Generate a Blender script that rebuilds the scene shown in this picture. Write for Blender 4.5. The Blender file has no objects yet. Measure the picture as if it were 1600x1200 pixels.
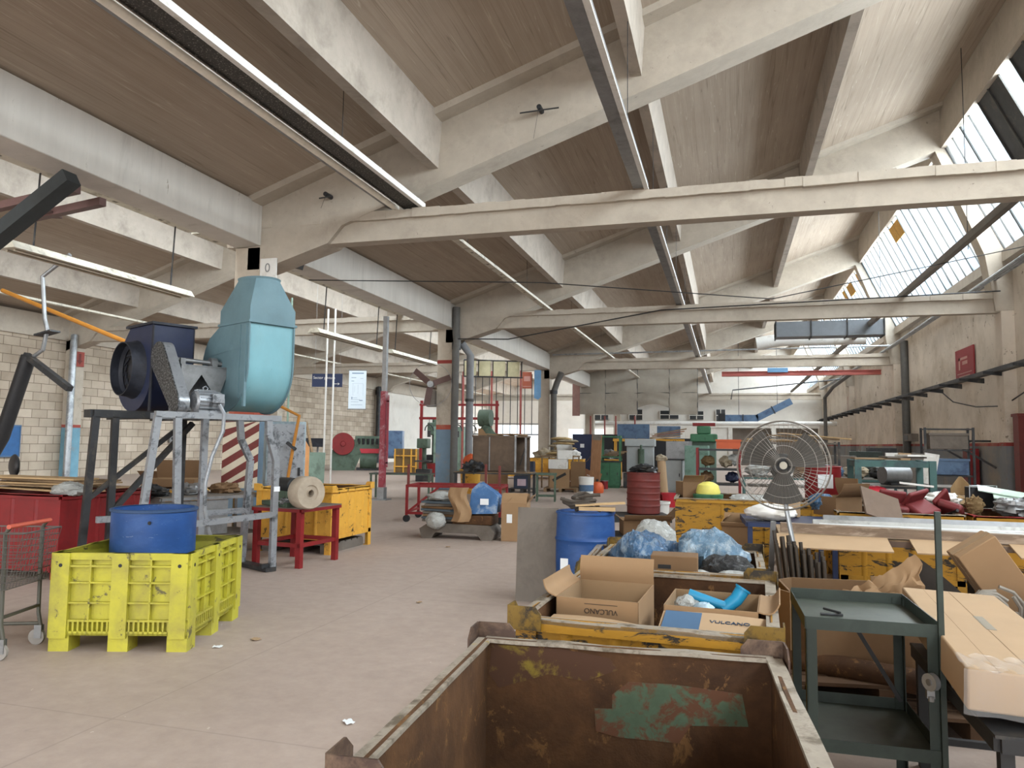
import bpy, math, random
from mathutils import Vector, Matrix, Euler, noise

# ---------------------------------------------------------------- camera, sky, daylight, exposure
S = bpy.context.scene
COL = S.collection
PI = math.pi
cam_data = bpy.data.cameras.new('camera')
cam = bpy.data.objects.new('camera', cam_data)
COL.objects.link(cam)
cam_data.sensor_width = 36.0
cam_data.lens = 36.0 * 1165.0 / 1600.0
cam_data.clip_start = 0.05
cam_data.clip_end = 300
ROT = Matrix(((0.960568, 0.009764, 0.277875), (0.277752, -0.079710, -0.957340), (0.012802, 0.996770, -0.079279)))
cam.matrix_world = Matrix.Translation((0, 0, 1.6)) @ ROT.to_4x4()
S.camera = cam

W = bpy.data.worlds.new('overcast_sky')
S.world = W
W.use_nodes = True
bg = W.node_tree.nodes['Background']
bg.inputs['Color'].default_value = (0.80, 0.90, 1.0, 1)
bg.inputs['Strength'].default_value = 1.0

S.view_settings.view_transform = 'Standard'
S.view_settings.look = 'None'
S.view_settings.gamma = 1.0
S.view_settings.use_curve_mapping = False
S.view_settings.exposure = 1.27
try:
    S.cycles.max_bounces = 10
    S.cycles.diffuse_bounces = 6
    S.cycles.transparent_max_bounces = 16
    S.cycles.use_denoising = True
except Exception:
    pass


def area_light(name, loc, size, normal, power, color=(1, 1, 1)):
    """Area lamp: daylight at a skylight row or the far gate, or the added rear fill."""
    d = bpy.data.lights.new(name, 'AREA')
    d.shape = 'RECTANGLE'
    d.size, d.size_y = size
    d.energy = power
    d.color = color
    o = bpy.data.objects.new(name, d)
    COL.objects.link(o)
    n = Vector(normal).normalized()
    z = -n
    x = Vector((0, 1, 0)) if abs(n.y) < 0.9 else Vector((1, 0, 0))
    x = (x - z * x.dot(z)).normalized()
    y = z.cross(x)
    m = Matrix((x, y, z)).transposed().to_4x4()
    m.translation = loc
    o.matrix_world = m
    return o


SKY = (1.0, 0.94, 0.87)
# roof glazing of the main nave and of the left nave (frosted sky light falling in), an added fill behind the camera, and the open gate far ahead
for (y0, y1) in ((-12, 1.2), (2.2, 12.6), (13.4, 23.6), (24.5, 37.9), (38.8, 51.3), (52.1, 64.8), (65.7, 79)):
    for dx in (0.0, -17.1):
        area_light('skylight_daylight', (6.97 + dx, (y0 + y1) / 2, 8.95), (y1 - y0, 3.2), (-0.87, 0, -0.49), (150 if dx == 0 else 110) * (y1 - y0), SKY)
area_light('rear_fill', (-9.0, -11.5, 3.2), (30, 5.5), (0, 1, 0.05), 950, (1.0, 0.94, 0.87))  # unseen fill lamp added behind the camera to brighten the hall
area_light('far_gate_daylight', (-12, 78.5, 3.6), (22, 3.5), (0, -1, -0.05), 1500, SKY)

# ---------------------------------------------------------------- materials


def lin(h):
    h = h.lstrip('#')
    out = []
    for i in (0, 2, 4):
        c = int(h[i:i + 2], 16) / 255
        out.append(c / 12.92 if c <= 0.04045 else ((c + 0.055) / 1.055) ** 2.4)
    return (*out, 1)


def ramp(nt, fac, stops):
    r = nt.nodes.new('ShaderNodeValToRGB')
    e = r.color_ramp.elements
    e[0].position, e[0].color = stops[0]
    e[1].position, e[1].color = stops[-1]
    for p, c in stops[1:-1]:
        n = e.new(p)
        n.color = c
    nt.links.new(fac, r.inputs[0])
    return r.outputs[0]


def mix(nt, fac, a, b, blend='MIX'):
    m = nt.nodes.new('ShaderNodeMix')
    m.data_type = 'RGBA'
    m.blend_type = blend
    for sock, v in ((m.inputs[0], fac), (m.inputs[6], a), (m.inputs[7], b)):
        if isinstance(v, (float, int)):
            sock.default_value = v
        elif isinstance(v, tuple):
            sock.default_value = v
        else:
            nt.links.new(v, sock)
    return m.outputs[2]


def noise_tex(nt, scale, detail=4, rough=0.6, stretch=None, coord='Object', dist=0.0):
    tc = nt.nodes.new('ShaderNodeTexCoord')
    v = tc.outputs[coord]
    if stretch:
        mp = nt.nodes.new('ShaderNodeMapping')
        mp.inputs['Scale'].default_value = stretch
        nt.links.new(v, mp.inputs[0])
        v = mp.outputs[0]
    n = nt.nodes.new('ShaderNodeTexNoise')
    n.inputs['Scale'].default_value = scale
    n.inputs['Detail'].default_value = detail
    n.inputs['Roughness'].default_value = rough
    n.inputs['Distortion'].default_value = dist
    nt.links.new(v, n.inputs['Vector'])
    return n.outputs['Fac']


G0, G1 = (0, 0, 0, 1), (1, 1, 1, 1)
MATS = {}


def M(name, hexc, rough=0.7, metal=0.0, var=0.12, scale=5.0, dirt=None, amt=0.35, dscale=2.5, hard=0.12,
      stretch=None, bump=0.0, dirt2=None, amt2=0.3, d2scale=8.0, bands=None, spec=0.4):
    """A worn painted / raw surface: base colour with slight variation, patches of dirt or rust, optional paint bands by height."""
    if name in MATS:
        return MATS[name]
    m = bpy.data.materials.new(name)
    m.use_nodes = True
    nt = m.node_tree
    b = nt.nodes['Principled BSDF']
    c = lin(hexc)
    f = noise_tex(nt, scale, 5, 0.65, stretch)
    lo = tuple(x * (1 - var) for x in c[:3]) + (1,)
    hi = tuple(min(1, x * (1 + var)) for x in c[:3]) + (1,)
    col = ramp(nt, f, [(0.3, lo), (0.7, hi)])
    if bands:
        tc = nt.nodes.new('ShaderNodeTexCoord')
        sp = nt.nodes.new('ShaderNodeSeparateXYZ')
        nt.links.new(tc.outputs['Object'], sp.inputs[0])
        for (z0, z1, hx) in bands:
            a = nt.nodes.new('ShaderNodeMath')
            a.operation = 'GREATER_THAN'
            a.inputs[1].default_value = z0
            nt.links.new(sp.outputs['Z'], a.inputs[0])
            d = nt.nodes.new('ShaderNodeMath')
            d.operation = 'LESS_THAN'
            d.inputs[1].default_value = z1
            nt.links.new(sp.outputs['Z'], d.inputs[0])
            p = nt.nodes.new('ShaderNodeMath')
            p.operation = 'MULTIPLY'
            nt.links.new(a.outputs[0], p.inputs[0])
            nt.links.new(d.outputs[0], p.inputs[1])
            pc = lin(hx)
            pcol = ramp(nt, f, [(0.3, tuple(x * (1 - var) for x in pc[:3]) + (1,)), (0.7, tuple(min(1, x * (1 + var)) for x in pc[:3]) + (1,))])
            col = mix(nt, p.outputs[0], col, pcol)
    if dirt:
        d = noise_tex(nt, dscale, 6, 0.7, stretch, dist=0.3)
        fac = ramp(nt, d, [(0.62 - amt * 0.4, G0), (0.62 - amt * 0.4 + hard, G1)])
        col = mix(nt, fac, col, lin(dirt))
    if dirt2:
        d = noise_tex(nt, d2scale, 6, 0.75, stretch, dist=0.5)
        fac = ramp(nt, d, [(0.66 - amt2 * 0.4, G0), (0.66 - amt2 * 0.4 + 0.05, G1)])
        col = mix(nt, fac, col, lin(dirt2))
    nt.links.new(col, b.inputs['Base Color'])
    b.inputs['Roughness'].default_value = rough
    b.inputs['Metallic'].default_value = metal
    b.inputs['Specular IOR Level'].default_value = spec
    if bump:
        bp = nt.nodes.new('ShaderNodeBump')
        bp.inputs['Strength'].default_value = bump
        bp.inputs['Distance'].default_value = 0.02 if bump < 0.8 else 0.05
        nt.links.new(noise_tex(nt, scale * 3, 5, 0.7, stretch, dist=0.0 if bump < 0.8 else 1.2), bp.inputs['Height'])
        nt.links.new(bp.outputs[0], b.inputs['Normal'])
    MATS[name] = m
    return m


def glass_mat(name, tint, alpha, rough=0.25):
    m = bpy.data.materials.new(name)
    m.use_nodes = True
    nt = m.node_tree
    for n in list(nt.nodes):
        if n.type != 'OUTPUT_MATERIAL':
            nt.nodes.remove(n)
    out = [n for n in nt.nodes if n.type == 'OUTPUT_MATERIAL'][0]
    t = nt.nodes.new('ShaderNodeBsdfTransparent')
    t.inputs[0].default_value = (*tint, 1)
    g = nt.nodes.new('ShaderNodeBsdfPrincipled')
    g.inputs['Base Color'].default_value = (*[min(1, c) for c in tint], 1)
    g.inputs['Roughness'].default_value = rough
    mx = nt.nodes.new('ShaderNodeMixShader')
    mx.inputs[0].default_value = alpha
    nt.links.new(t.outputs[0], mx.inputs[1])
    nt.links.new(g.outputs[0], mx.inputs[2])
    nt.links.new(mx.outputs[0], out.inputs[0])
    MATS[name] = m
    return m


# ---------------------------------------------------------------- mesh builder


class MB:
    def __init__(self):
        self.v, self.f, self.mi, self.sm = [], [], [], []
        self.T = None

    def add(self, verts, faces, mi=0, smooth=False):
        n = len(self.v)
        T = self.T
        for p in verts:
            q = Vector(p)
            self.v.append(tuple(T @ q) if T is not None else tuple(q))
        for fc in faces:
            self.f.append([i + n for i in fc])
            self.mi.append(mi)
            self.sm.append(smooth)
        return self

    def box(self, x0, x1, y0, y1, z0, z1, mi=0):
        vs = [(x, y, z) for z in (z0, z1) for y in (y0, y1) for x in (x0, x1)]
        return self.add(vs, [(0, 2, 3, 1), (4, 5, 7, 6), (0, 1, 5, 4), (2, 6, 7, 3), (0, 4, 6, 2), (1, 3, 7, 5)], mi)

    def obox(self, c, s, rot=(0, 0, 0), mi=0):
        R = Euler(rot).to_matrix()
        c = Vector(c)
        vs = [c + R @ Vector((sx * s[0] / 2, sy * s[1] / 2, sz * s[2] / 2)) for sz in (-1, 1) for sy in (-1, 1) for sx in (-1, 1)]
        return self.add(vs, [(0, 2, 3, 1), (4, 5, 7, 6), (0, 1, 5, 4), (2, 6, 7, 3), (0, 4, 6, 2), (1, 3, 7, 5)], mi)

    def bar(self, p0, p1, w, h=None, up=(0, 0, 1), mi=0):
        h = h or w
        p0, p1 = Vector(p0), Vector(p1)
        d = (p1 - p0).normalized()
        u = Vector(up)
        if abs(d.dot(u)) > 0.98:
            u = Vector((0, 1, 0)) if abs(d.y) < 0.9 else Vector((1, 0, 0))
        s = d.cross(u).normalized() * (w / 2)
        t = s.cross(d).normalized() * (h / 2)
        vs = []
        for p in (p0, p1):
            vs += [p - s - t, p + s - t, p + s + t, p - s + t]
        return self.add(vs, [(3, 2, 1, 0), (4, 5, 6, 7), (0, 1, 5, 4), (1, 2, 6, 5), (2, 3, 7, 6), (3, 0, 4, 7)], mi)

    def path(self, pts, r, n=8, mi=0, cap=True, closed=False):
        pts = [Vector(p) for p in pts]
        rs = r if isinstance(r, (list, tuple)) else [r] * len(pts)
        k = len(pts)
        vs, fs = [], []
        ref = None
        for i, p in enumerate(pts):
            if closed:
                d = pts[(i + 1) % k] - pts[i - 1]
            else:
                d = pts[min(i + 1, k - 1)] - pts[max(i - 1, 0)]
            d = d.normalized() if d.length > 1e-9 else Vector((0, 0, 1))
            if ref is None:
                ref = Vector((0, 0, 1)) if abs(d.z) < 0.9 else Vector((1, 0, 0))
            s = d.cross(ref)
            if s.length < 1e-6:
                s = d.orthogonal()
            s.normalize()
            t = s.cross(d).normalized()
            ref = t
            for j in range(n):
                a = 2 * PI * j / n
                vs.append(p + s * (rs[i] * math.cos(a)) + t * (rs[i] * math.sin(a)))
        m = k if closed else k - 1
        for i in range(m):
            for j in range(n):
                a, b = i * n + j, i * n + (j + 1) % n
                c, d2 = ((i + 1) % k) * n + (j + 1) % n, ((i + 1) % k) * n + j
                fs.append((a, b, c, d2))
        self.add(vs, fs, mi, True)
        if cap and not closed:
            self.add([vs[j] for j in range(n)], [tuple(range(n - 1, -1, -1))], mi)
            self.add([vs[(k - 1) * n + j] for j in range(n)], [tuple(range(n))], mi)
        return self

    def tube(self, p0, p1, r, n=10, r2=None, mi=0, cap=True):
        return self.path([p0, p1], [r, r if r2 is None else r2], n, mi, cap)

    def lathe(self, prof, n=24, o=(0, 0, 0), axis=None, mi=0, smooth=True):
        R = Matrix.Identity(3) if axis is None else Vector((0, 0, 1)).rotation_difference(Vector(axis)).to_matrix()
        o = Vector(o)
        vs, fs = [], []
        for (r, z) in prof:
            for j in range(n):
                a = 2 * PI * j / n
                vs.append(o + R @ Vector((r * math.cos(a), r * math.sin(a), z)))
        for i in range(len(prof) - 1):
            for j in range(n):
                fs.append((i * n + j, i * n + (j + 1) % n, (i + 1) * n + (j + 1) % n, (i + 1) * n + j))
        return self.add(vs, fs, mi, smooth)

    def extr(self, poly, vec, mi=0, smooth=False):
        poly = [Vector(p) for p in poly]
        vec = Vector(vec)
        n = len(poly)
        nrm = Vector()
        for i in range(n):
            nrm += poly[i].cross(poly[(i + 1) % n])
        if nrm.dot(vec) > 0:
            poly.reverse()
        vs = poly + [p + vec for p in poly]
        self.add(vs, [tuple(range(n)), tuple(range(2 * n - 1, n - 1, -1))], mi)
        self.add(vs, [(i, i + n, (i + 1) % n + n, (i + 1) % n) for i in range(n)], mi, smooth)
        return self

    def sheet(self, fn, nu, nv, th, mi=0, smooth=True):
        """A bent sheet with real thickness: fn(u, v) gives points for u, v in 0..1."""
        P = [[Vector(fn(i / nu, j / nv)) for j in range(nv + 1)] for i in range(nu + 1)]
        top, bot = [], []
        for i in range(nu + 1):
            for j in range(nv + 1):
                a = P[min(i + 1, nu)][j] - P[max(i - 1, 0)][j]
                b = P[i][min(j + 1, nv)] - P[i][max(j - 1, 0)]
                n = a.cross(b)
                n = n.normalized() if n.length > 1e-9 else Vector((0, 0, 1))
                top.append(P[i][j] + n * th / 2)
                bot.append(P[i][j] - n * th / 2)
        w = nv + 1
        N = len(top)
        fs = []
        for i in range(nu):
            for j in range(nv):
                a, b, c, d = i * w + j, (i + 1) * w + j, (i + 1) * w + j + 1, i * w + j + 1
                fs += [(a, b, c, d), (a + N, d + N, c + N, b + N)]
        edge = []
        for i in range(nu):
            edge += [(i * w, i * w + N, (i + 1) * w + N, (i + 1) * w)]
            edge += [((i + 1) * w + nv, (i + 1) * w + nv + N, i * w + nv + N, i * w + nv)]
        for j in range(nv):
            edge += [(j + 1, j + 1 + N, j + N, j)]
            edge += [(nu * w + j, nu * w + j + N, nu * w + j + 1 + N, nu * w + j + 1)]
        n0 = len(self.v)
        self.add(top + bot, fs, mi, smooth)
        for e in edge:
            self.f.append([k + n0 for k in e])
            self.mi.append(mi)
            self.sm.append(False)
        return self

    def blob(self, c, r, seed=0, amp=0.25, fr=1.6, nu=22, nv=14, flat=None, crease=0.0, mi=0):
        """A lumpy closed body: stuffed sack, plastic bag, heap."""
        c = Vector(c)
        off = Vector((seed * 3.7, seed * 1.3, seed * 5.1))
        vs, fs = [], []
        for i in range(nv + 1):
            th = PI * i / nv
            for j in range(nu):
                ph = 2 * PI * j / nu
                d = Vector((math.sin(th) * math.cos(ph), math.sin(th) * math.sin(ph), math.cos(th)))
                k = 1 + amp * noise.fractal(d * fr + off, 1.0, 2.0, 4)
                if crease:
                    k += crease * abs(noise.noise(d * fr * 3.1 + off)) - crease * 0.3
                p = Vector((d.x * r[0] * k, d.y * r[1] * k, d.z * r[2] * k))
                if flat is not None and p.z < flat:
                    p.z = flat
                vs.append(c + p)
        for i in range(nv):
            for j in range(nu):
                fs.append((i * nu + j, (i + 1) * nu + j, (i + 1) * nu + (j + 1) % nu, i * nu + (j + 1) % nu))
        return self.add(vs, fs, mi, True)

    def build(self, name, mats, parent=None, bevel=0.0, loc=None):
        me = bpy.data.meshes.new(name)
        me.from_pydata([tuple(p) for p in self.v], [], self.f)
        me.polygons.foreach_set('material_index', self.mi)
        me.polygons.foreach_set('use_smooth', self.sm)
        if not isinstance(mats, (list, tuple)):
            mats = [mats]
        for m in mats:
            me.materials.append(m)
        me.update()
        me.set_sharp_from_angle(angle=math.radians(38))
        o = bpy.data.objects.new(name, me)
        COL.objects.link(o)
        if parent is not None:
            o.parent = parent
        if loc is not None:
            o.location = loc
        if bevel:
            md = o.modifiers.new('edge', 'BEVEL')
            md.width = bevel
            md.segments = 2
            md.limit_method = 'ANGLE'
        return o


def tag(o, label, cat, group=None, kind=None):
    o['label'] = label
    o['category'] = cat
    if group:
        o['group'] = group
    if kind:
        o['kind'] = kind
    return o


def thing(name, label, cat, loc=(0, 0, 0), rz=0.0, group=None, rot=None):
    o = bpy.data.objects.new(name, None)
    o.empty_display_size = 0.1
    COL.objects.link(o)
    o.location = loc
    o.rotation_euler = rot if rot else (0, 0, rz)
    return tag(o, label, cat, group)


def struct(o):
    o['kind'] = 'structure'
    return o


def copy_tree(o, parent=None):
    c = o.copy()
    COL.objects.link(c)
    if parent is not None:
        c.parent = parent
    for ch in list(o.children):
        copy_tree(ch, c)
    return c


def dup(o, label, loc, rz=0.0, group=None, rot=None, scale=None):
    c = copy_tree(o)
    c.location = loc
    c.rotation_euler = rot if rot else (0, 0, rz)
    if scale:
        c.scale = scale
    c['label'] = label
    if group:
        c['group'] = group
    return c


def text_part(name, body, size, mat, parent, loc, rot, depth=0.0015, align='CENTER', sx=1.0):
    cu = bpy.data.curves.new(name, 'FONT')
    cu.body = body
    cu.size = size
    cu.extrude = depth
    cu.align_x = align
    cu.align_y = 'CENTER'
    cu.materials.append(mat)
    tmp = bpy.data.objects.new(name, cu)
    COL.objects.link(tmp)
    bpy.context.view_layer.update()
    me = bpy.data.meshes.new_from_object(tmp.evaluated_get(bpy.context.evaluated_depsgraph_get()))
    bpy.data.objects.remove(tmp)
    me.name = name
    o = bpy.data.objects.new(name, me)
    COL.objects.link(o)
    o.parent = parent
    o.location = loc
    o.rotation_euler = rot
    o.scale = (sx, 1, 1)
    return o


R90 = PI / 2
rnd = random.Random(7)

# ---------------------------------------------------------------- palette
CONC = M('painted_concrete', '#afa597', 0.85, var=0.10, scale=2.2, dirt='#90867a', amt=0.24, dscale=1.1, hard=0.35, dirt2='#6f675e', amt2=0.02, d2scale=9, bump=0.15)
PURLIN = M('purlin_concrete', '#b2a89c', 0.85, var=0.10, scale=2.2, dirt='#857c71', amt=0.3, dscale=1.4, hard=0.35, bump=0.15)
GUTTER = M('stained_white_concrete', '#c5c0b8', 0.85, var=0.08, scale=2.0, dirt='#8f8a80', amt=0.12, dscale=0.9, hard=0.3, dirt2='#77725f', amt2=0.03, d2scale=4.0, stretch=(1, 1.6, 0.25), bump=0.1)
WALLW = M('limewashed_wall', '#c9bdae', 0.9, var=0.09, scale=0.8, dirt='#9d8c75', amt=0.38, dscale=0.5, hard=0.3, dirt2='#776b5d', amt2=0.12, d2scale=2.5,
          bands=[(-1, 1.78, '#77787a'), (1.70, 1.80, '#8e3a36')], bump=0.1)
PILM = M('pilaster_paint', '#b8ae9f', 0.85, var=0.1, scale=3, dirt='#94897a', amt=0.2, dscale=2, hard=0.25, bands=[(-1, 2.0, '#6f99ab'), (2.0, 2.12, '#9a4a40')], bump=0.1)
COLM = M('banded_column_paint', '#b5aa9b', 0.85, var=0.1, scale=3, dirt='#8c8070', amt=0.2, dscale=2, hard=0.25,
         bands=[(-1, 2.06, '#6d8293'), (2.04, 2.2, '#a4503f'), (4.3, 4.42, '#8a3a34')], bump=0.1)
STEEL = M('grey_steel', '#8c8d8e', 0.45, 0.7, var=0.15, scale=6, dirt='#5b5a59', amt=0.25, hard=0.3)
DARKSTEEL = M('dark_steel', '#3a3b3d', 0.5, 0.5, var=0.2, scale=6, dirt='#55504a', amt=0.2)
RUST = M('rust', '#573a20', 0.8, 0.1, var=0.28, scale=5, dirt='#382211', amt=0.45, dscale=2.2, hard=0.25, dirt2='#6f4f2c', amt2=0.2, d2scale=9, bump=0.2)
WORNLUG = M('worn_yellow_lug', '#7a5f22', 0.6, 0.1, var=0.2, scale=6, dirt='#2c251d', amt=0.45, dscale=6, hard=0.12)
BARERUST = M('bare_rusty_steel', '#4c3b33', 0.6, 0.3, var=0.25, scale=7, dirt='#75604f', amt=0.4, dscale=9, hard=0.2)
YELLOWBIN = M('chipped_yellow_paint', '#a87a1c', 0.6, var=0.14, scale=4, dirt='#85641f', amt=0.4, dscale=2, hard=0.25, dirt2='#2a241d', amt2=0.30, d2scale=9, bump=0.12, stretch=(0.5, 0.5, 1.4))
YELLOW = M('yellow_paint', '#d6a03c', 0.55, var=0.12, scale=4, dirt='#b5822f', amt=0.35, dscale=2, hard=0.3, dirt2='#42351f', amt2=0.18, d2scale=8)
RIMWEAR = M('worn_bare_rim', '#a49a8c', 0.5, 0.3, var=0.2, scale=9, dirt='#6c6254', amt=0.35, dscale=9, hard=0.15, dirt2='#b39a3a', amt2=0.1, d2scale=7)
LIMEPLASTIC = M('lime_yellow_plastic', '#b3ac36', 0.55, var=0.09, scale=3, dirt='#8d8440', amt=0.42, dscale=2.5, hard=0.3, dirt2='#5f5838', amt2=0.16, d2scale=8)
BLUEPL = M('blue_plastic', '#1d457f', 0.5, var=0.14, scale=3, dirt='#3b5b90', amt=0.35, dscale=3, hard=0.35, stretch=(1, 1, 2.2), dirt2='#7e8ba0', amt2=0.03, d2scale=10)
REDPAINT = M('red_paint', '#7c1518', 0.5, var=0.1, scale=4, dirt='#66181a', amt=0.3, dscale=3, hard=0.3, dirt2='#50302c', amt2=0.05)
REDDARK = M('oxide_red_paint', '#6e2e29', 0.6, var=0.12, scale=4, dirt='#552b28', amt=0.35, dscale=4, hard=0.25)
REDBRIGHT = M('bright_red', '#b82b38', 0.45, var=0.08, scale=4)
CARD = M('cardboard', '#927556', 0.85, var=0.06, scale=3, dirt='#9b7c5b', amt=0.2, dscale=2, hard=0.4)
CARDLT = M('pale_cardboard', '#aa8f70', 0.85, var=0.05, scale=3, dirt='#b0926f', amt=0.2, dscale=2, hard=0.4)
CARDDK = M('dark_cardboard', '#755b41', 0.88, var=0.08, scale=3, dirt='#7c5d40', amt=0.3, dscale=2, hard=0.4)
CARDIN = M('inside_cardboard', '#8d7457', 0.9, var=0.06, scale=4)
WOOD = M('weathered_wood', '#8d7558', 0.85, var=0.18, scale=4, stretch=(1, 6, 6), dirt='#6a5641', amt=0.3, dscale=3)
WOODLT = M('pale_wood', '#b79a72', 0.8, var=0.14, scale=4, stretch=(1, 6, 6))
GREYBOARD = M('grimy_board', '#6c645c', 0.75, var=0.1, scale=3, dirt='#463f38', amt=0.4, dscale=1.6, hard=0.35)
GREENM = M('machine_green', '#506152', 0.55, var=0.12, scale=5, dirt='#3d4b3c', amt=0.3)
GREENBR = M('workbench_green', '#3d6f50', 0.55, var=0.12, scale=5, dirt='#2f5a40', amt=0.25)
GREENGREY = M('grey_green_paint', '#7d9486', 0.6, var=0.08, scale=3, dirt='#65776c', amt=0.25)
DKGREEN = M('dark_green_paint', '#28322d', 0.5, var=0.14, scale=6, dirt='#37423b', amt=0.3, dscale=4, hard=0.3)
TEALRACK = M('teal_rack_paint', '#3d5e5c', 0.55, var=0.12, scale=6, dirt='#34454a', amt=0.3)
TEAL = M('teal_enamel', '#76a5af', 0.42, var=0.08, scale=3, dirt='#7ba0a6', amt=0.25, dscale=1.8, hard=0.4, stretch=(1, 1, 0.5), dirt2='#3f5a5f', amt2=0.02, d2scale=9)
TEALDK = M('dusty_teal_enamel', '#637f88', 0.6, var=0.08, scale=3, dirt='#566d76', amt=0.35, dscale=2, hard=0.35)
NAVY = M('navy_enamel', '#232b46', 0.5, var=0.15, scale=3, dirt='#33384a', amt=0.35, dscale=2.5, hard=0.35)
NAVYDK = M('sooty_navy', '#24272f', 0.6, var=0.15, scale=4, dirt='#333640', amt=0.3)
BLUEM = M('machine_blue', '#526b88', 0.5, var=0.12, scale=4, dirt='#3d5170', amt=0.3)
BLUELT = M('light_blue_paint', '#6f9cc4', 0.6, var=0.1, scale=4)
BLACK = M('black_plastic', '#1d1d1f', 0.5, var=0.2, scale=8)
RUBBER = M('rubber', '#262626', 0.85, var=0.2, scale=8)
WHITE = M('white_paint', '#d9d7d2', 0.6, var=0.05, scale=5, dirt='#bdb8ae', amt=0.2)
RAILW = M('channel_white', '#c4beae', 0.5, var=0.08, scale=6, dirt='#8f8878', amt=0.25, dscale=4)
GALV = M('galvanised_steel', '#a9adb1', 0.4, 0.6, var=0.12, scale=7, dirt='#878b8e', amt=0.3)
SILVER = M('silver_painted_steel', '#9a9ea3', 0.4, 0.5, var=0.12, scale=6, dirt='#5f6367', amt=0.25, dscale=6, dirt2='#2d2f31', amt2=0.08, d2scale=9)
ORANGE = M('orange_plastic', '#c85a30', 0.5, var=0.06)
ORANGEPIPE = M('ochre_pipe_paint', '#b5792f', 0.5, var=0.1, scale=6)
TANLEATHER = M('tan_leather', '#8d7350', 0.75, var=0.14, scale=4, bump=0.3)
CLOTH = M('dusty_cloth', '#a39782', 0.95, var=0.15, scale=6, dirt='#80745f', amt=0.3)
PAPER = M('paper_white', '#dfe2e4', 0.7, var=0.03)
INK = M('print_ink', '#2b2a28', 0.7, var=0.1)
BLUEPRINT = M('blue_print', '#44617f', 0.7, var=0.06)
ROOMDARK = M('dark_wool', '#4b443d', 0.95, var=0.25, scale=10)
BAGBLUE = M('blue_bag_film', '#466c92', 0.22, var=0.3, scale=5, dirt='#9fb4c6', amt=0.3, dscale=7, hard=0.15, stretch=(2.2, 0.9, 1.2), bump=1.0, spec=0.7)
BAGWHITE = M('white_bag_film', '#b9bbb8', 0.28, var=0.14, scale=6, bump=0.9, spec=0.6)
BAGBLACK = M('black_bag_film', '#17181a', 0.16, var=0.3, scale=6, bump=1.0, spec=0.8)

# ---------------------------------------------------------------- special procedural surfaces


def floor_material():
    m = bpy.data.materials.new('worn_concrete_floor')
    m.use_nodes = True
    nt = m.node_tree
    b = nt.nodes['Principled BSDF']
    big = noise_tex(nt, 0.35, 5, 0.6)
    col = ramp(nt, big, [(0.3, lin('#9b8b80')), (0.5, lin('#a8988d')), (0.72, lin('#b4a499'))])
    fine = noise_tex(nt, 7.0, 6, 0.7)
    col = mix(nt, 0.35, col, ramp(nt, fine, [(0.3, lin('#928279')), (0.7, lin('#b8a89d'))]))
    st = noise_tex(nt, 1.1, 6, 0.75, dist=0.6)
    col = mix(nt, ramp(nt, st, [(0.62, G0), (0.74, (0.5, 0.5, 0.5, 1))]), col, lin('#6f655d'))
    sp = noise_tex(nt, 16, 3, 0.6)
    col = mix(nt, ramp(nt, sp, [(0.73, G0), (0.76, (0.6, 0.6, 0.6, 1))]), col, lin('#d8d0c4'))
    tc = nt.nodes.new('ShaderNodeTexCoord')
    br = nt.nodes.new('ShaderNodeTexBrick')
    br.offset = 0.0
    br.inputs['Color1'].default_value = G0
    br.inputs['Color2'].default_value = G0
    br.inputs['Mortar'].default_value = (0.25, 0.25, 0.25, 1)
    br.inputs['Scale'].default_value = 1.0
    br.inputs['Mortar Size'].default_value = 0.007
    br.inputs['Brick Width'].default_value = 3.4
    br.inputs['Row Height'].default_value = 3.6
    nt.links.new(tc.outputs['Object'], br.inputs['Vector'])
    col = mix(nt, br.outputs['Color'], col, lin('#6a625a'))
    nt.links.new(col, b.inputs['Base Color'])
    rr = ramp(nt, big, [(0.3, (0.5, 0.5, 0.5, 1)), (0.7, (0.75, 0.75, 0.75, 1))])
    nt.links.new(rr, b.inputs['Roughness'])
    b.inputs['Specular IOR Level'].default_value = 0.35
    bp = nt.nodes.new('ShaderNodeBump')
    bp.inputs['Strength'].default_value = 0.12
    bp.inputs['Distance'].default_value = 0.02
    nt.links.new(fine, bp.inputs['Height'])
    nt.links.new(bp.outputs[0], b.inputs['Normal'])
    return m


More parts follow.
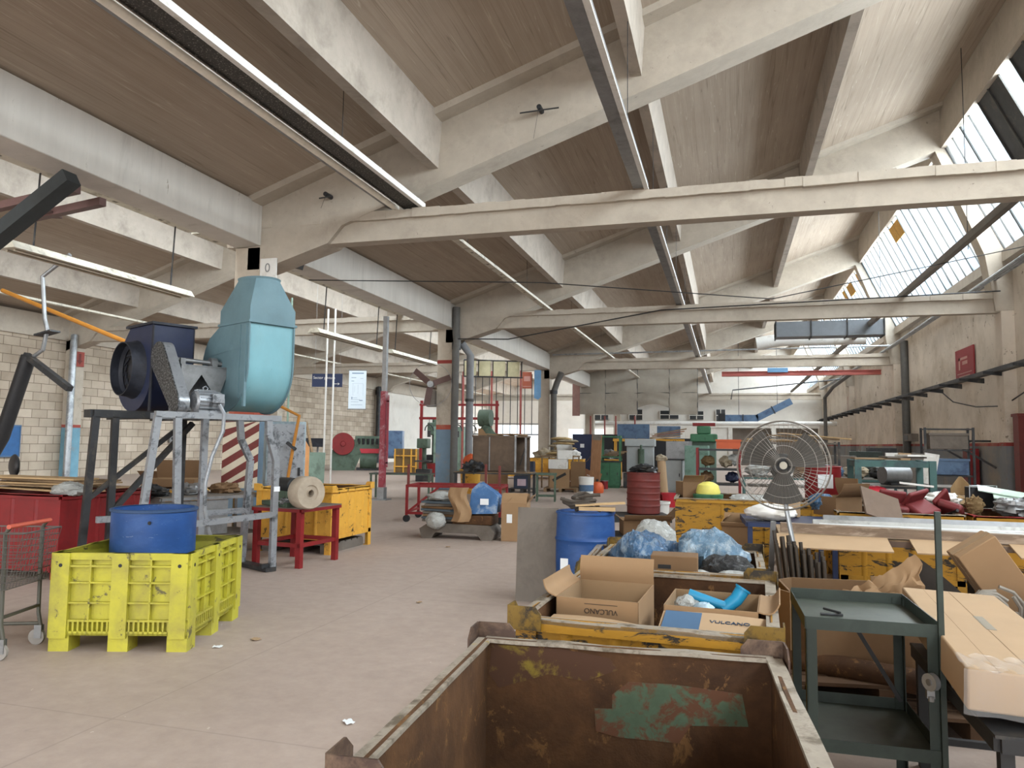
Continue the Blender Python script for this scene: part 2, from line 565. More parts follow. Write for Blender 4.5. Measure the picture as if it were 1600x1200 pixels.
def slab_material():
    """Board-marked concrete roof slab: long joint lines along the nave, soot and damp patches."""
    m = bpy.data.materials.new('board_marked_slab')
    m.use_nodes = True
    nt = m.node_tree
    b = nt.nodes['Principled BSDF']
    big = noise_tex(nt, 0.5, 5, 0.6)
    col = ramp(nt, big, [(0.3, lin('#a09181')), (0.7, lin('#ae9f8f'))])
    streak = noise_tex(nt, 3.0, 5, 0.7, stretch=(2.6, 0.12, 2.6))
    col = mix(nt, 0.35, col, ramp(nt, streak, [(0.35, lin('#928474')), (0.65, lin('#b4a797'))]))
    line = noise_tex(nt, 2.2, 2, 0.4, stretch=(3.4, 0.05, 3.4))
    col = mix(nt, ramp(nt, line, [(0.478, G0), (0.489, (0.55, 0.55, 0.55, 1)), (0.5, G0)]), col, lin('#6f6357'))
    line2 = noise_tex(nt, 2.9, 2, 0.4, stretch=(3.4, 0.07, 3.4))
    col = mix(nt, ramp(nt, line2, [(0.545, G0), (0.552, (0.6, 0.6, 0.6, 1)), (0.559, G0)]), col, lin('#cabfb1'))
    spot = noise_tex(nt, 2.4, 5, 0.8, dist=0.4)
    col = mix(nt, ramp(nt, spot, [(0.72, G0), (0.75, (0.8, 0.8, 0.8, 1))]), col, lin('#5f5245'))
    nt.links.new(col, b.inputs['Base Color'])
    b.inputs['Roughness'].default_value = 0.9
    bp = nt.nodes.new('ShaderNodeBump')
    bp.inputs['Strength'].default_value = 0.25
    bp.inputs['Distance'].default_value = 0.02
    nt.links.new(streak, bp.inputs['Height'])
    nt.links.new(bp.outputs[0], b.inputs['Normal'])
    return m


def block_material():
    m = bpy.data.materials.new('concrete_block_wall')
    m.use_nodes = True
    nt = m.node_tree
    b = nt.nodes['Principled BSDF']
    tc = nt.nodes.new('ShaderNodeTexCoord')
    sp = nt.nodes.new('ShaderNodeSeparateXYZ')
    cb = nt.nodes.new('ShaderNodeCombineXYZ')
    nt.links.new(tc.outputs['Object'], sp.inputs[0])
    nt.links.new(sp.outputs['Y'], cb.inputs['X'])
    nt.links.new(sp.outputs['Z'], cb.inputs['Y'])
    br = nt.nodes.new('ShaderNodeTexBrick')
    br.inputs['Scale'].default_value = 1.0
    br.inputs['Brick Width'].default_value = 0.68
    br.inputs['Row Height'].default_value = 0.335
    br.inputs['Mortar Size'].default_value = 0.012
    br.inputs['Bias'].default_value = -0.1
    br.inputs['Color1'].default_value = lin('#d3c7b8')
    br.inputs['Color2'].default_value = lin('#b7aa9a')
    br.inputs['Mortar'].default_value = lin('#85796b')
    nt.links.new(cb.outputs[0], br.inputs['Vector'])
    big = noise_tex(nt, 0.45, 5, 0.65)
    col = mix(nt, 0.8, br.outputs['Color'], ramp(nt, big, [(0.3, lin('#b4aca0')), (0.7, lin('#f2eee8'))]), 'MULTIPLY')
    st = noise_tex(nt, 2.0, 5, 0.7)
    col = mix(nt, ramp(nt, st, [(0.66, G0), (0.8, (0.5, 0.5, 0.5, 1))]), col, lin('#e2ddd5'))
    nt.links.new(col, b.inputs['Base Color'])
    b.inputs['Roughness'].default_value = 0.92
    bp = nt.nodes.new('ShaderNodeBump')
    bp.inputs['Strength'].default_value = 0.35
    bp.inputs['Distance'].default_value = 0.02
    nt.links.new(br.outputs['Fac'], bp.inputs['Height'])
    bp.invert = True
    nt.links.new(bp.outputs[0], b.inputs['Normal'])
    return m


FLOORM, SLABM, BLOCKM = floor_material(), slab_material(), block_material()
PANE = glass_mat('frosted_roof_glass', (0.86, 0.92, 0.97), 0.30, 0.4)
PANE2 = glass_mat('dusty_roof_glass', (0.78, 0.86, 0.93), 0.42, 0.5)
OSB = M('chipboard_panel', '#c79a4f', 0.8, var=0.2, scale=14)
MULL = M('dark_glazing_bar', '#4a4a48', 0.6, 0.3, var=0.1)

# ---------------------------------------------------------------- the building
YR = [1.7, 12.75, 23.8, 38.1, 51.5, 65.0]          # column rows along the nave
YEND, YBEG = 79.0, -12.0
DXL = -17.1                                          # the left nave repeats the main one this far to the left
XWL, XWR = -25.75, 7.75

b = MB().box(XWL - 0.3, XWR + 0.3, YBEG, YEND, -0.2, 0)
struct(b.build('floor', FLOORM))


def slope(x):
    return 7.63 + 0.345 * (x + 5.47)


for dx in (0, DXL):
    b = MB()
    x0, x1 = -9.35, 6.38
    b.extr([(x0 + dx, YBEG, slope(x0)), (x1 + dx, YBEG, slope(x1)), (x1 + dx, YBEG, slope(x1) + 0.16), (x0 + dx, YBEG, slope(x0) + 0.16)], (0, YEND - YBEG, 0))
    struct(b.build('ceiling', SLABM))
    # ridge beam over the glazing and the sill under it
    b = MB().box(6.05 + dx, 6.38 + dx, YBEG, YEND, 10.35, slope(6.2))
    struct(b.build('ridge_beam', CONC))
    b = MB().box(7.5 + dx, 7.8 + dx, YBEG, YEND, 6.9 if dx == 0 else 6.2, 7.22)
    struct(b.build('window_sill', CONC))
    for i, y in enumerate(YR):
        r = MB()
        poly = [(-9.3, 5.02), (-8.95, 5.02), (-7.5, 5.46), (-7.2, 5.80), (5.9, 10.28), (7.08, 7.1), (7.3, 5.5), (7.78, 5.5), (7.78, 7.1), (6.3, 10.55), (6.3, slope(6.3)), (-9.3, slope(-9.3))]
        r.extr([(px + dx, y, pz) for px, pz in poly], (0, 0.55, 0))
        struct(r.build('roof_rafter', CONC, bevel=0.02))
        # thickened slab strip on both sides of the rafter
        hb = MB()
        hb.extr([(-9.2 + dx, y - 0.42, slope(-9.2) + 0.02), (6.1 + dx, y - 0.42, slope(6.1) + 0.02), (6.1 + dx, y - 0.36, slope(6.1) - 0.1), (-9.2 + dx, y - 0.36, slope(-9.2) - 0.1)], (0, 0.36, 0))
        hb.extr([(-9.2 + dx, y + 0.55, slope(-9.2) + 0.02), (6.1 + dx, y + 0.55, slope(6.1) + 0.02), (6.1 + dx, y + 0.55, slope(6.1) - 0.1), (-9.2 + dx, y + 0.55, slope(-9.2) - 0.1)], (0, 0.36, 0))
        struct(hb.build('roof_haunch', CONC))
        if i != 4 and not (dx and i == 1):
            t = MB()
            xa, xb = -9.05 + dx, 7.6 + dx
            t.box(xa, xb, y + 0.10, y + 0.40, 5.47, 5.87)
            n = 60
            for k in range(n):      # rough cast top flange with a slightly uneven edge
                xx0, xx1 = xa + (xb - xa) * k / n, xa + (xb - xa) * (k + 1) / n
                j = rnd.uniform(-0.012, 0.012)
                t.box(xx0, xx1, y + 0.0 + j, y + 0.5 - j, 5.86 + rnd.uniform(-0.008, 0.008), 6.02 + rnd.uniform(-0.012, 0.012))
            struct(t.build('tie_beam', CONC))
    yb = [YBEG] + YR + [YEND]
    for i in range(len(yb) - 1):
        y0, y1 = yb[i] + (0.55 if i else 0), yb[i + 1]
        if i == 0:
            y0 = YBEG
        for (px, pz) in ((-5.3, 6.75), (-1.5, 8.07), (2.3, 9.38)):
            p = MB().extr([(px - 0.1 + dx, y0, pz), (px + 0.1 + dx, y0, pz), (px + 0.16 + dx, y0, slope(px) + 0.1), (px - 0.16 + dx, y0, slope(px) + 0.1)], (0, y1 - y0, 0))
            struct(p.build('roof_purlin', PURLIN))
        g = MB().box(-9.6 + dx, -9.0 + dx, y0, y1, 5.49, 6.36)
        if dx == 0:
            struct(g.build('gutter_beam', GUTTER, bevel=0.015))
        # glazing between two rafters
        x_t, z_t, x_b, z_b = 6.15, 10.4, 7.62, 7.2
        fr, pn = MB(), MB()
        n = max(4, int((y1 - y0) / 0.74))
        for k in range(n + 1):
            yy = y0 + (y1 - y0) * k / n
            fr.bar((x_t + dx, yy, z_t), (x_b + dx, yy, z_b), 0.035 if k % 6 else 0.07, 0.06)
        fr.bar((x_t + dx, y0, z_t), (x_t + dx, y1, z_t), 0.08)
        fr.bar((x_b + dx, y0, z_b), (x_b + dx, y1, z_b), 0.08)
        w = struct(fr.build('window_%d' % (i + 1 + (0 if dx == 0 else 10)), MULL))
        w['label'] = 'row of frosted glass strips between dark bars under the roof ridge'
        for k in range(n):
            a0, a1 = y0 + (y1 - y0) * k / n + 0.015, y0 + (y1 - y0) * (k + 1) / n - 0.015
            mi = 0 if rnd.random() < 0.7 else 1
            if dx == 0 and i == 2:
                kk = n - 1 - k
                mi = [0, 0, 1, 0, 3, 3, 0, 3, 2, 0][kk] if kk < 10 else mi
            pts = [(x_t + dx, a0, z_t), (x_b + dx, a0, z_b), (x_b + dx, a1, z_b), (x_t + dx, a1, z_t)]
            if dx == 0 and i in (3, 4) and rnd.random() < 0.12:      # a chipboard patch in the upper part of one strip
                f0, f1 = 0.05, 0.22
                q = [(x_t + (x_b - x_t) * f + dx, a, z_t + (z_b - z_t) * f) for f, a in ((f0, a0), (f1, a0), (f1, a1), (f0, a1))]
                pn.extr(q, (-0.03, 0, -0.014), 2)
            pn.extr(pts, (0.006, 0, 0.003), mi)
        pn.build('pane', [PANE, PANE2, OSB, DARKSTEEL], w)

for y in YR:
    c = MB().box(-9.6, -9.0, y, y + 0.55, 0, 5.49)
    struct(c.build('column', COLM if y < 30 else CONC, bevel=0.02))
    c = MB().box(7.42, 7.76, y, y + 0.55, 0, 5.5)
    struct(c.build('pilaster', WALLW, bevel=0.01))
    if y < 60:
        c = MB().box(XWL - 0.05, XWL + 0.4, y, y + 0.55, 0, 5.55)
        struct(c.build('pilaster', PILM, bevel=0.01))
b = MB().box(XWR, XWR + 0.25, YBEG, YEND, 0, 7.2)
struct(b.build('wall_right', WALLW))
b = MB().box(XWL - 0.25, XWL, YBEG, 51.6, 0, 5.5)
struct(b.build('wall_left', BLOCKM))
b = MB().box(XWL - 0.3, XWL + 0.1, YBEG, YEND, 5.5, 6.4)
struct(b.build('trim_1', CONC))
FARW = M('far_white_wall', '#d6d2ca', 0.85, var=0.06, scale=1.0, dirt='#b9b1a4', amt=0.2, dscale=0.7, hard=0.4)
b = MB().box(XWL - 0.25, XWL, 51.6, YEND, 0, 5.5)
struct(b.build('wall_left_far', FARW))
b = MB()
for (x0, x1, z0, z1) in ((XWL, -24.5, 0, 6.4), (-24.5, -18.0, 3.6, 6.4), (-18, -16.4, 0, 6.4), (-16.4, -12.5, 3.2, 6.4), (-12.5, XWR + 0.2, 0, 6.4)):
    b.box(x0, x1, YEND - 0.6, YEND - 0.3, z0, z1)
for dx in (0, DXL):
    b.extr([(-9.6 + dx, YEND - 0.6, 6.3), (7.7 + dx, YEND - 0.6, 6.3), (7.7 + dx, YEND - 0.6, 7.2), (6.3 + dx, YEND - 0.6, 11.7), (-9.6 + dx, YEND - 0.6, 6.3)][:4], (0, 0.3, 0))
struct(b.build('wall_back', FARW))
# unseen wall behind the camera, its wide opening made up for the added fill
b = MB()
for (x0, x1, z0, z1) in ((XWL, -24.2, 0, 6.4), (-24.2, 6.2, 6.0, 6.4), (6.2, XWR, 0, 6.4)):
    b.box(x0, x1, YBEG + 0.02, YBEG + 0.25, z0, z1)
for dx in (0, DXL):
    b.extr([(-9.6 + dx, YBEG + 0.02, 6.3), (7.7 + dx, YBEG + 0.02, 6.3), (7.7 + dx, YBEG + 0.02, 7.2), (6.3 + dx, YBEG + 0.02, 11.7)], (0, 0.23, 0))
struct(b.build('wall_front', FARW))

# ---------------------------------------------------------------- builders for repeated kinds


def metal_bin(name, label, loc, rz, w, l, h, ext, inn, group=None, leg=0.11, lugs=True, ribs=4, rim=None, legs_mat=None, lug=None):
    """Open sheet-steel stacking container: four ribbed panels, folded rim, corner posts that run down into legs, stacking lugs."""
    t = thing(name, label, 'metal bin', loc, rz, group)
    rim = rim or RIMWEAR
    hw, hl = w / 2, l / 2
    MB().box(-hw, hw, -hl, hl, leg, leg + 0.02, 0).build('base', [inn], t)
    for side in range(4):
        b = MB()
        L = w if side % 2 == 0 else l
        off = hl if side % 2 == 0 else hw
        b.T = Matrix.Rotation(side * R90, 4, 'Z')
        b.box(-L / 2, L / 2, -off, -off + 0.006, leg, h, 0)
        b.box(-L / 2 + 0.008, L / 2 - 0.008, -off + 0.006, -off + 0.012, leg + 0.02, h, 1)
        for k in range(1, ribs + 1):
            xx = -L / 2 + L * k / (ribs + 1)
            b.extr([(xx - 0.03, -off, leg), (xx - 0.012, -off - 0.014, leg), (xx + 0.012, -off - 0.014, leg), (xx + 0.03, -off, leg)], (0, 0, h - leg - 0.06), 0)
        b.box(-L / 2, L / 2, -off - 0.012, -off, leg, leg + 0.06, 0)
        b.build('side_panel', [ext, inn], t)
        r = MB()
        r.T = b.T
        n = 7
        z = 0.0
        for k in range(n):
            a0, a1 = -L / 2 + L * k / n, -L / 2 + L * (k + 1) / n
            z2 = rnd.uniform(-0.006, 0.004) if k < n - 1 else 0
            y0 = -off - 0.028
            r.add([(a0, y0, h + z), (a0, -off + 0.026, h + z * 0.5), (a1, -off + 0.026, h + z2 * 0.5), (a1, y0, h + z2),
                   (a0, y0, h + z - 0.02), (a0, -off + 0.026, h + z * 0.5 - 0.012), (a1, -off + 0.026, h + z2 * 0.5 - 0.012), (a1, y0, h + z2 - 0.02)],
                  [(0, 3, 2, 1), (4, 5, 6, 7), (0, 4, 7, 3), (1, 2, 6, 5), (0, 1, 5, 4), (3, 7, 6, 2)])
            r.box(a0, a1, y0, y0 + 0.005, h - 0.055, h + min(z, z2) - 0.003, 1)
            z = z2
        r.build('rim', [rim, ext], t)
    for sx in (-1, 1):
        for sy in (-1, 1):
            x, y = sx * hw, sy * hl
            p = MB()
            p.box(min(x, x + sx * 0.012), max(x, x + sx * 0.012), min(y - sy * 0.08, y + sy * 0.012), max(y - sy * 0.08, y + sy * 0.012), 0, h - 0.05)
            p.box(min(x - sx * 0.08, x), max(x - sx * 0.08, x), min(y, y + sy * 0.012), max(y, y + sy * 0.012), 0, h - 0.05)
            p.box(min(x - sx * 0.07, x), max(x - sx * 0.07, x), min(y - sy * 0.07, y), max(y - sy * 0.07, y), 0, 0.012)
            p.build('corner_post', legs_mat or ext, t)
            if lugs:
                g = MB()
                xo, yo = x + sx * 0.036, y + sy * 0.036
                g.extr([(xo, y - sy * 0.10, h - 0.05), (xo, y + sy * 0.036, h - 0.05), (xo, y + sy * 0.036, h + 0.05), (xo, y - sy * 0.06, h + 0.05), (xo, y - sy * 0.10, h + 0.015)], (sx * 0.007, 0, 0))
                g.extr([(x - sx * 0.11, yo, h - 0.05), (x + sx * 0.036, yo, h - 0.05), (x + sx * 0.036, yo, h + 0.05), (x - sx * 0.085, yo, h + 0.05), (x - sx * 0.11, yo, h + 0.02)], (0, sy * 0.007, 0))
                g.build('stacking_lug', lug or ext, t)
    return t


def carton(name, label, loc, rz, w, d, h, mat=None, flaps=(), closed=False, group=None, rot=None, tape=True, seed=0):
    """Corrugated box; flaps = [(side, angle)] with side 0 front, 1 right, 2 back, 3 left and the angle it stands out from closed."""
    mat = mat or CARD
    t = thing(name, label, 'cardboard box', loc, rz, group, rot)
    th = 0.006
    if closed:
        MB().box(-w / 2, w / 2, -d / 2, d / 2, 0, h).build('body', mat, t, bevel=0.006)
        if tape:
            MB().box(-w / 2 - 0.001, w / 2 + 0.001, -0.03, 0.03, h, h + 0.0015).build('tape', M('brown_tape', '#a5814f', 0.35), t)
            m = MB().box(-w / 2 + 0.01, w / 2 - 0.01, -0.0015, 0.0015, h + 0.0005, h + 0.002)
            m.build('seam', CARDIN, t)
    else:
        b = MB()
        for s in range(4):
            L, off = (w, d / 2) if s % 2 == 0 else (d, w / 2)
            b.T = Matrix.Rotation(s * R90, 4, 'Z')
            b.box(-L / 2, L / 2, -off, -off + th / 2, 0, h, 0)
            b.box(-L / 2 + th / 2, L / 2 - th / 2, -off + th / 2, -off + th, th, h, 1)
        b.T = None
        b.box(-w / 2, w / 2, -d / 2, d / 2, 0, th)
        b.build('body', [mat, CARDIN], t)
    for (s, ang, ln) in flaps:
        L, off = (w, d / 2) if s % 2 == 0 else (d, w / 2)
        f = MB()
        f.T = Matrix.Rotation(s * R90, 4, 'Z') @ Matrix.Translation((0, -off, h)) @ Matrix.Rotation(ang, 4, 'X')
        bend = 0.03 * rnd.uniform(-1, 1)
        f.sheet(lambda u, v: (-L / 2 + L * u, ln * v, bend * math.sin(PI * v)), 2, 5, th, smooth=False)
        f.build('flap', mat, t)
    return t


def board(name, label, cat, c, size, rot, mat, group=None, bevel=0.0):
    o = MB().obox((0, 0, 0), size).build(name, mat, None, bevel)
    o.location = c
    o.rotation_euler = rot
    return tag(o, label, cat, group)


def frame_table(name, label, loc, rz, w, d, h, mat, top=None, th=0.04, leg=0.05, shelf=None, group=None, stretch=None, cat='table'):
    t = thing(name, label, cat, loc, rz, group)
    tb = MB()
    for (a, c) in (((-w / 2, -d / 2), (w / 2, -d / 2)), ((w / 2, -d / 2), (w / 2, d / 2)), ((w / 2, d / 2), (-w / 2, d / 2)), ((-w / 2, d / 2), (-w / 2, -d / 2))):
        tb.bar((*a, h - th / 2 - 0.012), (*c, h - th / 2 - 0.012), leg * 0.9, th)
    tb.build('table_frame', mat, t)
    MB().box(-w / 2 - 0.02, w / 2 + 0.02, -d / 2 - 0.02, d / 2 + 0.02, h - 0.012, h).build('table_top', top or mat, t)
    for sx in (-1, 1):
        for sy in (-1, 1):
            x, y = sx * (w / 2 - leg / 2), sy * (d / 2 - leg / 2)
            MB().box(x - leg / 2, x + leg / 2, y - leg / 2, y + leg / 2, 0, h - 0.012).build('leg', mat, t)
    if stretch:
        s = MB()
        for sy in (-1, 1):
            s.bar((-w / 2, sy * (d / 2 - leg / 2), stretch), (w / 2, sy * (d / 2 - leg / 2), stretch), leg * 0.7)
        for sx in (-1, 1):
            s.bar((sx * (w / 2 - leg / 2), -d / 2, stretch), (sx * (w / 2 - leg / 2), d / 2, stretch), leg * 0.7)
        s.build('stretcher', mat, t)
    if shelf:
        MB().box(-w / 2, w / 2, -d / 2, d / 2, shelf, shelf + 0.02).build('shelf', top or mat, t)
    return t


def drum(name, label, loc, r, h, mat, cat='drum', hoops=(0.33, 0.66), lid=True, group=None, lidmat=None, rz=0.0, bulge=0.0):
    t = thing(name, label, cat, loc, rz, group)
    pr = [(0.0, 0.004), (r - 0.02, 0.004), (r, 0.025)]
    n = 40
    for k in range(1, n):
        z = h * k / n
        rr = r + bulge * math.sin(PI * z / h)
        for hp in hoops:
            rr += 0.012 * math.exp(-((z / h - hp) / 0.014) ** 2)
        pr.append((rr, z))
    pr += [(r, h - 0.02), (r - 0.004, h)]
    if lid:
        pr += [(r - 0.02, h), (r - 0.025, h - 0.02), (0.0, h - 0.02)]
    else:
        pr += [(r - 0.012, h), (r - 0.012, 0.03), (0, 0.03)]
    MB().lathe(pr, 36).build('shell', mat, t)
    MB().lathe([(r + 0.002, h - 0.025), (r + 0.012, h - 0.022), (r + 0.012, h - 0.003), (r - 0.005, h + 0.003), (r - 0.02, h - 0.001)], 36).build('rim', lidmat or mat, t)
    return t


def pallet(name, label, loc, rz, w=1.0, d=1.2, mat=None, group=None, rot=None):
    t = thing(name, label, 'pallet', loc, rz, group, rot)
    mat = mat or WOOD
    for k in range(6):
        y = -d / 2 + d * (k + 0.5) / 6
        MB().box(-w / 2, w / 2, y - d / 15, y + d / 15, 0.115, 0.135).build('deck_board', mat, t)
    for k in range(3):
        x = -w / 2 + 0.05 + (w - 0.1) * k / 2
        MB().box(x - 0.05, x + 0.05, -d / 2, d / 2, 0, 0.115).build('bearer', mat, t)
    return t


def sack(name, label, cat, c, r, mat, seed, amp=0.22, fr=1.7, flat=None, crease=0.16, group=None, nu=30, nv=20):
    o = MB().blob((0, 0, 0), r, seed, amp, fr, nu, nv, flat, crease).build(name, mat)
    o.location = c
    return tag(o, label, cat, group)


# ---------------------------------------------------------------- row of open metal bins in front of the camera
t = metal_bin('metal_bin', 'empty rusty open metal bin nearest the camera with chipped green patch inside', (-0.345, 2.235, 0), 0.06, 1.06, 1.22, 0.85, RUST, RUST, 'row of open metal bins on the floor', lug=BARERUST)
g = MB()
poly = [(-0.04, 0.68), (0.02, 0.73), (0.18, 0.735), (0.42, 0.72), (0.44, 0.61), (0.24, 0.595), (0.20, 0.53), (-0.02, 0.53), (-0.1, 0.545), (-0.105, 0.625), (-0.04, 0.63)]
g.extr([(x, 0.5972, z) for x, z in poly], (0, -0.0012, 0))
g.build('paint_patch', M('flaked_green_paint', '#4c5d49', 0.8, var=0.2, scale=9, dirt='#5b3a26', amt=0.42, dscale=9, hard=0.08), t)
g = MB()
poly = [(-0.50, 0.83), (-0.22, 0.83), (-0.05, 0.81), (-0.02, 0.77), (-0.14, 0.72), (-0.28, 0.735), (-0.38, 0.70), (-0.47, 0.67), (-0.51, 0.72)]
g.extr([(x, 0.5972, z) for x, z in poly], (0, -0.001, 0))
g.build('paint_patch', M('flaked_yellow_paint', '#7d6a26', 0.8, var=0.2, scale=8, dirt='#4a3020', amt=0.55, dscale=6, hard=0.1), t)

metal_bin('metal_bin', 'chipped yellow metal bin holding two open cartons, second from the camera', (-0.335, 3.84, 0), -0.04, 1.05, 1.30, 0.85, YELLOWBIN, RUST, 'row of open metal bins on the floor', lug=WORNLUG)
metal_bin('metal_bin', 'chipped yellow metal bin filled with blue and black plastic bags', (-0.335, 5.31, 0), -0.01, 1.06, 1.1, 0.83, YELLOWBIN, RUST, 'row of open metal bins on the floor', lug=WORNLUG)

# cartons inside the second bin
INK2 = M('carton_print', '#3a3029', 0.8, var=0.1)
t = carton('carton', 'open carton with tall raised back flap in the left half of yellow bin', (-0.60, 3.86, 0.49), -0.05, 0.40, 0.5, 0.37, CARD, [(2, 1.62, 0.13), (3, 2.3, 0.10)])
text_part('lettering', 'VULCANO', 0.034, INK2, t, (0.02, -0.2515, 0.315), (R90, PI, 0))
MB().box(-0.06, 0.10, -0.2512, -0.25, 0.345, 0.348).build('printed_line', INK2, t)
MB().blob((0, 0, 0.15), (0.16, 0.2, 0.10), 3, 0.2).build('packing_paper', CARDLT, t)
t = thing('carton_flap', 'loose pale cardboard flap with faded blue print, left front in yellow bin', 'cardboard', (-0.60, 3.41, 0.765), 0.0, None, (0.04, 0.04, -0.06))
MB().sheet(lambda u, v: (-0.225 + 0.45 * u, -0.16 + 0.32 * v, 0.012 * math.sin(PI * u)), 8, 3, 0.006).build('board', CARDLT, t)
MB().box(0.02, 0.17, -0.15, -0.10, 0.012, 0.0165).build('printed_band', BLUEPRINT, t)
MB().box(-0.17, -0.12, -0.03, 0.05, 0.0115, 0.0125).build('printed_line', INK2, t)
t = carton('carton', 'open carton of blue plastic fittings in the right half of yellow bin', (-0.075, 3.80, 0.50), -0.06, 0.42, 0.42, 0.36, CARD, [(1, 2.7, 0.10)])
t = thing('carton_flap', 'loose pale cardboard flap with dark blue panel and lettering, right front in yellow bin', 'cardboard', (-0.08, 3.43, 0.80), -0.05, None, (0.22, 0.0, -0.06))
MB().sheet(lambda u, v: (-0.225 + 0.45 * u, -0.15 + 0.30 * v, 0.008 * math.sin(PI * u)), 8, 3, 0.006).build('board', CARDLT, t)
MB().box(-0.212, -0.05, -0.10, 0.14, 0.0075, 0.0118).build('printed_panel', BLUEPRINT, t)
text_part('lettering', 'VULCANO', 0.036, M('navy_print', '#2f4258', 0.8), t, (0.075, 0.06, 0.0122), (0, 0, 0))
MB().box(-0.02, 0.19, -0.055, -0.025, 0.0105, 0.0118).build('printed_band', M('grey_print', '#8d8577', 0.8), t)
CYAN = M('cyan_plastic', '#1f7fa6', 0.4, var=0.08)
t = thing('pipe_fitting', 'blue plastic elbow fitting sticking out of the right open carton', 'pipe fitting', (-0.06, 3.82, 0.80), 0.3)
MB().path([(-0.13, 0.03, 0.08), (-0.05, 0.0, 0.055), (0.03, -0.02, 0.03)], 0.024, 12).build('arm', CYAN, t)
MB().path([(0.02, -0.02, 0.01), (0.09, -0.01, 0.06), (0.125, 0.0, 0.105)], [0.03, 0.033, 0.035], 14).build('socket', CYAN, t)
MB().tube((0.125, 0.0, 0.105), (0.13, 0.0, 0.113), 0.04, 14).build('collar', CYAN, t)
t = thing('pipe_fitting', 'blue plastic fitting with black end lying behind the elbow in the carton', 'pipe fitting', (-0.15, 3.92, 0.80), 0.0)
MB().path([(-0.04, 0.02, 0.05), (0.06, -0.03, 0.01)], 0.022, 12).build('pipe', CYAN, t)
MB().path([(0.06, -0.03, 0.01), (0.11, -0.055, -0.01)], 0.025, 12).build('black_end', BLACK, t)
for i, (x, y, z, r) in enumerate(((-0.2, 3.78, 0.83, 0.06), (-0.12, 3.72, 0.825, 0.05))):
    sack('plastic_wrap', ('crumpled clear plastic wrap at left in the right carton', 'small pale blue plastic wad beside the elbow fitting')[i], 'plastic wrap', (x, y, z), (r, r * 0.9, r * 0.7), (BAGWHITE, M('pale_blue_film', '#9fb6c4', 0.4))[i], 5 + i)

# bags in the third bin
sack('plastic_bag', 'large blue plastic bag filling the left of the third bin', 'plastic bag', (-0.60, 5.40, 0.80), (0.21, 0.32, 0.20), BAGBLUE, 11, 0.25)
sack('plastic_bag', 'large pale blue plastic bag heaped at right centre of the third bin', 'plastic bag', (-0.13, 5.40, 0.81), (0.25, 0.30, 0.21), M('pale_blue_bag_film', '#6f90aa', 0.22, var=0.25, scale=5, dirt='#b4c4cf', amt=0.35, dscale=7, hard=0.15, stretch=(1.8, 0.9, 1.2), bump=1.0, spec=0.7), 12, 0.28)
sack('plastic_bag', 'mid blue plastic bag squeezed between the two larger bags in third bin', 'plastic bag', (-0.37, 5.55, 0.76), (0.17, 0.2, 0.16), BAGBLUE, 18, 0.2)
sack('plastic_bag', 'black plastic bag at right front of the third bin', 'plastic bag', (0.0, 5.0, 0.80), (0.17, 0.14, 0.11), BAGBLACK, 13, 0.25)
sack('plastic_bag', 'small clear plastic bag in left front corner of the third bin', 'plastic bag', (-0.70, 4.92, 0.76), (0.11, 0.09, 0.08), BAGWHITE, 14, 0.25)
sack('plastic_bag', 'crumpled white plastic bag in front of the black bag in third bin', 'plastic bag', (0.03, 4.86, 0.775), (0.14, 0.07, 0.06), BAGWHITE, 15, 0.3)
sack('plastic_bag', 'little white plastic bag between carton and black bag in third bin', 'plastic bag', (-0.18, 4.86, 0.775), (0.1, 0.06, 0.05), BAGWHITE, 16, 0.3)
t = carton('carton', 'small worn carton with hand hole at front of the bags in third bin', (-0.335, 4.93, 0.70), 0.03, 0.29, 0.2, 0.21, CARDDK, closed=True, tape=False)
MB().box(-0.10, -0.02, -0.101, -0.099, 0.13, 0.155).build('hand_hole', BLACK, t)
sack('plastic_bag', 'knotted white plastic bag on the floor clutter behind the third bin', 'plastic bag', (-0.66, 7.0, 0.72), (0.20, 0.2, 0.2), BAGWHITE, 17, 0.18, fr=1.3)
metal_bin('metal_bin', 'low open metal bin behind the third bin under the white bag', (-0.75, 7.0, 0), 0.05, 0.9, 0.9, 0.62, YELLOWBIN, RUST, None, lugs=False)

# blue drum with junk on top and the sheet leaning on it
t = drum('plastic_drum', 'blue plastic drum with strips piled on its lid behind the bins', (-1.41, 7.62, 0), 0.29, 0.92, BLUEPL, hoops=(0.3, 0.7), bulge=0.012)
MB().box(-0.2, -0.12, -0.275, -0.262, 0.36, 0.47).build('label_sticker', PAPER, t)
for i in range(5):
    a = i * 1.3
    pts = [(-1.56 + (0.06 + 0.02 * i) * math.cos(a + k * 0.8) + 0.03 * k, 7.6 + 0.11 * math.sin(a + k * 0.8), 0.95 + 0.03 * i + 0.025 * math.sin(k * 1.3 + i)) for k in range(9)]
    tag(MB().path(pts, 0.019, 6).build('rubber_strip', ROOMDARK), 'coiled dark rubber strip heaped on the blue drum lid', 'rubber strip', 'rubber strips on the blue drum')
board('wooden_offcut', 'pale wooden offcut resting across the right of blue drum lid', 'offcut', (-1.27, 7.5, 0.955), (0.36, 0.10, 0.035), (0, 0, 0.1), WOODLT)
board('wooden_offcut', 'thin flat wooden strip lying on top of the drum junk', 'offcut', (-1.25, 7.55, 1.0), (0.5, 0.11, 0.018), (0, -0.06, 0.25), WOODLT)
o = MB().obox((0, 0, 0.47), (0.42, 0.015, 0.95)).build('board_sheet', GREYBOARD)
o.location = (-1.89, 7.48, 0)
o.rotation_euler = (-0.13, 0, 0.12)
tag(o, 'grimy grey sheet leaning upright against the blue drum', 'board')

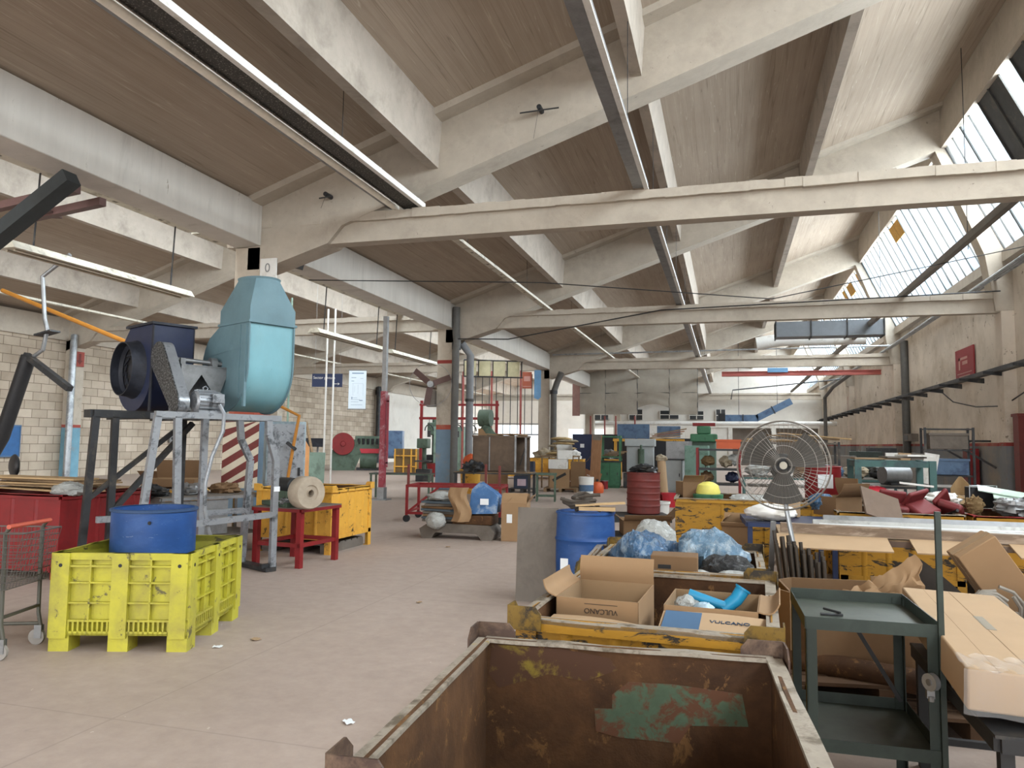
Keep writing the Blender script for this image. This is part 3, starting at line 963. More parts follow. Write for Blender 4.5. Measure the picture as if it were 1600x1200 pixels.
# ---------------------------------------------------------------- lime yellow pallet box with the blue tub
t = thing('pallet_box', 'lime yellow plastic pallet box on the floor at left holding a blue tub', 'pallet box', (-4.60, 5.245, 0), math.radians(17.5))
w, d, h, leg = 1.03, 1.16, 0.73, 0.12
MB().box(-w / 2, w / 2, -d / 2, d / 2, leg, leg + 0.03).build('base', LIMEPLASTIC, t)
for s in range(4):
    b = MB()
    L, off = (w, d / 2) if s % 2 == 0 else (d, w / 2)
    b.T = Matrix.Rotation(s * R90, 4, 'Z')
    b.box(-L / 2, L / 2, -off + 0.033, -off + 0.045, leg, h)
    b.box(-L / 2, L / 2, -off, -off + 0.045, h - 0.05, h)          # top rim
    b.box(-L / 2, L / 2, -off, -off + 0.03, h - 0.105, h - 0.09)
    b.box(-L / 2, L / 2, -off, -off + 0.03, leg + 0.10, leg + 0.115)
    b.box(-L / 2, L / 2, -off, -off + 0.03, leg, leg + 0.015)
    pil = 0.125
    for cx_ in (-L / 2 + pil / 2 + 0.01, 0.0, L / 2 - pil / 2 - 0.01):
        b.box(cx_ - pil / 2, cx_ + pil / 2, -off - 0.012, -off + 0.03, leg - 0.02, h)
    for (a0, a1) in ((-L / 2 + pil, -pil / 2), (pil / 2, L / 2 - pil)):
        b.box((a0 + a1) / 2 - 0.006, (a0 + a1) / 2 + 0.006, -off - 0.002, -off + 0.03, leg + 0.1, h - 0.05)
        for zz in (0.36, 0.51):
            b.box(a0, a1, -off - 0.002, -off + 0.03, zz - 0.006, zz + 0.006)
        for k in range(9):
            xx = a0 + (a1 - a0) * (k + 0.5) / 9
            b.box(xx - 0.006, xx + 0.006, -off, -off + 0.03, leg - 0.0, leg + 0.1)
    for cx_ in (-L / 2 + 0.07, 0.0, L / 2 - 0.07):                  # drain bosses
        b.tube((cx_, -off - 0.014, h - 0.09), (cx_, -off - 0.01, h - 0.09), 0.014, 12, mi=1)
    b.build('side_panel', [LIMEPLASTIC, BLACK], t)
for sx in (-1, 0, 1):
    b = MB()
    for sy in (-1, 0, 1):
        b.extr([(sx * (w / 2 - 0.075) - 0.075, sy * (d / 2 - 0.09) - 0.08, 0), (sx * (w / 2 - 0.075) + 0.075, sy * (d / 2 - 0.09) - 0.08, 0),
                (sx * (w / 2 - 0.075) + 0.075, sy * (d / 2 - 0.09) + 0.08, 0), (sx * (w / 2 - 0.075) - 0.075, sy * (d / 2 - 0.09) + 0.08, 0)], (0, 0, leg))
    b.box(sx * (w / 2 - 0.075) - 0.05, sx * (w / 2 - 0.075) + 0.05, -d / 2 + 0.1, d / 2 - 0.1, leg - 0.03, leg)
    b.build('runner', LIMEPLASTIC, t)
t = drum('plastic_tub', 'open blue plastic tub standing inside the lime yellow pallet box', (-4.746, 5.377, 0.152), 0.335, 0.86, BLUEPL, 'tub', hoops=(), lid=False, lidmat=M('dark_blue_rim', '#2b4468', 0.6))
MB().tube((0.2, -0.285, 0.76), (0.2, -0.278, 0.76), 0.015, 10).build('drilled_hole', BLACK, t)

# ---------------------------------------------------------------- shopping cart at the left edge
t = thing('shopping_cart', 'grey wire shopping cart with red handle at the left edge', 'shopping cart', (-5.36, 4.38, 0), 0.3)
b = MB()
for k in range(9):
    z = 0.50 + 0.05 * k
    b.path([(-0.42, -0.24, z), (0.30 + 0.012 * k, -0.24, z), (0.30 + 0.012 * k, 0.24, z), (-0.42, 0.24, z)], 0.003 if k < 8 else 0.006, 5, closed=True)
for k in range(22):
    x = -0.40 + 0.7 * k / 21
    for y in (-0.24, 0.24):
        b.tube((x, y, 0.5), (x, y, 0.9), 0.0022, 4)
for k in range(14):
    y = -0.24 + 0.48 * k / 13
    b.tube((0.30, y, 0.5), (0.40, y, 0.9), 0.0022, 4)
    b.tube((-0.42, y, 0.5), (0.30, y, 0.5), 0.0022, 4)
b.build('basket', M('dull_cart_wire', '#5c5a56', 0.5, 0.4, var=0.1), t)
b = MB()
for y in (-0.22, 0.22):
    b.path([(0.30, y, 0.06 + 0.05), (0.27, y, 0.25), (0.26, y, 0.9), (0.30, y, 0.95)], 0.015, 8)
    b.path([(0.28, y, 0.16), (-0.5, y, 0.14)], 0.014, 8)
b.bar((0.27, -0.22, 0.3), (0.27, 0.22, 0.3), 0.02)
b.build('frame', M('dull_cart_tube', '#57564f', 0.5, 0.4, var=0.1), t)
MB().tube((0.30, -0.25, 0.95), (0.30, 0.25, 0.95), 0.017, 10).build('handle', M('faded_red_handle', '#b5533f', 0.5), t)
for (x, y) in ((0.29, -0.22), (0.29, 0.22), (-0.48, -0.22), (-0.48, 0.22)):
    c = MB()
    c.tube((x - 0.02, y - 0.014, 0.06), (x - 0.02, y + 0.014, 0.06), 0.06, 18)
    co = c.build('caster', M('grey_tyre', '#8a8580', 0.7), t)
    MB().box(x - 0.035, x + 0.02, y - 0.02, y - 0.015, 0.05, 0.15).box(x - 0.035, x + 0.02, y + 0.015, y + 0.02, 0.05, 0.15).build('fork', STEEL, co)

# ---------------------------------------------------------------- extraction fans on their steel stand (local x along the shaft, y away from the camera)
FAN_LOC, FAN_RZ = (-6.333, 6.083, 0), math.radians(65.165)


def scroll(yc, zc, r, y_front, z_top, y_flat):
    pts = [(y_front, z_top), (y_front, zc)]
    for k in range(1, 25):
        a = PI + PI * 1.25 * k / 24
        rr = r * (1.0 - 0.06 * k / 24)
        pts.append((yc + rr * math.cos(a), zc + rr * math.sin(a)))
    pts.append((y_flat, z_top))
    return pts


t = thing('extraction_fan', 'navy blue centrifugal fan with round inlet facing left on the steel stand', 'fan', FAN_LOC, FAN_RZ)
pr = scroll(1.40, 2.45, 0.53, 0.87, 2.99, 1.55)
b = MB().extr([(1.05, y, z) for y, z in pr], (0.50, 0, 0))
b.build('casing', NAVY, t, bevel=0.006)
b = MB().box(1.02, 1.58, 0.84, 1.62, 2.99, 3.02)
for x in (1.045, 1.545):
    b.extr([(x, 0.86, 1.93), (x, 0.92, 1.93), (x, 0.90, 2.98), (x, 0.86, 2.98)], (0.012, 0, 0))
b.build('flange', NAVYDK, t)
b = MB().lathe([(0.37, 0), (0.345, 0.06), (0.335, 0.16), (0.322, 0.16), (0.328, 0.06), (0.30, 0.02)], 36, (1.052, 1.38, 2.46), (-1, 0, 0))
b.build('inlet_ring', NAVYDK, t)
b = MB().lathe([(0.0, 0.0), (0.305, 0.0), (0.305, 0.012), (0.0, 0.012)], 30, (1.055, 1.38, 2.46), (-1, 0, 0))
w_ = b.build('inlet_opening', BLACK, t)
b = MB()
for k in range(12):
    a = 2 * PI * k / 12
    b.obox((1.03, 1.38 + 0.21 * math.cos(a), 2.46 + 0.21 * math.sin(a)), (0.012, 0.02, 0.16), (a + 0.5, 0, 0))
b.tube((1.045, 1.38, 2.46), (1.01, 1.38, 2.46), 0.07, 16)
b.build('impeller', NAVYDK, w_)

t = thing('extraction_fan', 'teal centrifugal fan with tapering outlet cowl at the right end of the stand', 'fan', FAN_LOC, FAN_RZ)
pr = scroll(0.50, 2.50, 0.56, -0.06, 3.02, 0.62)
b = MB().extr([(1.78, y, z) for y, z in pr], (0.60, 0, 0))
b.build('casing', [TEAL], t, bevel=0.006)
b = MB()
pr2 = scroll(0.50, 2.50, 0.585, -0.085, 3.02, 0.64)
for x in (1.765, 2.375):
    b.extr([(x, y, z) for y, z in pr2], (0.016, 0, 0))
b.box(1.75, 2.41, -0.10, 0.66, 3.02, 3.05)
b.bar((1.772, 0.05, 2.75), (1.772, 0.9, 2.68), 0.02, 0.05)
b.bar((1.765, -0.02, 2.0), (1.765, -0.02, 3.0), 0.03, 0.04)
b.bar((1.765, 0.12, 2.1), (1.765, 0.12, 3.0), 0.02, 0.03)
b.build('flange', TEALDK, t)
b = MB()           # square-to-round cowl
n = 32
sq, rd = [], []
for k in range(n):
    a = 2 * PI * k / n
    c, s_ = math.cos(a), math.sin(a)
    m = max(abs(c), abs(s_))
    sq.append((2.08 + 0.31 * c / m, 0.28 + 0.36 * s_ / m, 3.05))
    rd.append((2.08 + 0.235 * c, 0.28 + 0.30 * s_, 3.60))
mid = [tuple(0.45 * q + 0.55 * p for p, q in zip(A, B)) for A, B in zip(sq, rd)]
mid = [(p[0], p[1], 3.25) for p in sq]
mid = [(2.08 + (p[0] - 2.08) * 1.0, 0.28 + (p[1] - 0.28) * 1.0, 3.22) for p in sq]
b.add(sq + mid + rd, [(i, (i + 1) % n, (i + 1) % n + n, i + n) for i in range(n)] + [(i + n, (i + 1) % n + n, (i + 1) % n + 2 * n, i + 2 * n) for i in range(n)])
b.build('outlet_cowl', TEALDK, t)
b = MB().add([(p[0], p[1], 3.60) for p in rd] + [(2.08 + (p[0] - 2.08) * 1.04, 0.28 + (p[1] - 0.28) * 1.04, 3.625) for p in rd] + [(2.08 + (p[0] - 2.08) * 0.96, 0.28 + (p[1] - 0.28) * 0.96, 3.625) for p in rd],
              [(i, (i + 1) % n, (i + 1) % n + n, i + n) for i in range(n)] + [(i + n, (i + 1) % n + n, (i + 1) % n + 2 * n, i + 2 * n) for i in range(n)])
b.add([(2.08 + (p[0] - 2.08) * 0.96, 0.28 + (p[1] - 0.28) * 0.96, 3.60) for p in rd], [tuple(range(n))])
b.build('cowl_rim', TEALDK, t)
# drive of the teal fan: shaft, bearings, bracket, belt guard, motor
b = MB().tube((1.16, 0.62, 2.56), (1.78, 0.56, 2.54), 0.028, 12)
b.build('shaft', STEEL, t)
MB().obox((1.66, 0.57, 2.52), (0.07, 0.12, 0.09)).tube((1.62, 0.57, 2.55), (1.70, 0.57, 2.55), 0.06, 14).build('bearing', STEEL, t)
MB().obox((1.28, 0.61, 2.53), (0.06, 0.12, 0.09)).build('bearing', STEEL, t)
b = MB()
b.extr([(1.20, 0.42, 2.48), (1.78, 0.42, 2.48), (1.78, 0.42, 2.40), (1.66, 0.42, 2.08), (1.45, 0.42, 2.38), (1.24, 0.42, 2.06), (1.20, 0.42, 2.40)], (0, 0.012, 0))
b.box(1.20, 1.78, 0.42, 0.75, 2.47, 2.49)
b.extr([(1.22, 0.74, 2.48), (1.78, 0.74, 2.48), (1.78, 0.74, 1.93), (1.22, 0.74, 1.93)], (0, 0.012, 0))
b.box(1.20, 1.78, 0.40, 0.80, 1.9, 1.94)
b.build('bracket', STEEL, t)
PERF = M('perforated_guard', '#7d8083', 0.4, 0.6, var=0.2, scale=60, dirt='#3b3d3f', amt=0.45, dscale=45, hard=0.06)
b = MB()
y1, z1, r1, y2, z2, r2 = 0.66, 2.57, 0.185, 0.19, 2.02, 0.12
dv = Vector((y2 - y1, z2 - z1)).normalized()
a0 = math.atan2(dv.y, dv.x)
pts = [(y1 + r1 * math.cos(a0 + R90 + PI * k / 12), z1 + r1 * math.sin(a0 + R90 + PI * k / 12)) for k in range(13)]
pts += [(y2 + r2 * math.cos(a0 - R90 + PI * k / 12), z2 + r2 * math.sin(a0 - R90 + PI * k / 12)) for k in range(13)]
b.extr([(1.02, y, z) for y, z in pts], (0.015, 0, 0), 0)
b.extr([(1.035, y, z) for y, z in pts], (0.12, 0, 0), 1, smooth=True)
b.build('belt_guard', [PERF, SILVER], t)
b = MB()
b.lathe([(0.0, 0), (0.10, 0), (0.125, 0.02), (0.125, 0.30), (0.11, 0.33), (0.0, 0.34)], 24, (1.22, 0.13, 2.04), (1, 0, 0))
for k in range(20):
    a = 2 * PI * k / 20
    b.obox((1.36, 0.13 + 0.13 * math.cos(a), 2.04 + 0.13 * math.sin(a)), (0.22, 0.02, 0.007), (a, 0, 0))
b.box(1.24, 1.5, 0.02, 0.24, 1.90, 1.93)
b.path([(1.34, 0.13, 2.17), (1.33, 0.13, 2.2), (1.36, 0.13, 2.22), (1.39, 0.13, 2.2), (1.38, 0.13, 2.17)], 0.008, 6)
mo = b.build('motor', SILVER, t)
MB().box(1.38, 1.52, -0.03, 0.02, 2.02, 2.13).build('terminal_box', SILVER, mo, bevel=0.008)
t2 = MB().path([(1.46, -0.02, 2.01), (1.52, -0.03, 1.9), (1.52, -0.02, 1.7), (1.42, 0.02, 1.4), (1.36, 0.03, 1.1), (1.36, 0.02, 0.8), (1.42, 0.02, 0.55), (1.5, 0.05, 0.4)], 0.024, 8)
t2.build('cable_conduit', SILVER, t)

t = thing('fan_stand', 'tall welded steel stand carrying the navy and teal fans', 'steel stand', FAN_LOC, FAN_RZ)
b = MB()
for (p, q) in (((0.42, 0.86), (1.75, 0.86)), ((0.42, 1.06), (1.75, 1.06)), ((0.42, 0.86), (0.42, 1.06)), ((1.0, 0.9), (1.0, 1.95)), ((1.55, 0.9), (1.55, 1.95))):
    b.bar((*p, 1.88), (*q, 1.88), 0.06, 0.09)
b.build('top_frame', DARKSTEEL, t)
b = MB()
for (p, q) in (((0.74, 0.0), (2.28, 0.0)), ((1.0, 0.7), (2.28, 0.7)), ((2.25, 0.0), (2.25, 0.7)), ((1.25, 0.0), (1.25, 0.9)), ((1.75, 0.0), (1.75, 0.9))):
    b.bar((*p, 1.87), (*q, 1.87), 0.06, 0.07)
b.build('top_frame', SILVER, t)
for (pts, mt) in ((((0.45, 0.86, 1.85), (0.36, 0.86, 0.0)), DARKSTEEL), (((0.66, 0.86, 1.85), (0.66, 0.86, 0.0)), DARKSTEEL), (((1.55, 1.05, 1.85), (1.55, 1.05, 0.0)), DARKSTEEL),
                  (((0.77, 0.0, 1.85), (0.57, 0.0, 0.0)), SILVER), (((0.99, 0.0, 1.85), (1.05, 0.0, 0.0)), SILVER), (((1.56, 0.5, 1.85), (1.56, 0.5, 0.0)), SILVER),
                  (((2.07, 0.6, 1.85), (2.10, 0.6, 1.6), (2.24, 0.6, 1.34), (2.17, 0.6, 0.0)), SILVER), (((2.12, 0.0, 1.85), (2.13, 0.0, 1.66), (2.24, 0.0, 1.35), (2.24, 0.0, 0.0)), SILVER)):
    b = MB()
    for p, q in zip(pts, pts[1:]):
        b.bar(p, q, 0.075, 0.06, up=(0, 1, 0))
    b.build('leg', mt, t)
b = MB()
b.bar((0.4, 0.86, 0.9), (1.5, 0.9, 1.8), 0.05)
b.bar((0.66, 0.84, 0.75), (1.6, 0.9, 1.8), 0.06)
b.build('brace', DARKSTEEL, t)
b = MB().bar((0.6, -0.01, 0.62), (2.24, -0.01, 0.69), 0.05, 0.07).bar((0.42, 0.6, 0.70), (2.2, 0.6, 0.70), 0.05, 0.07)
b.build('brace', SILVER, t)
b = MB().bar((2.2, -0.05, 0.03), (2.2, 0.75, 0.03), 0.14, 0.05)
b.bar((2.1, 0.02, 0.07), (2.3, 0.02, 0.07), 0.05, 0.05)
b.build('foot_beam', DARKSTEEL, t)
t = MB().box(-0.04, 0.04, -0.003, 0.003, -0.03, 0.03).build('paper_tag', PAPER, t)
t.location = (2.24, -0.045, 1.0)

# ---------------------------------------------------------------- red bin, work tables and the yellow bin at left
metal_bin('metal_bin', 'bright red metal bin heaped with flat planks behind the lime pallet box', (-8.15, 7.45, 0), 0.0, 1.75, 1.35, 0.95, REDPAINT, REDDARK, None, leg=0.08, lugs=False, rim=REDPAINT)
for i in range(7):
    board('wooden_plank', ('pale flat plank on top of the red bin, stack layer %s' % ('one', 'two', 'three', 'four', 'five', 'six', 'seven')[i]), 'plank',
          (-8.15 + rnd.uniform(-0.1, 0.1), 7.45 + rnd.uniform(-0.28, 0.28), 0.965 + 0.023 * i), (rnd.uniform(1.4, 2.0), rnd.uniform(0.2, 0.5), 0.02), (0, 0, rnd.uniform(-0.25, 0.25)), (WOODLT, CARDLT, WOOD)[i % 3], 'planks on the red bin')
sack('white_rag', 'white rag hanging over the right corner of the red bin', 'rag', (-7.35, 6.95, 1.0), (0.2, 0.16, 0.09), BAGWHITE, 21)

t = frame_table('steel_table', 'red steel table with polishing machine under the fan stand right side', (-5.5, 8.82, 0), math.radians(85), 0.84, 0.74, 0.75, REDPAINT, GREYBOARD, stretch=0.28, leg=0.07)
t['label'] = 'red painted steel table standing in front of the yellow bin, beside the fan stand'
t = thing('belt_machine', 'green bench machine with large grey roll on the red table', 'machine', (-5.56, 8.66, 0.75), math.radians(-28))
MB().box(-0.35, 0.3, -0.18, 0.18, 0, 0.06).box(-0.2, 0.2, -0.12, 0.12, 0.06, 0.22).build('body', GREENM, t, bevel=0.01)
MB().tube((-0.05, -0.05, 0.27), (0.25, -0.05, 0.27), 0.1, 18).tube((-0.2, -0.05, 0.27), (0.4, -0.05, 0.27), 0.03, 10).build('motor', DARKSTEEL, t)
MB().lathe([(0.04, -0.12), (0.19, -0.12), (0.205, -0.1), (0.205, 0.1), (0.19, 0.12), (0.1, 0.12), (0.09, 0.1), (0.05, 0.1), (0.04, 0.12), (0.04, -0.12)], 28, (0.55, -0.05, 0.2), (1, 0, 0)).build('abrasive_roll', M('felt_roll', '#a39685', 0.9, var=0.15, scale=8), t)
sack('scrap_heap', 'grey heap of metal scrap at the left end of red table', 'scrap', (-5.45, 8.5, 0.81), (0.1, 0.1, 0.06), STEEL, 23, 0.4, 2.5)

metal_bin('metal_bin', 'yellow ribbed metal bin on a pallet behind the red table', (-6.0, 10.12, 0), 0.0, 1.2, 1.22, 0.92, YELLOW, RUST, None, leg=0.2, rim=YELLOW)
pallet('pallet', 'grey wooden pallet under the yellow bin behind the red table', (-5.95, 10.1, 0.0), 0.0, 0.95, 1.1, GREYBOARD)

t = frame_table('workbench', 'grey metal workbench full of scrap behind the fan stand', (-7.28, 9.15, 0), math.radians(65), 1.5, 0.8, 0.82, STEEL, GREYBOARD, shelf=0.25)
MB().box(-0.73, 0.2, -0.39, -0.37, 0.28, 0.76).box(-0.73, -0.71, -0.39, 0.39, 0.28, 0.76).build('side_panel', STEEL, t)
MB().tube((-0.3, -0.4, 0.62), (-0.3, -0.42, 0.62), 0.03, 12).build('panel_knob', DARKSTEEL, t)
for i, (x, y, c) in enumerate(((-7.55, 8.5, 'dark'), (-7.35, 9.0, 'grey'), (-7.15, 9.5, 'brown'))):
    sack('scrap_heap', c + ' heap of small scrap on the grey workbench', 'scrap', (x, y, 0.87), (0.22, 0.18, 0.10), (DARKSTEEL, STEEL, CARDDK)[i], 24 + i, 0.4, 2.4)
t = thing('barrier_board', 'red and white diagonally striped barrier board standing behind the fan stand', 'barrier', (-8.3, 11.4, 0), math.radians(35))
MB().box(-0.3, 0.3, -0.015, 0.015, 0.75, 1.95).build('board', M('barrier_white', '#cbbfa9', 0.6, var=0.08, scale=5), t)
b = MB()
for k in range(6):
    z0 = 0.55 + 0.27 * k
    pts = [(-0.3, z0), (0.3, z0 + 0.4), (0.3, z0 + 0.54), (-0.3, z0 + 0.14)]
    pts = [(x, min(1.95, max(0.75, z))) for x, z in pts]
    b.extr([(x, -0.0165, z) for x, z in pts], (0, 0.001, 0))
b.build('stripe', REDDARK, t)['kind'] = 'stuff'
MB().box(-0.25, -0.2, -0.02, 0.02, 0, 0.75).build('leg', STEEL, t)
MB().box(0.2, 0.25, -0.02, 0.02, 0, 0.75).build('leg', STEEL, t)
carton('carton', 'open brown carton on the floor clutter left of the striped barrier board', (-9.1, 10.6, 0.55), 0.3, 0.7, 0.5, 0.4, CARDDK, [(0, 2.5, 0.2), (1, 2.4, 0.2)])
t = frame_table('workbench', 'dark low bench under the brown carton behind the fans', (-9.2, 10.7, 0), 0.3, 1.7, 0.8, 0.54, DARKSTEEL, GREYBOARD)
metal_bin('metal_bin', 'small yellow metal bin seen between the legs of the fan stand', (-8.3, 9.7, 0), 0.3, 0.9, 0.7, 0.85, YELLOW, RUST, None, lugs=False)
carton('carton', 'flattened carton with raised flap on the small yellow bin behind the stand', (-8.25, 9.75, 0.87), 0.4, 0.7, 0.5, 0.12, CARDDK, [(2, 1.2, 0.3)])
t = thing('electric_cabinet', 'tall pale grey steel cabinet right of the striped barrier board', 'cabinet', (-8.0, 12.3, 0), math.radians(40))
MB().box(-0.35, 0.35, -0.25, 0.25, 0.05, 1.95).build('body', M('pale_steel_paint', '#9fb0b8', 0.5, var=0.08, scale=4, dirt='#7d8c92', amt=0.3), t, bevel=0.01)
MB().box(-0.32, 0.32, -0.262, -0.25, 0.1, 1.9).build('door', SILVER, t)
MB().box(0.22, 0.26, -0.285, -0.262, 0.95, 1.1).build('handle', BLACK, t)
t = thing('gas_cylinder_cabinet', 'dark blue upright cabinet beside the right leg of the fan stand', 'cabinet', (-10.679, 16.171, 0.000), 0.6)
MB().box(-0.14, 0.14, -0.15, 0.15, 0, 1.65).build('body', NAVY, t, bevel=0.02)
MB().box(-0.12, 0.12, -0.162, -0.15, 0.1, 1.55).build('door', M('navy_door', '#2d3857', 0.5), t)
t = thing('office_chair', 'black padded chair back behind the planks at far left', 'chair', (-9.42, 8.25, 0), 2.6)
MB().blob((0, 0.2, 1.2), (0.24, 0.06, 0.16), 31, 0.05).build('backrest', BLACK, t)
MB().blob((0, 0, 0.95), (0.26, 0.26, 0.06), 32, 0.04).build('seat', BLACK, t)
MB().path([(0, 0.2, 1.1), (0, 0.27, 1.0), (0, 0.1, 0.92)], 0.02, 8).tube((0, 0, 0.1), (0, 0, 0.93), 0.03, 10).build('post', DARKSTEEL, t)
b = MB()
for k in range(5):
    a = 2 * PI * k / 5
    b.bar((0, 0, 0.1), (0.3 * math.cos(a), 0.3 * math.sin(a), 0.05), 0.04, 0.03)
    b.tube((0.3 * math.cos(a), 0.3 * math.sin(a) - 0.02, 0.03), (0.3 * math.cos(a), 0.3 * math.sin(a) + 0.02, 0.03), 0.03, 10)
b.build('base', BLACK, t)

# ---------------------------------------------------------------- middle of the aisle
t = thing('trolley', 'long red tubular steel trolley with uprights in the middle aisle', 'trolley', (-5.35, 14.55, 0), math.radians(8))
b = MB()
for y in (-0.45, 0.45):
    b.bar((-0.95, y, 0.72), (0.95, y, 0.72), 0.05)
for x in (-0.95, 0.0, 0.95):
    b.bar((x, -0.45, 0.72), (x, 0.45, 0.72), 0.05)
b.bar((-0.95, -0.45, 0.2), (-0.95, 0.45, 0.2), 0.04)
b.bar((-0.95, -0.45, 0.18), (0.95, -0.45, 0.18), 0.05)
b.bar((-0.93, -0.45, 0.2), (-0.3, -0.45, 0.7), 0.04)
b.build('frame', REDPAINT, t)
for x in (-0.95, 0.95):
    for y in (-0.45, 0.45):
        MB().bar((x, y, 0.12), (x, y, 0.74), 0.05).build('leg', REDPAINT, t)
        MB().tube((x, y - 0.03, 0.07), (x, y + 0.03, 0.07), 0.07, 16).build('wheel', RUBBER, t)
for (x, y) in ((-0.93, -0.44), (0.93, -0.44), (0.5, 0.44)):
    MB().bar((x, y, 0.72), (x, y, 1.15), 0.045).build('upright', REDDARK, t)

t = thing('cast_engine_base', 'heavy grimy cast machine base lying on the aisle floor', 'machine base', (-4.35, 12.05, 0), 0.05)
b = MB()
b.extr([(-0.62, -0.28, 0.0), (-0.45, -0.28, 0.0), (-0.38, -0.28, 0.1), (0.35, -0.28, 0.1), (0.42, -0.28, 0.0), (0.6, -0.28, 0.0), (0.64, -0.28, 0.12), (0.55, -0.28, 0.24), (-0.5, -0.28, 0.26), (-0.66, -0.28, 0.16)], (0, 0.56, 0))
b.build('casting', GREYBOARD, t, bevel=0.02)
MB().box(-0.1, 0.58, -0.24, 0.24, 0.24, 0.4).build('block', RUST, t, bevel=0.02)
for i in range(8):
    board('flat_carton', 'flattened carton in the pile on the cast base, layer %s counted upward' % ('one', 'two', 'three', 'four', 'five', 'six', 'seven', 'eight')[i], 'cardboard',
          (-4.72 + rnd.uniform(-0.03, 0.03), 12.1, 0.285 + 0.043 * i), (0.6 + rnd.uniform(-0.06, 0.06), 0.44, 0.036), (0, 0.0, rnd.uniform(-0.2, 0.2)), (GREYBOARD, M('slate_board', '#56616a', 0.8), CARDDK)[i % 3], 'flat cartons on the cast base')
sack('plastic_wrap', 'crumpled clear plastic wrap on top of the flat carton pile', 'plastic wrap', (-4.7, 12.05, 0.68), (0.3, 0.2, 0.08), BAGWHITE, 41, 0.3)
sack('wrapped_roll', 'round bundle wrapped in white film at the left foot of the pile', 'roll', (-4.67, 11.66, 0.31), (0.17, 0.13, 0.14), BAGWHITE, 42, 0.15)
t = thing('paper_sack', 'torn blue and kraft paper sack on top of the cast base', 'paper sack', (-4.05, 12.0, 0.42), 0.2)
MB().extr([(-0.14, -0.17, 0.0), (0.34, -0.2, 0.02), (0.36, -0.18, 0.3), (0.28, -0.12, 0.36), (0.02, -0.05, 0.52), (-0.1, -0.08, 0.40)], (0.03, 0.3, 0.0)).build('sack', M('blue_sack_print', '#3d6594', 0.6, var=0.2, scale=5, dirt='#8d9db0', amt=0.25, dscale=5), t, bevel=0.03)
MB().sheet(lambda u, v: (-0.42 + 0.3 * u + 0.05 * math.sin(6 * v), -0.22 - 0.08 * math.sin(PI * u) + 0.03 * math.sin(9 * u + 5 * v), -0.12 + 0.56 * v), 7, 8, 0.012, smooth=False).build('kraft_wrapping', CARD, t)
MB().sheet(lambda u, v: (0.06 + 0.14 * u, -0.205, 0.16 + 0.10 * v), 4, 2, 0.004).build('white_print', PAPER, t)
t = carton('carton', 'tall brown carton with open top flaps standing alone in the aisle', (-3.40, 12.05, 0), 0.1, 0.42, 0.38, 0.62, CARD, [(1, 2.2, 0.16), (0, 0.9, 0.2), (3, 0.5, 0.2), (2, 1.2, 0.15)])
MB().box(-0.12, -0.03, -0.1925, -0.191, 0.3, 0.44).build('label_sticker', PAPER, t)

t = frame_table('steel_table', 'long brown steel table carrying the sooty oven near second column', (-6.5, 20.8, 0), 0.1, 2.2, 1.0, 0.77, DARKSTEEL, WOOD, leg=0.07)
t = thing('industrial_oven', 'sooty brown steel box oven with open side standing on a table', 'oven', (-6.35, 20.9, 0.77), 0.12)
b = MB()
w, d, h = 1.55, 0.85, 1.05
b.box(-w / 2, 0.25, -d / 2, -d / 2 + 0.03, 0, h)
b.box(0.25, 0.45, -d / 2, -d / 2 + 0.03, 0, h)
b.box(-w / 2, w / 2, d / 2 - 0.03, d / 2, 0, h)
b.box(-w / 2, -w / 2 + 0.03, -d / 2, d / 2, 0, h)
b.box(-w / 2, w / 2, -d / 2, d / 2, 0, 0.05)
b.box(-w / 2 - 0.02, w / 2 + 0.02, -d / 2 - 0.02, d / 2 + 0.02, h - 0.05, h)
b.build('casing', M('sooty_steel', '#6b5a4b', 0.6, 0.3, var=0.15, scale=3, dirt='#3c322b', amt=0.5, dscale=1.5, hard=0.4), t)
MB().bar((-0.28, -d / 2 - 0.02, 0.05), (-0.28, -d / 2 - 0.02, h - 0.05), 0.03).bar((0.47, -d / 2, 0), (0.47, -d / 2, h), 0.05).build('door_edge', STEEL, t)
MB().bar((0.5, 0.3, 0.2), (0.75, -0.2, 0.8), 0.03).bar((0.76, -0.38, 0), (0.76, -0.38, h), 0.05).build('side_frame', STEEL, t)
for i in range(3):
    board('flat_carton', ('left', 'middle', 'right')[i] + ' piece of flat cardboard lying on the oven roof', 'cardboard', (-6.6 + 0.36 * i, 20.85, 1.85), (0.5, 0.4, 0.03), (0, 0.05, 0.4 * i), CARD)
sack('scrap_heap', 'tangle of dark wire scrap on the oven table', 'scrap', (-7.0, 20.25, 0.92), (0.3, 0.2, 0.16), DARKSTEEL, 45, 0.5, 3.0)
frame_table('steel_table', 'green tubular stand right of the oven table', (-4.916, 20.492, 0.000), 0.2, 0.55, 0.5, 0.78, GREENM, stretch=0.15)
frame_table('steel_table', 'low green steel stand with thin top left of the red trolley', (-8.9, 19.6, 0), 0.2, 1.7, 0.6, 0.72, GREENM, DARKSTEEL, th=0.03)
t = thing('machine_post', 'green pillar drill beside second column', 'machine', (-12.024, 28.606, 0.000), 0.2)
MB().box(-0.3, 0.3, -0.25, 0.25, 0, 0.5).build('pedestal', DARKSTEEL, t, bevel=0.02)
MB().tube((0, 0, 0.5), (0, 0, 1.7), 0.09, 14).build('column_tube', GREENM, t)
MB().box(-0.22, 0.22, -0.5, 0.2, 1.35, 1.75).build('head', GREENM, t, bevel=0.03)
MB().box(-0.3, 0.3, -0.5, 0.1, 0.8, 0.86).build('work_table', DARKSTEEL, t)
t['label'] = 'green pillar drill on dark pedestal left of the second column'
t = thing('pedestal_bucket', 'small red conical bin beside the pillar drill', 'bin', (-13.222, 32.513, 0.000), 0)
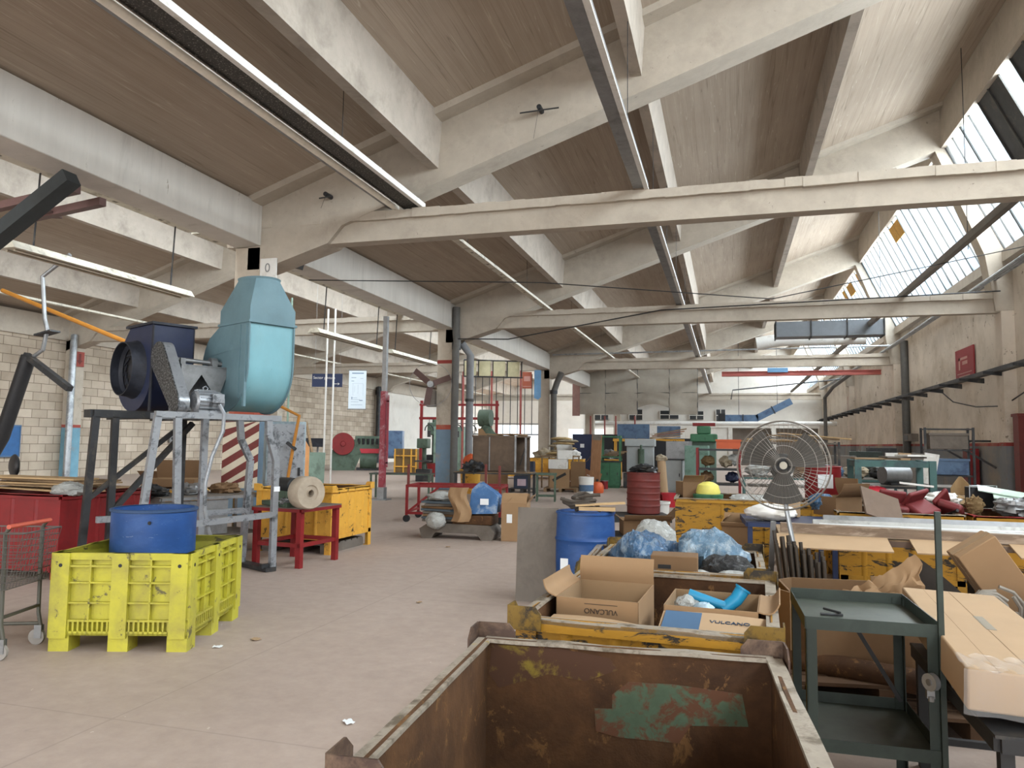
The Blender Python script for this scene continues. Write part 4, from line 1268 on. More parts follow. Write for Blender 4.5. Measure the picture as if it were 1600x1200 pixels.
MB().lathe([(0, 0), (0.18, 0), (0.3, 0.62), (0.28, 0.62), (0.17, 0.03), (0, 0.03)], 20).build('body', REDPAINT, t)
MB().lathe([(0.29, 0.6), (0.33, 0.6), (0.33, 0.64), (0.29, 0.64)], 20).build('rim', REDDARK, t)

# red and white banded post
t = thing('steel_post', 'grey steel post with red lower half rising from the aisle floor', 'post', (-9.18, 18.9, 0), 0)
MB().box(-0.06, 0.06, -0.06, 0.06, 3.0, 5.1).build('upper_post', STEEL, t)
MB().box(-0.075, 0.075, -0.075, 0.075, 0.3, 3.0).box(0.1, 0.15, -0.02, 0.02, 0.9, 2.9).box(0.07, 0.15, -0.02, 0.02, 1.0, 1.04).box(0.07, 0.15, -0.02, 0.02, 2.7, 2.74).build('lower_post', M('scuffed_crimson', '#8f3440', 0.5, var=0.15, scale=5, dirt='#b89ba0', amt=0.3, dscale=3, hard=0.2), t)
MB().box(-0.2, 0.2, -0.2, 0.2, 0, 0.03).box(-0.1, 0.1, -0.1, 0.1, 0.03, 0.35).build('base_plate', STEEL, t)

# red barrel and what stands around it
t = drum('steel_drum', 'dark red ribbed steel drum heaped with scrap in mid aisle', (-1.76, 16.3, 0.137), 0.35, 0.88, REDDARK, hoops=(0.2, 0.35, 0.5, 0.65, 0.8))
sack('scrap_heap', 'dark scrap heap piled on top of the red steel drum', 'scrap', (-1.76, 16.3, 1.06), (0.30, 0.28, 0.11), DARKSTEEL, 51, 0.45, 2.6)
pallet('pallet', 'dark low pallet under the red steel drum', (-1.85, 16.2, 0), 0.3, 1.2, 1.0, DARKSTEEL)
t = thing('cardboard_tube', 'tall tan cardboard tube leaning behind the red steel drum', 'cardboard tube', (-1.979, 24.192, -0.000), 0, None, (0, -0.06, 0))
MB().lathe([(0.14, 0), (0.15, 0), (0.13, 1.15), (0.12, 1.15), (0.13, 0.02)], 20).build('tube', CARDLT, t)
MB().blob((0, 0, 1.18), (0.18, 0.16, 0.12), 52, 0.4).build('stuffing', CLOTH, t)
for i, (p, r, h, m, lb) in enumerate((((-1.444, 16.947, 0.000), 0.19, 0.36, WHITE, 'white plastic bucket with red label right of the red drum'), ((-1.490, 20.009, -0.000), 0.2, 0.36, REDBRIGHT, 'bright red plastic bucket behind the white bucket'), ((-1.812, 20.296, 0.000), 0.19, 0.34, REDPAINT, 'darker red bucket behind the red steel drum'))):
    t = thing('bucket', lb, 'bucket', p, 0.4 * i)
    MB().lathe([(0, 0), (r * 0.85, 0), (r, h), (r * 0.95, h), (r * 0.8, 0.02), (0, 0.02)], 24).build('body', m, t)
    MB().lathe([(r * 0.98, h - 0.05), (r + 0.015, h - 0.05), (r + 0.015, h), (r * 0.96, h)], 24).build('rim', m, t)
    MB().path([(r * math.cos(a), 0.02, h - 0.03 - 0.16 * math.sin(a)) for a in [PI * k / 8 for k in range(9)]], 0.006, 5).build('handle', STEEL, t)
t = carton('carton', 'open carton lying on the tray of scrap in front of the red drum', (-1.35, 12.6, 0.137), 0.25, 0.75, 0.6, 0.24, CARDDK, [(1, 2.4, 0.25), (3, 2.5, 0.25), (0, 2.6, 0.2)])
pallet('pallet', 'low dark pallet under the open carton in front of the red drum', (-1.4, 12.6, 0), 0.25, 1.1, 0.9, DARKSTEEL)
for i in range(4):
    board('wooden_offcut', ('first', 'second', 'third', 'fourth')[i] + ' loose board from the left beside the open carton on dark pallet', 'offcut', (-2.05 + 0.05 * i, 12.2 + 0.07 * i, 0.24 + 0.03 * i), (0.06, 0.8, 0.025), (0.22, 0, -0.35 + 0.1 * i), WOOD)

# yellow bin behind the bags
t = metal_bin('metal_bin', 'wide yellow metal bin with dark scratches standing behind the bagged bin', (-0.1, 11.0, 0), 0.03, 1.2, 1.35, 0.9, YELLOWBIN, RUST, None, lugs=False, ribs=1, legs_mat=YELLOWBIN)
sack('white_rag', 'white plastic sheet draped on the right of the wide yellow bin', 'plastic sheet', (0.3, 10.7, 0.88), (0.3, 0.3, 0.07), BAGWHITE, 55)
carton('carton', 'small brown carton at left on the wide yellow bin', (-0.55, 11.2, 0.80), 0.4, 0.3, 0.3, 0.28, CARDDK, [(0, 2.2, 0.12), (1, 2.4, 0.12)])
t = thing('hard_hat', 'pale yellow rounded lid with green base on the wide yellow bin', 'bucket lid', (-0.28, 10.95, 0.92), 0)
MB().lathe([(0.16, 0), (0.17, 0.03), (0.14, 0.13), (0.07, 0.17), (0, 0.18)], 20).build('dome', M('pale_yellow_plastic', '#d9cf6a', 0.5), t)
MB().lathe([(0.0, -0.08), (0.2, -0.08), (0.21, 0.0), (0.15, 0.01), (0, 0.01)], 20).build('base', GREENBR, t)
t['label'] = 'pale yellow dome shaped cover with green base on the wide yellow bin'
t = carton('carton', 'tall narrow carton with torn top in front of the wide yellow bin', (0.08, 9.35, 0.0), -0.1, 0.30, 0.28, 0.66, CARD, [(0, 2.7, 0.14), (1, 1.4, 0.14), (2, 1.6, 0.14), (3, 1.0, 0.14)])

# ---------------------------------------------------------------- green tray cart
t = thing('tray_cart', 'dark green two tier steel tray cart with a tall pole at right', 'cart', (0.582, 3.95, 0), 0.02)
w, d, zt, zl = 0.53, 0.64, 0.85, 0.33
for z, nm in ((zt, 'top_tray'), (zl, 'bottom_tray')):
    b = MB().box(-w / 2, w / 2, -d / 2, d / 2, z - 0.05, z - 0.042, 1)
    b.box(-w / 2, w / 2, -d / 2 - 0.004, -d / 2, z - 0.055, z).box(-w / 2, w / 2, d / 2, d / 2 + 0.004, z - 0.055, z + 0.01)
    b.box(-w / 2 - 0.004, -w / 2, -d / 2, d / 2, z - 0.055, z).box(w / 2, w / 2 + 0.004, -d / 2, d / 2, z - 0.055, z + 0.01)
    b.build(nm, [DKGREEN, M('scuffed_tray', '#454b42', 0.5, 0.1, var=0.2, scale=5, dirt='#2e352f', amt=0.35, dscale=4, hard=0.3)], t)
for sx in (-1, 1):
    for sy in (-1, 1):
        x, y = sx * w / 2, sy * d / 2
        b = MB()
        b.box(min(x, x - sx * 0.045), max(x, x - sx * 0.045), min(y, y - sy * 0.005), max(y, y - sy * 0.005), 0.0, zt - 0.01)
        b.box(min(x, x - sx * 0.005), max(x, x - sx * 0.005), min(y, y - sy * 0.045), max(y, y - sy * 0.045), 0.0, zt - 0.01)
        b.build('leg', DKGREEN, t)
MB().bar((0.272, -d / 2 - 0.012, 0.0), (0.272, -d / 2 - 0.012, 1.33), 0.022, 0.022).build('pole', DKGREEN, t)
MB().bar((-0.02, d / 2 - 0.02, 0.79), (0.24, d / 2 - 0.04, 0.34), 0.02).build('brace', BLACK, t)
for i, x in enumerate((0.215, 0.325)):
    b = MB().tube((x - 0.004, -d / 2 - 0.045, 0.62), (x + 0.018, -d / 2 - 0.03, 0.62), 0.036, 20)
    c = b.build('caster', GALV, t)
    MB().obox((x + 0.006, -d / 2 - 0.02, 0.585), (0.03, 0.03, 0.07)).tube((x + 0.006, -d / 2 - 0.035, 0.54), (x + 0.006, -d / 2 - 0.035, 0.56), 0.012, 8).build('fork', STEEL, c)
    MB().tube((x - 0.007, -d / 2 - 0.047, 0.62), (x - 0.003, -d / 2 - 0.045, 0.62), 0.014, 12).build('hub', STEEL, c)
for i, a in enumerate((0.05, -0.9)):
    o = MB().tube((-0.05, 0, 0), (0.05, 0, 0), 0.006, 8).build('steel_pin', DARKSTEEL)
    o.location = (0.46 + 0.005 * i, 3.87 + 0.03 * i, 0.815 + 0.012 * i)
    o.rotation_euler = (0, 0, a)
    tag(o, ('steel pin lying flat across the cart top tray', 'short steel pin lying over the other pin on the tray')[i], 'pin')
tag(MB().tube((0.3, 4.95, 0.32), (1.0, 4.75, 0.30), 0.07, 16).build('steel_pipe', RUST), 'thick rusty pipe lying on the pallet behind the tray cart', 'pipe')
pallet('pallet', 'dark wooden pallet stack behind and below the tray cart', (0.75, 5.1, 0), 0.1, 1.1, 0.9, M('dark_wood', '#57412f', 0.85, var=0.2, scale=4))
pallet('pallet', 'upper dark wooden pallet carrying the big round carton', (0.78, 5.15, 0.137), 0.15, 1.1, 0.9, M('dark_wood', '#57412f'))
# big octagonal carton with torn paper
t = thing('carton', 'big open round cornered carton behind the tray cart with torn paper inside', 'cardboard box', (0.84, 5.25, 0.28), 0.1)
pts = [(-0.5, -0.25), (-0.42, -0.36), (0.42, -0.36), (0.5, -0.25), (0.5, 0.28), (0.4, 0.38), (-0.4, 0.38), (-0.5, 0.28)]
b = MB()
for i in range(8):
    p, q = pts[i], pts[(i + 1) % 8]
    n_ = Vector((q[1] - p[1], p[0] - q[0], 0)).normalized() * 0.012
    b.extr([(p[0], p[1], 0), (q[0], q[1], 0), (q[0], q[1], 0.42), (p[0], p[1], 0.42)], -n_)
b.box(-0.45, 0.45, -0.3, 0.3, 0, 0.01)
b.build('body', CARDDK, t)
MB().sheet(lambda u, v: (-0.52 - 0.10 * math.sin(PI * u * 0.5), -0.3 + 0.3 * u, -0.08 + 0.52 * v), 6, 4, 0.008).build('flap', CARD, t)
MB().sheet(lambda u, v: (0.12 + 0.36 * u, 0.38, 0.42 + 0.03 * v), 4, 2, 0.008).build('flap', CARD, t)
o = MB().sheet(lambda u, v: (-0.26 + 0.46 * u + 0.015 * math.sin(17 * v), 0.05 - 0.10 * math.sin(PI * v) + 0.035 * noise.noise(Vector((9 * u, 7 * v, 2.0))), (0.08 + 0.26 * u ** 1.4) * v + 0.03 * noise.noise(Vector((14 * u, 3 * v, 8.0)))), 22, 12, 0.006, smooth=False).sheet(lambda u, v: (-0.30 + 0.44 * u, -0.02 - 0.05 * math.sin(PI * v) + 0.04 * noise.noise(Vector((8 * u, 6 * v, 5.0))), -0.05 + (0.08 + 0.14 * u) * v), 16, 8, 0.006, smooth=False).build('kraft_paper', CARD)
o.location = (0.93, 5.2, 0.60)
tag(o, 'torn pale kraft paper bundle rising out of the big round carton', 'paper')
o = MB().sheet(lambda u, v: (0.0 + 0.36 * u, 0.02 * u, (0.34 - 0.30 * u ** 1.2) * v + 0.02 * math.sin(4 * v)), 12, 6, 0.008).build('dark_sheet', M('dark_lining', '#2f2924', 0.8, var=0.15, scale=6))
o.location = (1.09, 5.3, 0.62)
tag(o, 'dark lined torn sheet beside the kraft paper in the round carton', 'sheet')
tag(MB().path([(1.05 + 0.1 * math.cos(a), 5.02, 0.62 + 0.06 * math.sin(a)) for a in [0.2 + k * 0.3 for k in range(9)]], 0.018, 8).build('hose', BLUELT), 'short curved blue hose inside the big round carton', 'hose')
# steel tubes standing in a bundle
for i in range(30):
    x, y = 0.40 + 0.036 * (i % 8) + rnd.uniform(-0.006, 0.006), 5.93 + 0.05 * (i // 8) + rnd.uniform(-0.006, 0.006)
    zt_ = 0.93 - 0.02 * (i % 8) + rnd.uniform(-0.05, 0.05)
    o = MB().lathe([(0.009, 0), (0.014, 0), (0.014, zt_), (0.009, zt_), (0.009, 0)], 10).build('steel_tube', M('dull_tube_steel', '#4d463f', 0.5, 0.4, var=0.15, scale=6))
    o.location = (x + 0.03, y, 0.0)
    o.rotation_euler = (0.0, -0.11 + 0.012 * (i % 8), 0)
    tag(o, 'thin steel tube standing in the bundle left of the torn kraft paper', 'tube', 'steel tubes standing in a bundle')
o = MB().sheet(lambda u, v: (0.25 * math.cos(1.9 + 2.6 * u), 0.2 * math.sin(1.9 + 2.6 * u), 0.45 * v), 12, 3, 0.008).build('curved_cardboard', CARDDK)
o.location = (0.50, 5.72, 0.16)
tag(o, 'curved brown cardboard sheet wrapped round the foot of the tube bundle', 'cardboard')
tag(MB().bar((0.28, 6.35, 0.0), (0.33, 6.2, 1.02), 0.04).build('steel_bar', STEEL), 'light steel bar leaning beside the tube bundle', 'bar')

# long wrapped carton on its dark frame
frame_table('steel_table', 'low dark steel frame carrying the long wrapped carton at right', (1.34, 3.72, 0), 0.0, 0.86, 1.25, 0.60, M('black_frame', '#2a2a2b', 0.6, var=0.2), DARKSTEEL, leg=0.045, stretch=0.14, th=0.05)
t = thing('carton', 'long flat pale carton with clear wrap at its near end, right foreground', 'cardboard box', (1.085, 3.87, 0.665), 0, None, (0.03, 0.03, -0.05))
MB().box(-0.22, 0.22, -0.72, 0.72, 0, 0.15).build('body', CARDLT, t, bevel=0.008)
MB().box(-0.001, 0.001, -0.721, 0.7, 0.1485, 0.1512).box(-0.12, -0.118, -0.721, 0.7, 0.1485, 0.1505).build('fold_seam', CARDIN, t)
MB().box(-0.005, 0.035, -0.07, 0.17, 0.1500, 0.1512).build('printed_mark', M('grey_print', '#8d8577'), t)
FILM = glass_mat('stretch_film', (0.97, 0.97, 0.97), 0.07, 0.1)
MB().sheet(lambda u, v: (-0.23 + 0.46 * u, -0.735 + 0.20 * v, 0.156 + 0.006 * math.sin(25 * u + 9 * v) + 0.004 * math.sin(50 * u)), 30, 10, 0.001).sheet(lambda u, v: (-0.235 + 0.47 * u, -0.735 - 0.008 * math.sin(20 * u), -0.01 + 0.165 * v), 24, 8, 0.001).build('stretch_film', FILM, t)
t = thing('carton', 'long flat brown carton leaning at a slant behind the wrapped carton', 'cardboard box', (1.86, 5.6, 0.45), 0, None, (0.10, -0.60, 0.05))
MB().box(-0.13, 0.13, -0.10, 0.10, 0, 0.66).build('body', CARD, t, bevel=0.006)
MB().box(-0.131, 0.131, -0.02, 0.03, 0.655, 0.663).box(-0.1335, -0.13, -0.02, 0.03, 0.0, 0.66).build('seam', CARDIN, t)
frame_table('steel_table', 'dark steel stand under the slanting brown carton', (1.75, 5.5, 0), 0.0, 0.8, 0.6, 0.42, DARKSTEEL)
for i in range(5):
    a0 = i * 0.7
    pts = [(1.47 + 0.02 * i + (0.11 + 0.01 * i) * math.cos(a0 + k * 0.55), 5.12 + 0.03 * i, 0.63 + (0.11 + 0.008 * i) * math.sin(a0 + k * 0.55)) for k in range(10)]
    tag(MB().path(pts, 0.012, 6).build('cable', M('grey_cable', '#8b857b', 0.6)), 'looped grey cable hanging in front of the slanting carton', 'cable', 'looped cables by the slanting carton')
t = thing('hand_truck', 'red tubular hand truck frame at the right edge', 'hand truck', (1.78, 4.95, 0), 0.0)
MB().path([(-0.3, -0.05, 0.56), (0.1, -0.05, 0.76), (0.35, -0.05, 0.86)], 0.014, 8).path([(-0.22, -0.02, 0.58), (0.4, -0.02, 0.58)], 0.016, 8).build('handle', REDBRIGHT, t)
MB().box(-0.12, 0.4, 0.02, 0.05, 0.3, 0.76).build('back_panel', REDPAINT, t)
MB().bar((0.0, 0.03, 0.0), (0.0, 0.03, 0.4), 0.04).bar((0.35, 0.03, 0.0), (0.35, 0.03, 0.4), 0.04).build('leg', REDPAINT, t)

# ---------------------------------------------------------------- pedestal fan
t = thing('pedestal_fan', 'large grey pedestal fan with round wire guard', 'fan', (0.40, 6.05, 1.46), 0.0, None, (0, 0, -0.06))
WIRE = M('fan_wire', '#8c8780', 0.4, 0.7, var=0.1)
b = MB()
for (y, rs) in ((-0.10, (0.06, 0.15, 0.24, 0.31)), (0.08, (0.08, 0.2, 0.31))):
    for r in rs:
        b.path([(r * math.cos(2 * PI * k / 40), y * (1 - (r / 0.34) ** 3), r * math.sin(2 * PI * k / 40)) for k in range(40)], 0.0016, 5, closed=True)
b.path([(0.335 * math.cos(2 * PI * k / 48), 0, 0.335 * math.sin(2 * PI * k / 48)) for k in range(48)], 0.0075, 6, closed=True)
for k in range(56):
    a = 2 * PI * k / 56
    for y in (-0.10, 0.08):
        b.path([(r * math.cos(a + (0.3 * r)), y * (1 - (r / 0.34) ** 3), r * math.sin(a + 0.3 * r)) for r in (0.05, 0.13, 0.22, 0.30, 0.335)], 0.0010, 4, cap=False)
b.build('wire_guard', WIRE, t)
for k in range(3):
    a = 2 * PI * k / 3 + 0.5
    bl = MB().sheet(lambda u, v: ((0.04 + 0.255 * u) * math.cos(a + (v - 0.5) * (1.25 - 0.2 * u)), 0.03 * (v - 0.5) * 2, (0.04 + 0.255 * u) * math.sin(a + (v - 0.5) * (1.25 - 0.2 * u))), 6, 6, 0.004)
    bl.build('blade', M('dusty_blade', '#4b4844', 0.9, 0.0, var=0.2), t)
MB().tube((0, -0.11, 0), (0, 0.0, 0), 0.028, 18).build('hub', M('pale_hub', '#a39d8f', 0.5), t)
MB().lathe([(0.0, 0.0), (0.08, 0.0), (0.09, 0.03), (0.085, 0.16), (0.0, 0.18)], 20, (0, 0.06, 0), (0, 1, 0)).build('motor', DARKSTEEL, t)
MB().path([(0.0, 0.12, -0.05), (0.02, 0.10, -0.35), (0.10, 0.04, -0.8), (0.12, 0.02, -1.42)], 0.018, 10).build('pole', GALV, t)
MB().lathe([(0.0, 0.0), (0.24, 0.0), (0.24, 0.02), (0.05, 0.05), (0.0, 0.06)], 24, (0.12, 0.02, -1.46)).build('base', DARKSTEEL, t)

# ---------------------------------------------------------------- trestle bench with tubes and light fittings
t = frame_table('workbench', 'long brown trestle bench carrying old light fittings across the right side', (2.02, 7.75, 0), -0.02, 3.1, 0.95, 0.80, M('rusty_frame', '#5e4c40', 0.6, 0.2, var=0.2, dirt='#7f7468', amt=0.3), WOOD, leg=0.05, th=0.05)
t = tag(MB().box(-1.55, 1.55, -0.05, 0.05, 0, 0.08).build('timber_beam', M('grey_timber', '#7d6b5b', 0.85, var=0.2, scale=4, stretch=(1, 6, 6), dirt='#a59584', amt=0.3)), 'long grey timber beam along the front edge of the trestle bench', 'timber')
t.location = (2.0, 7.30, 0.81)
t.rotation_euler = (0, 0.012, -0.02)
FIXT = M('dull_fixture_white', '#a9a9a6', 0.4, 0.2, var=0.1, scale=5, dirt='#85837e', amt=0.3)
for i in range(3):
    t = thing('light_fixture', ('dull grey tube light fixture at the back of the trestle bench', 'shiny white tube light fixture in the middle of the trestle bench', 'narrow white tube light fixture behind the timber beam')[i], 'light fixture', (2.15 - 0.12 * i, 8.05 - 0.22 * i, 0.81), -0.03 + 0.01 * i, 'old light fittings on the bench')
    MB().extr([(-1.25, -0.09, 0), (-1.25, 0.09, 0), (-1.25, 0.07, 0.09 - 0.02 * i), (-1.25, -0.02, 0.12 - 0.025 * i)], (2.5, 0, 0)).build('housing', (STEEL, FIXT, FIXT)[i], t)
    MB().tube((-1.2, -0.10, 0.05), (1.2, -0.10, 0.05), 0.018, 10).build('tube', M('lamp_glass', '#c9cbcb', 0.2), t)
    t['group'] = ''
    del t['group']
for i, (x, w_) in enumerate(((0.85, 0.95), (1.75, 0.5), (2.6, 0.7))):
    board('flat_carton', ('left', 'middle', 'right')[i] + ' sheet of pale flat cardboard hanging over the front of trestle bench', 'cardboard', (x, 7.12, 0.77), (w_, 0.30, 0.012), (0.28, 0, 0), CARDLT)
for i, (x, lb) in enumerate(((1.83, 'yellow metal bin lettered AMEGE in black behind the trestle bench'), (3.2, 'yellow metal bin with red top edge behind the right end of bench'))):
    t = metal_bin('metal_bin', lb, (x, 9.85, 0), 0.0, 1.25, 1.15, 0.88, YELLOWBIN, RUST, None, rim=(RIMWEAR, REDPAINT)[i], lugs=False)
    text_part('stencil_lettering', ('AMEGE', 'E')[i], 0.12, INK, t, (-0.1 if i == 0 else -0.55, -0.592, 0.72), (R90, 0, 0), 0.003)
for i, (x, y, rx, ry) in enumerate(((1.82, 9.6, 0.15, 0.1), (2.12, 9.6, 0.5, -0.2), (2.42, 9.65, 0.3, 0.5))):
    t = thing('plastic_chair', ('left', 'middle', 'right')[i] + ' dull red padded seat dumped on the yellow bin behind the bench', 'chair', (x, y, 0.87), 0.5 * i, None, (rx, ry, 0.6 * i))
    MB().box(-0.15, 0.15, -0.13, 0.13, 0.0, 0.09).build('seat', M('dusty_red_plastic', '#702a2c', 0.6, var=0.1, dirt='#5c3230', amt=0.3), t, bevel=0.03)
    MB().obox((0, 0.13, 0.12), (0.29, 0.05, 0.22), (0.3, 0, 0)).build('backrest', M('dusty_red_plastic', '#8a3436'), t, bevel=0.02)
    MB().bar((-0.15, -0.1, 0.0), (0.15, 0.1, 0.0), 0.03).build('frame', DARKSTEEL, t)
board('steel_strip', 'bright white strip lying across the red seat shells', 'strip', (2.15, 9.95, 1.17), (0.36, 0.07, 0.02), (0, 0.1, -0.1), WHITE)
carton('carton', 'crumpled brown carton on the junk left of the red seat shells', (1.25, 9.75, 0.80), 0.7, 0.42, 0.34, 0.22, CARDDK, [(1, 1.3, 0.22), (0, 2.2, 0.2)])
o = board('wooden_sheet', 'brown triangular panel leaning on the junk behind light fittings', 'panel', (1.62, 9.1, 0.96), (0.5, 0.02, 0.36), (-0.6, 0.3, 0.5), M('brown_panel', '#6b5a4d', 0.8))
metal_bin('metal_bin', 'yellow metal bin half hidden behind the round pedestal fan', (1.35, 11.3, 0), 0.05, 1.0, 1.0, 0.86, YELLOWBIN, RUST, None, lugs=False)
carton('carton', 'pale square carton behind the lower right of the fan guard', (0.62, 9.3, 0.80), 0.1, 0.3, 0.28, 0.2, CARDLT, closed=True)
frame_table('steel_table', 'dark blue table under the pale carton right of the fan pole', (0.62, 9.0, 0), 0.05, 0.9, 0.9, 0.79, M('dark_blue_frame', '#28365a', 0.55, var=0.15), NAVY)
sack('white_rag', 'white padded cushion on the dark blue table beside the fan', 'cushion', (0.45, 8.75, 0.88), (0.28, 0.18, 0.09), WHITE, 61, 0.12)
sack('white_rag', 'blue and white rag on the table behind the trestle bench', 'rag', (1.05, 9.75, 0.95), (0.13, 0.12, 0.1), BAGBLUE, 62, 0.3)

# ---------------------------------------------------------------- right side, towards the wall
t = thing('frame_rack', 'teal green steel frame rack with boards on top at right', 'rack', (2.62, 14.0, 0), -0.03)
for sx in (-1, 1):
    for sy in (-1, 1):
        MB().box(sx * 0.55 - 0.05, sx * 0.55 + 0.05, sy * 0.5 - 0.05, sy * 0.5 + 0.05, 0, 1.40).build('leg', TEALRACK, t)
for z, nm in ((1.34, 'top_frame'), (0.62, 'middle_frame'), (0.15, 'bottom_frame')):
    b = MB()
    for s in (-1, 1):
        b.bar((-0.55, s * 0.5, z), (0.55, s * 0.5, z), 0.07, 0.10).bar((s * 0.55, -0.5, z), (s * 0.55, 0.5, z), 0.07, 0.10)
    b.box(-0.55, 0.55, -0.5, 0.5, z - 0.02, z)
    b.build(nm, TEALRACK, t)
for i, (x, w_, m) in enumerate(((2.4, 0.7, WOOD), (2.8, 0.6, GREYBOARD), (2.95, 0.4, WHITE))):
    board('wooden_plank', ('brown board at left on top of the teal rack', 'grey board in the middle on top of the teal rack', 'white strip at right on top of the teal rack')[i], 'plank', (x, 14.0 - 0.1 * i, 1.42 + 0.03 * i), (w_, 0.5, 0.025), (0, 0, 0.1 * i), m)
sack('seat_cushion', 'bright red cushion lying inside the teal rack', 'cushion', (2.32, 13.75, 0.83), (0.28, 0.25, 0.14), REDBRIGHT, 71, 0.08, 1.0)
sack('dark_cloth', 'black cloth roll at right inside the teal rack', 'cloth', (2.66, 13.75, 0.73), (0.33, 0.3, 0.09), BLACK, 72, 0.2)
t = thing('electric_motor', 'grey electric motor standing behind the teal rack', 'motor', (2.95, 15.3, 0.95), 0.4)
MB().tube((-0.25, 0, 0.16), (0.25, 0, 0.16), 0.16, 18).build('body', STEEL, t)
MB().box(-0.18, 0.18, -0.16, 0.16, -0.02, 0.02).build('foot', DARKSTEEL, t)
MB().tube((0.25, 0, 0.16), (0.34, 0, 0.16), 0.03, 10).build('shaft', STEEL, t)
frame_table('workbench', 'dark workbench behind the teal rack at right', (3.3, 15.5, 0), 0.0, 2.4, 1.0, 0.92, DARKSTEEL, GREYBOARD)
for i in range(4):
    board('board_sheet', ('first', 'second', 'third', 'fourth')[i] + ' pale panel from left standing on the dark workbench behind rack', 'board', (3.0 + 0.22 * i, 15.75 + 0.04 * i, 1.22), (0.28, 0.03, 0.58), (0.1, 0.05 * i, 0.3), (WHITE, CARDLT, GREYBOARD, WHITE)[i])
t = frame_table('workbench', 'black steel workbench loaded with scrap along the right wall', (3.6, 11.15, 0), -0.02, 3.0, 1.1, 0.85, BLACK, GREYBOARD)
sack('tan_cloth', 'tan leather hide with a raised peak on the black workbench', 'leather', (2.85, 11.1, 0.90), (0.28, 0.26, 0.10), TANLEATHER, 73, 0.35, 1.8)
o = MB().sheet(lambda u, v: (-0.14 + 0.28 * u, 0.05 * math.sin(5 * u), 0.26 * v * (1 - abs(u - 0.45) * 1.5)), 10, 6, 0.01).build('leather_offcut', TANLEATHER)
o.location = (2.93, 11.05, 1.0)
tag(o, 'upright tan leather offcut poking up from the hide heap', 'leather')
t = thing('tool_case', 'black equipment case with bare metal edge frame on the black workbench', 'case', (2.95, 10.45, 0.86), 0.1)
MB().box(-0.13, 0.13, -0.1, 0.1, 0.03, 0.28).build('body', BLACK, t, bevel=0.01)
MB().path([(-0.15, -0.11, 0.0), (-0.15, -0.11, 0.30), (0.15, -0.11, 0.30), (0.15, -0.11, 0.0)], 0.008, 6).build('edge_frame', GALV, t)
for i in range(3):
    board('glass_sheet', ('upper', 'middle', 'lower')[i] + ' pale green sheet sloping off the black workbench at right edge', 'sheet', (3.35 + 0.12 * i, 10.2 - 0.14 * i, 1.06 - 0.075 * i), (0.95, 0.22, 0.012), (0.25, 0.16, -0.2), M('pale_green_glass', '#b9cdbf', 0.15))
for i, (x, y, s, m) in enumerate(((2.5, 10.3, 0.2, WHITE), (3.3, 9.7, 0.25, DARKSTEEL), (3.0, 9.5, 0.18, STEEL), (2.66, 9.6, 0.09, M('ochre_cloth', '#6f5a3c', 0.9)), (3.7, 10.8, 0.3, GREYBOARD))):
    sack('scrap_heap', ('small white scrap heap by the black case', 'dark cable heap at the right edge of the bins', 'grey wire heap behind the bench light fittings', 'ochre rag beside the right red seat shell', 'grey sacking heap near the right wall')[i], 'scrap', (x, y, 0.97), (s, s * 0.8, 0.1), m, 80 + i, 0.4, 2.5)
t = thing('shelf_unit', 'dark steel shelf unit with blue crates against the right wall', 'shelf', (5.0, 20.0, 0), -0.05)
for sx in (-1, 1):
    for sy in (-1, 1):
        MB().bar((sx * 0.5, sy * 0.25, 0), (sx * 0.5, sy * 0.25, 2.1), 0.05).build('upright', DARKSTEEL, t)
for z in (0.3, 0.95, 1.55, 2.05):
    MB().box(-0.5, 0.5, -0.25, 0.25, z, z + 0.03).build('shelf', DARKSTEEL, t)
for i, (z, m, lb) in enumerate(((0.34, NAVY, 'dark navy crate on the lowest shelf by right wall'), (0.99, BLUEM, 'dusty blue crate on the middle shelf by right wall'), (1.59, GREYBOARD, 'grey crate on the upper shelf by right wall'))):
    t = thing('storage_crate', lb, 'crate', (5.0, 19.98, z), -0.05)
    MB().box(-0.4, 0.4, -0.22, 0.22, 0, 0.36).build('body', m, t, bevel=0.01)
    MB().box(-0.42, 0.42, -0.24, 0.24, 0.33, 0.38).build('rim', m, t)
t = thing('wall_cabinet', 'narrow dark red cabinet standing against the right wall', 'cabinet', (7.55, 27.4, 0), -R90)
MB().box(-0.35, 0.35, -0.15, 0.12, 0.1, 1.62).build('body', REDPAINT, t)
MB().box(-0.32, 0.32, -0.165, -0.15, 0.15, 1.57).build('door', REDDARK, t)
MB().box(0.22, 0.26, -0.19, -0.165, 0.8, 0.95).build('handle', STEEL, t)
t = thing('control_box', 'grey switch box with dark window on the right wall by pilaster', 'switch box', (7.6, 36.0, 2.07), -R90)
MB().box(-0.8, 0.8, -0.12, 0.14, -0.16, 0.16).build('body', GREYBOARD, t)
MB().box(-0.6, 0.1, -0.13, -0.12, -0.1, 0.1).build('window', BLACK, t)
t = thing('wall_pipe', 'dark red vertical pipe box on the right wall at picture edge', 'pipe', (7.66, 23.3, 0), 0)
MB().box(-0.15, 0.08, -0.2, 0.2, 0, 2.55).build('duct', REDDARK, t)
MB().box(-0.18, 0.08, -0.24, 0.24, 2.5, 2.58).build('cap', REDDARK, t)
for i in range(2):
    t = thing('wall_bracket', ('nearer', 'farther')[i] + ' dark folding bracket of the shelf arm on the right wall', 'bracket', (7.7, 26.0 + 2.0 * i, 1.8), -R90)
    MB().bar((0, 0, 0.05), (0.0, -1.2, 0.05), 0.06).build('arm', DARKSTEEL, t)
    MB().bar((0.0, -1.1, 0.02), (0.6, -0.05, -0.75), 0.06).build('strut', DARKSTEEL, t)
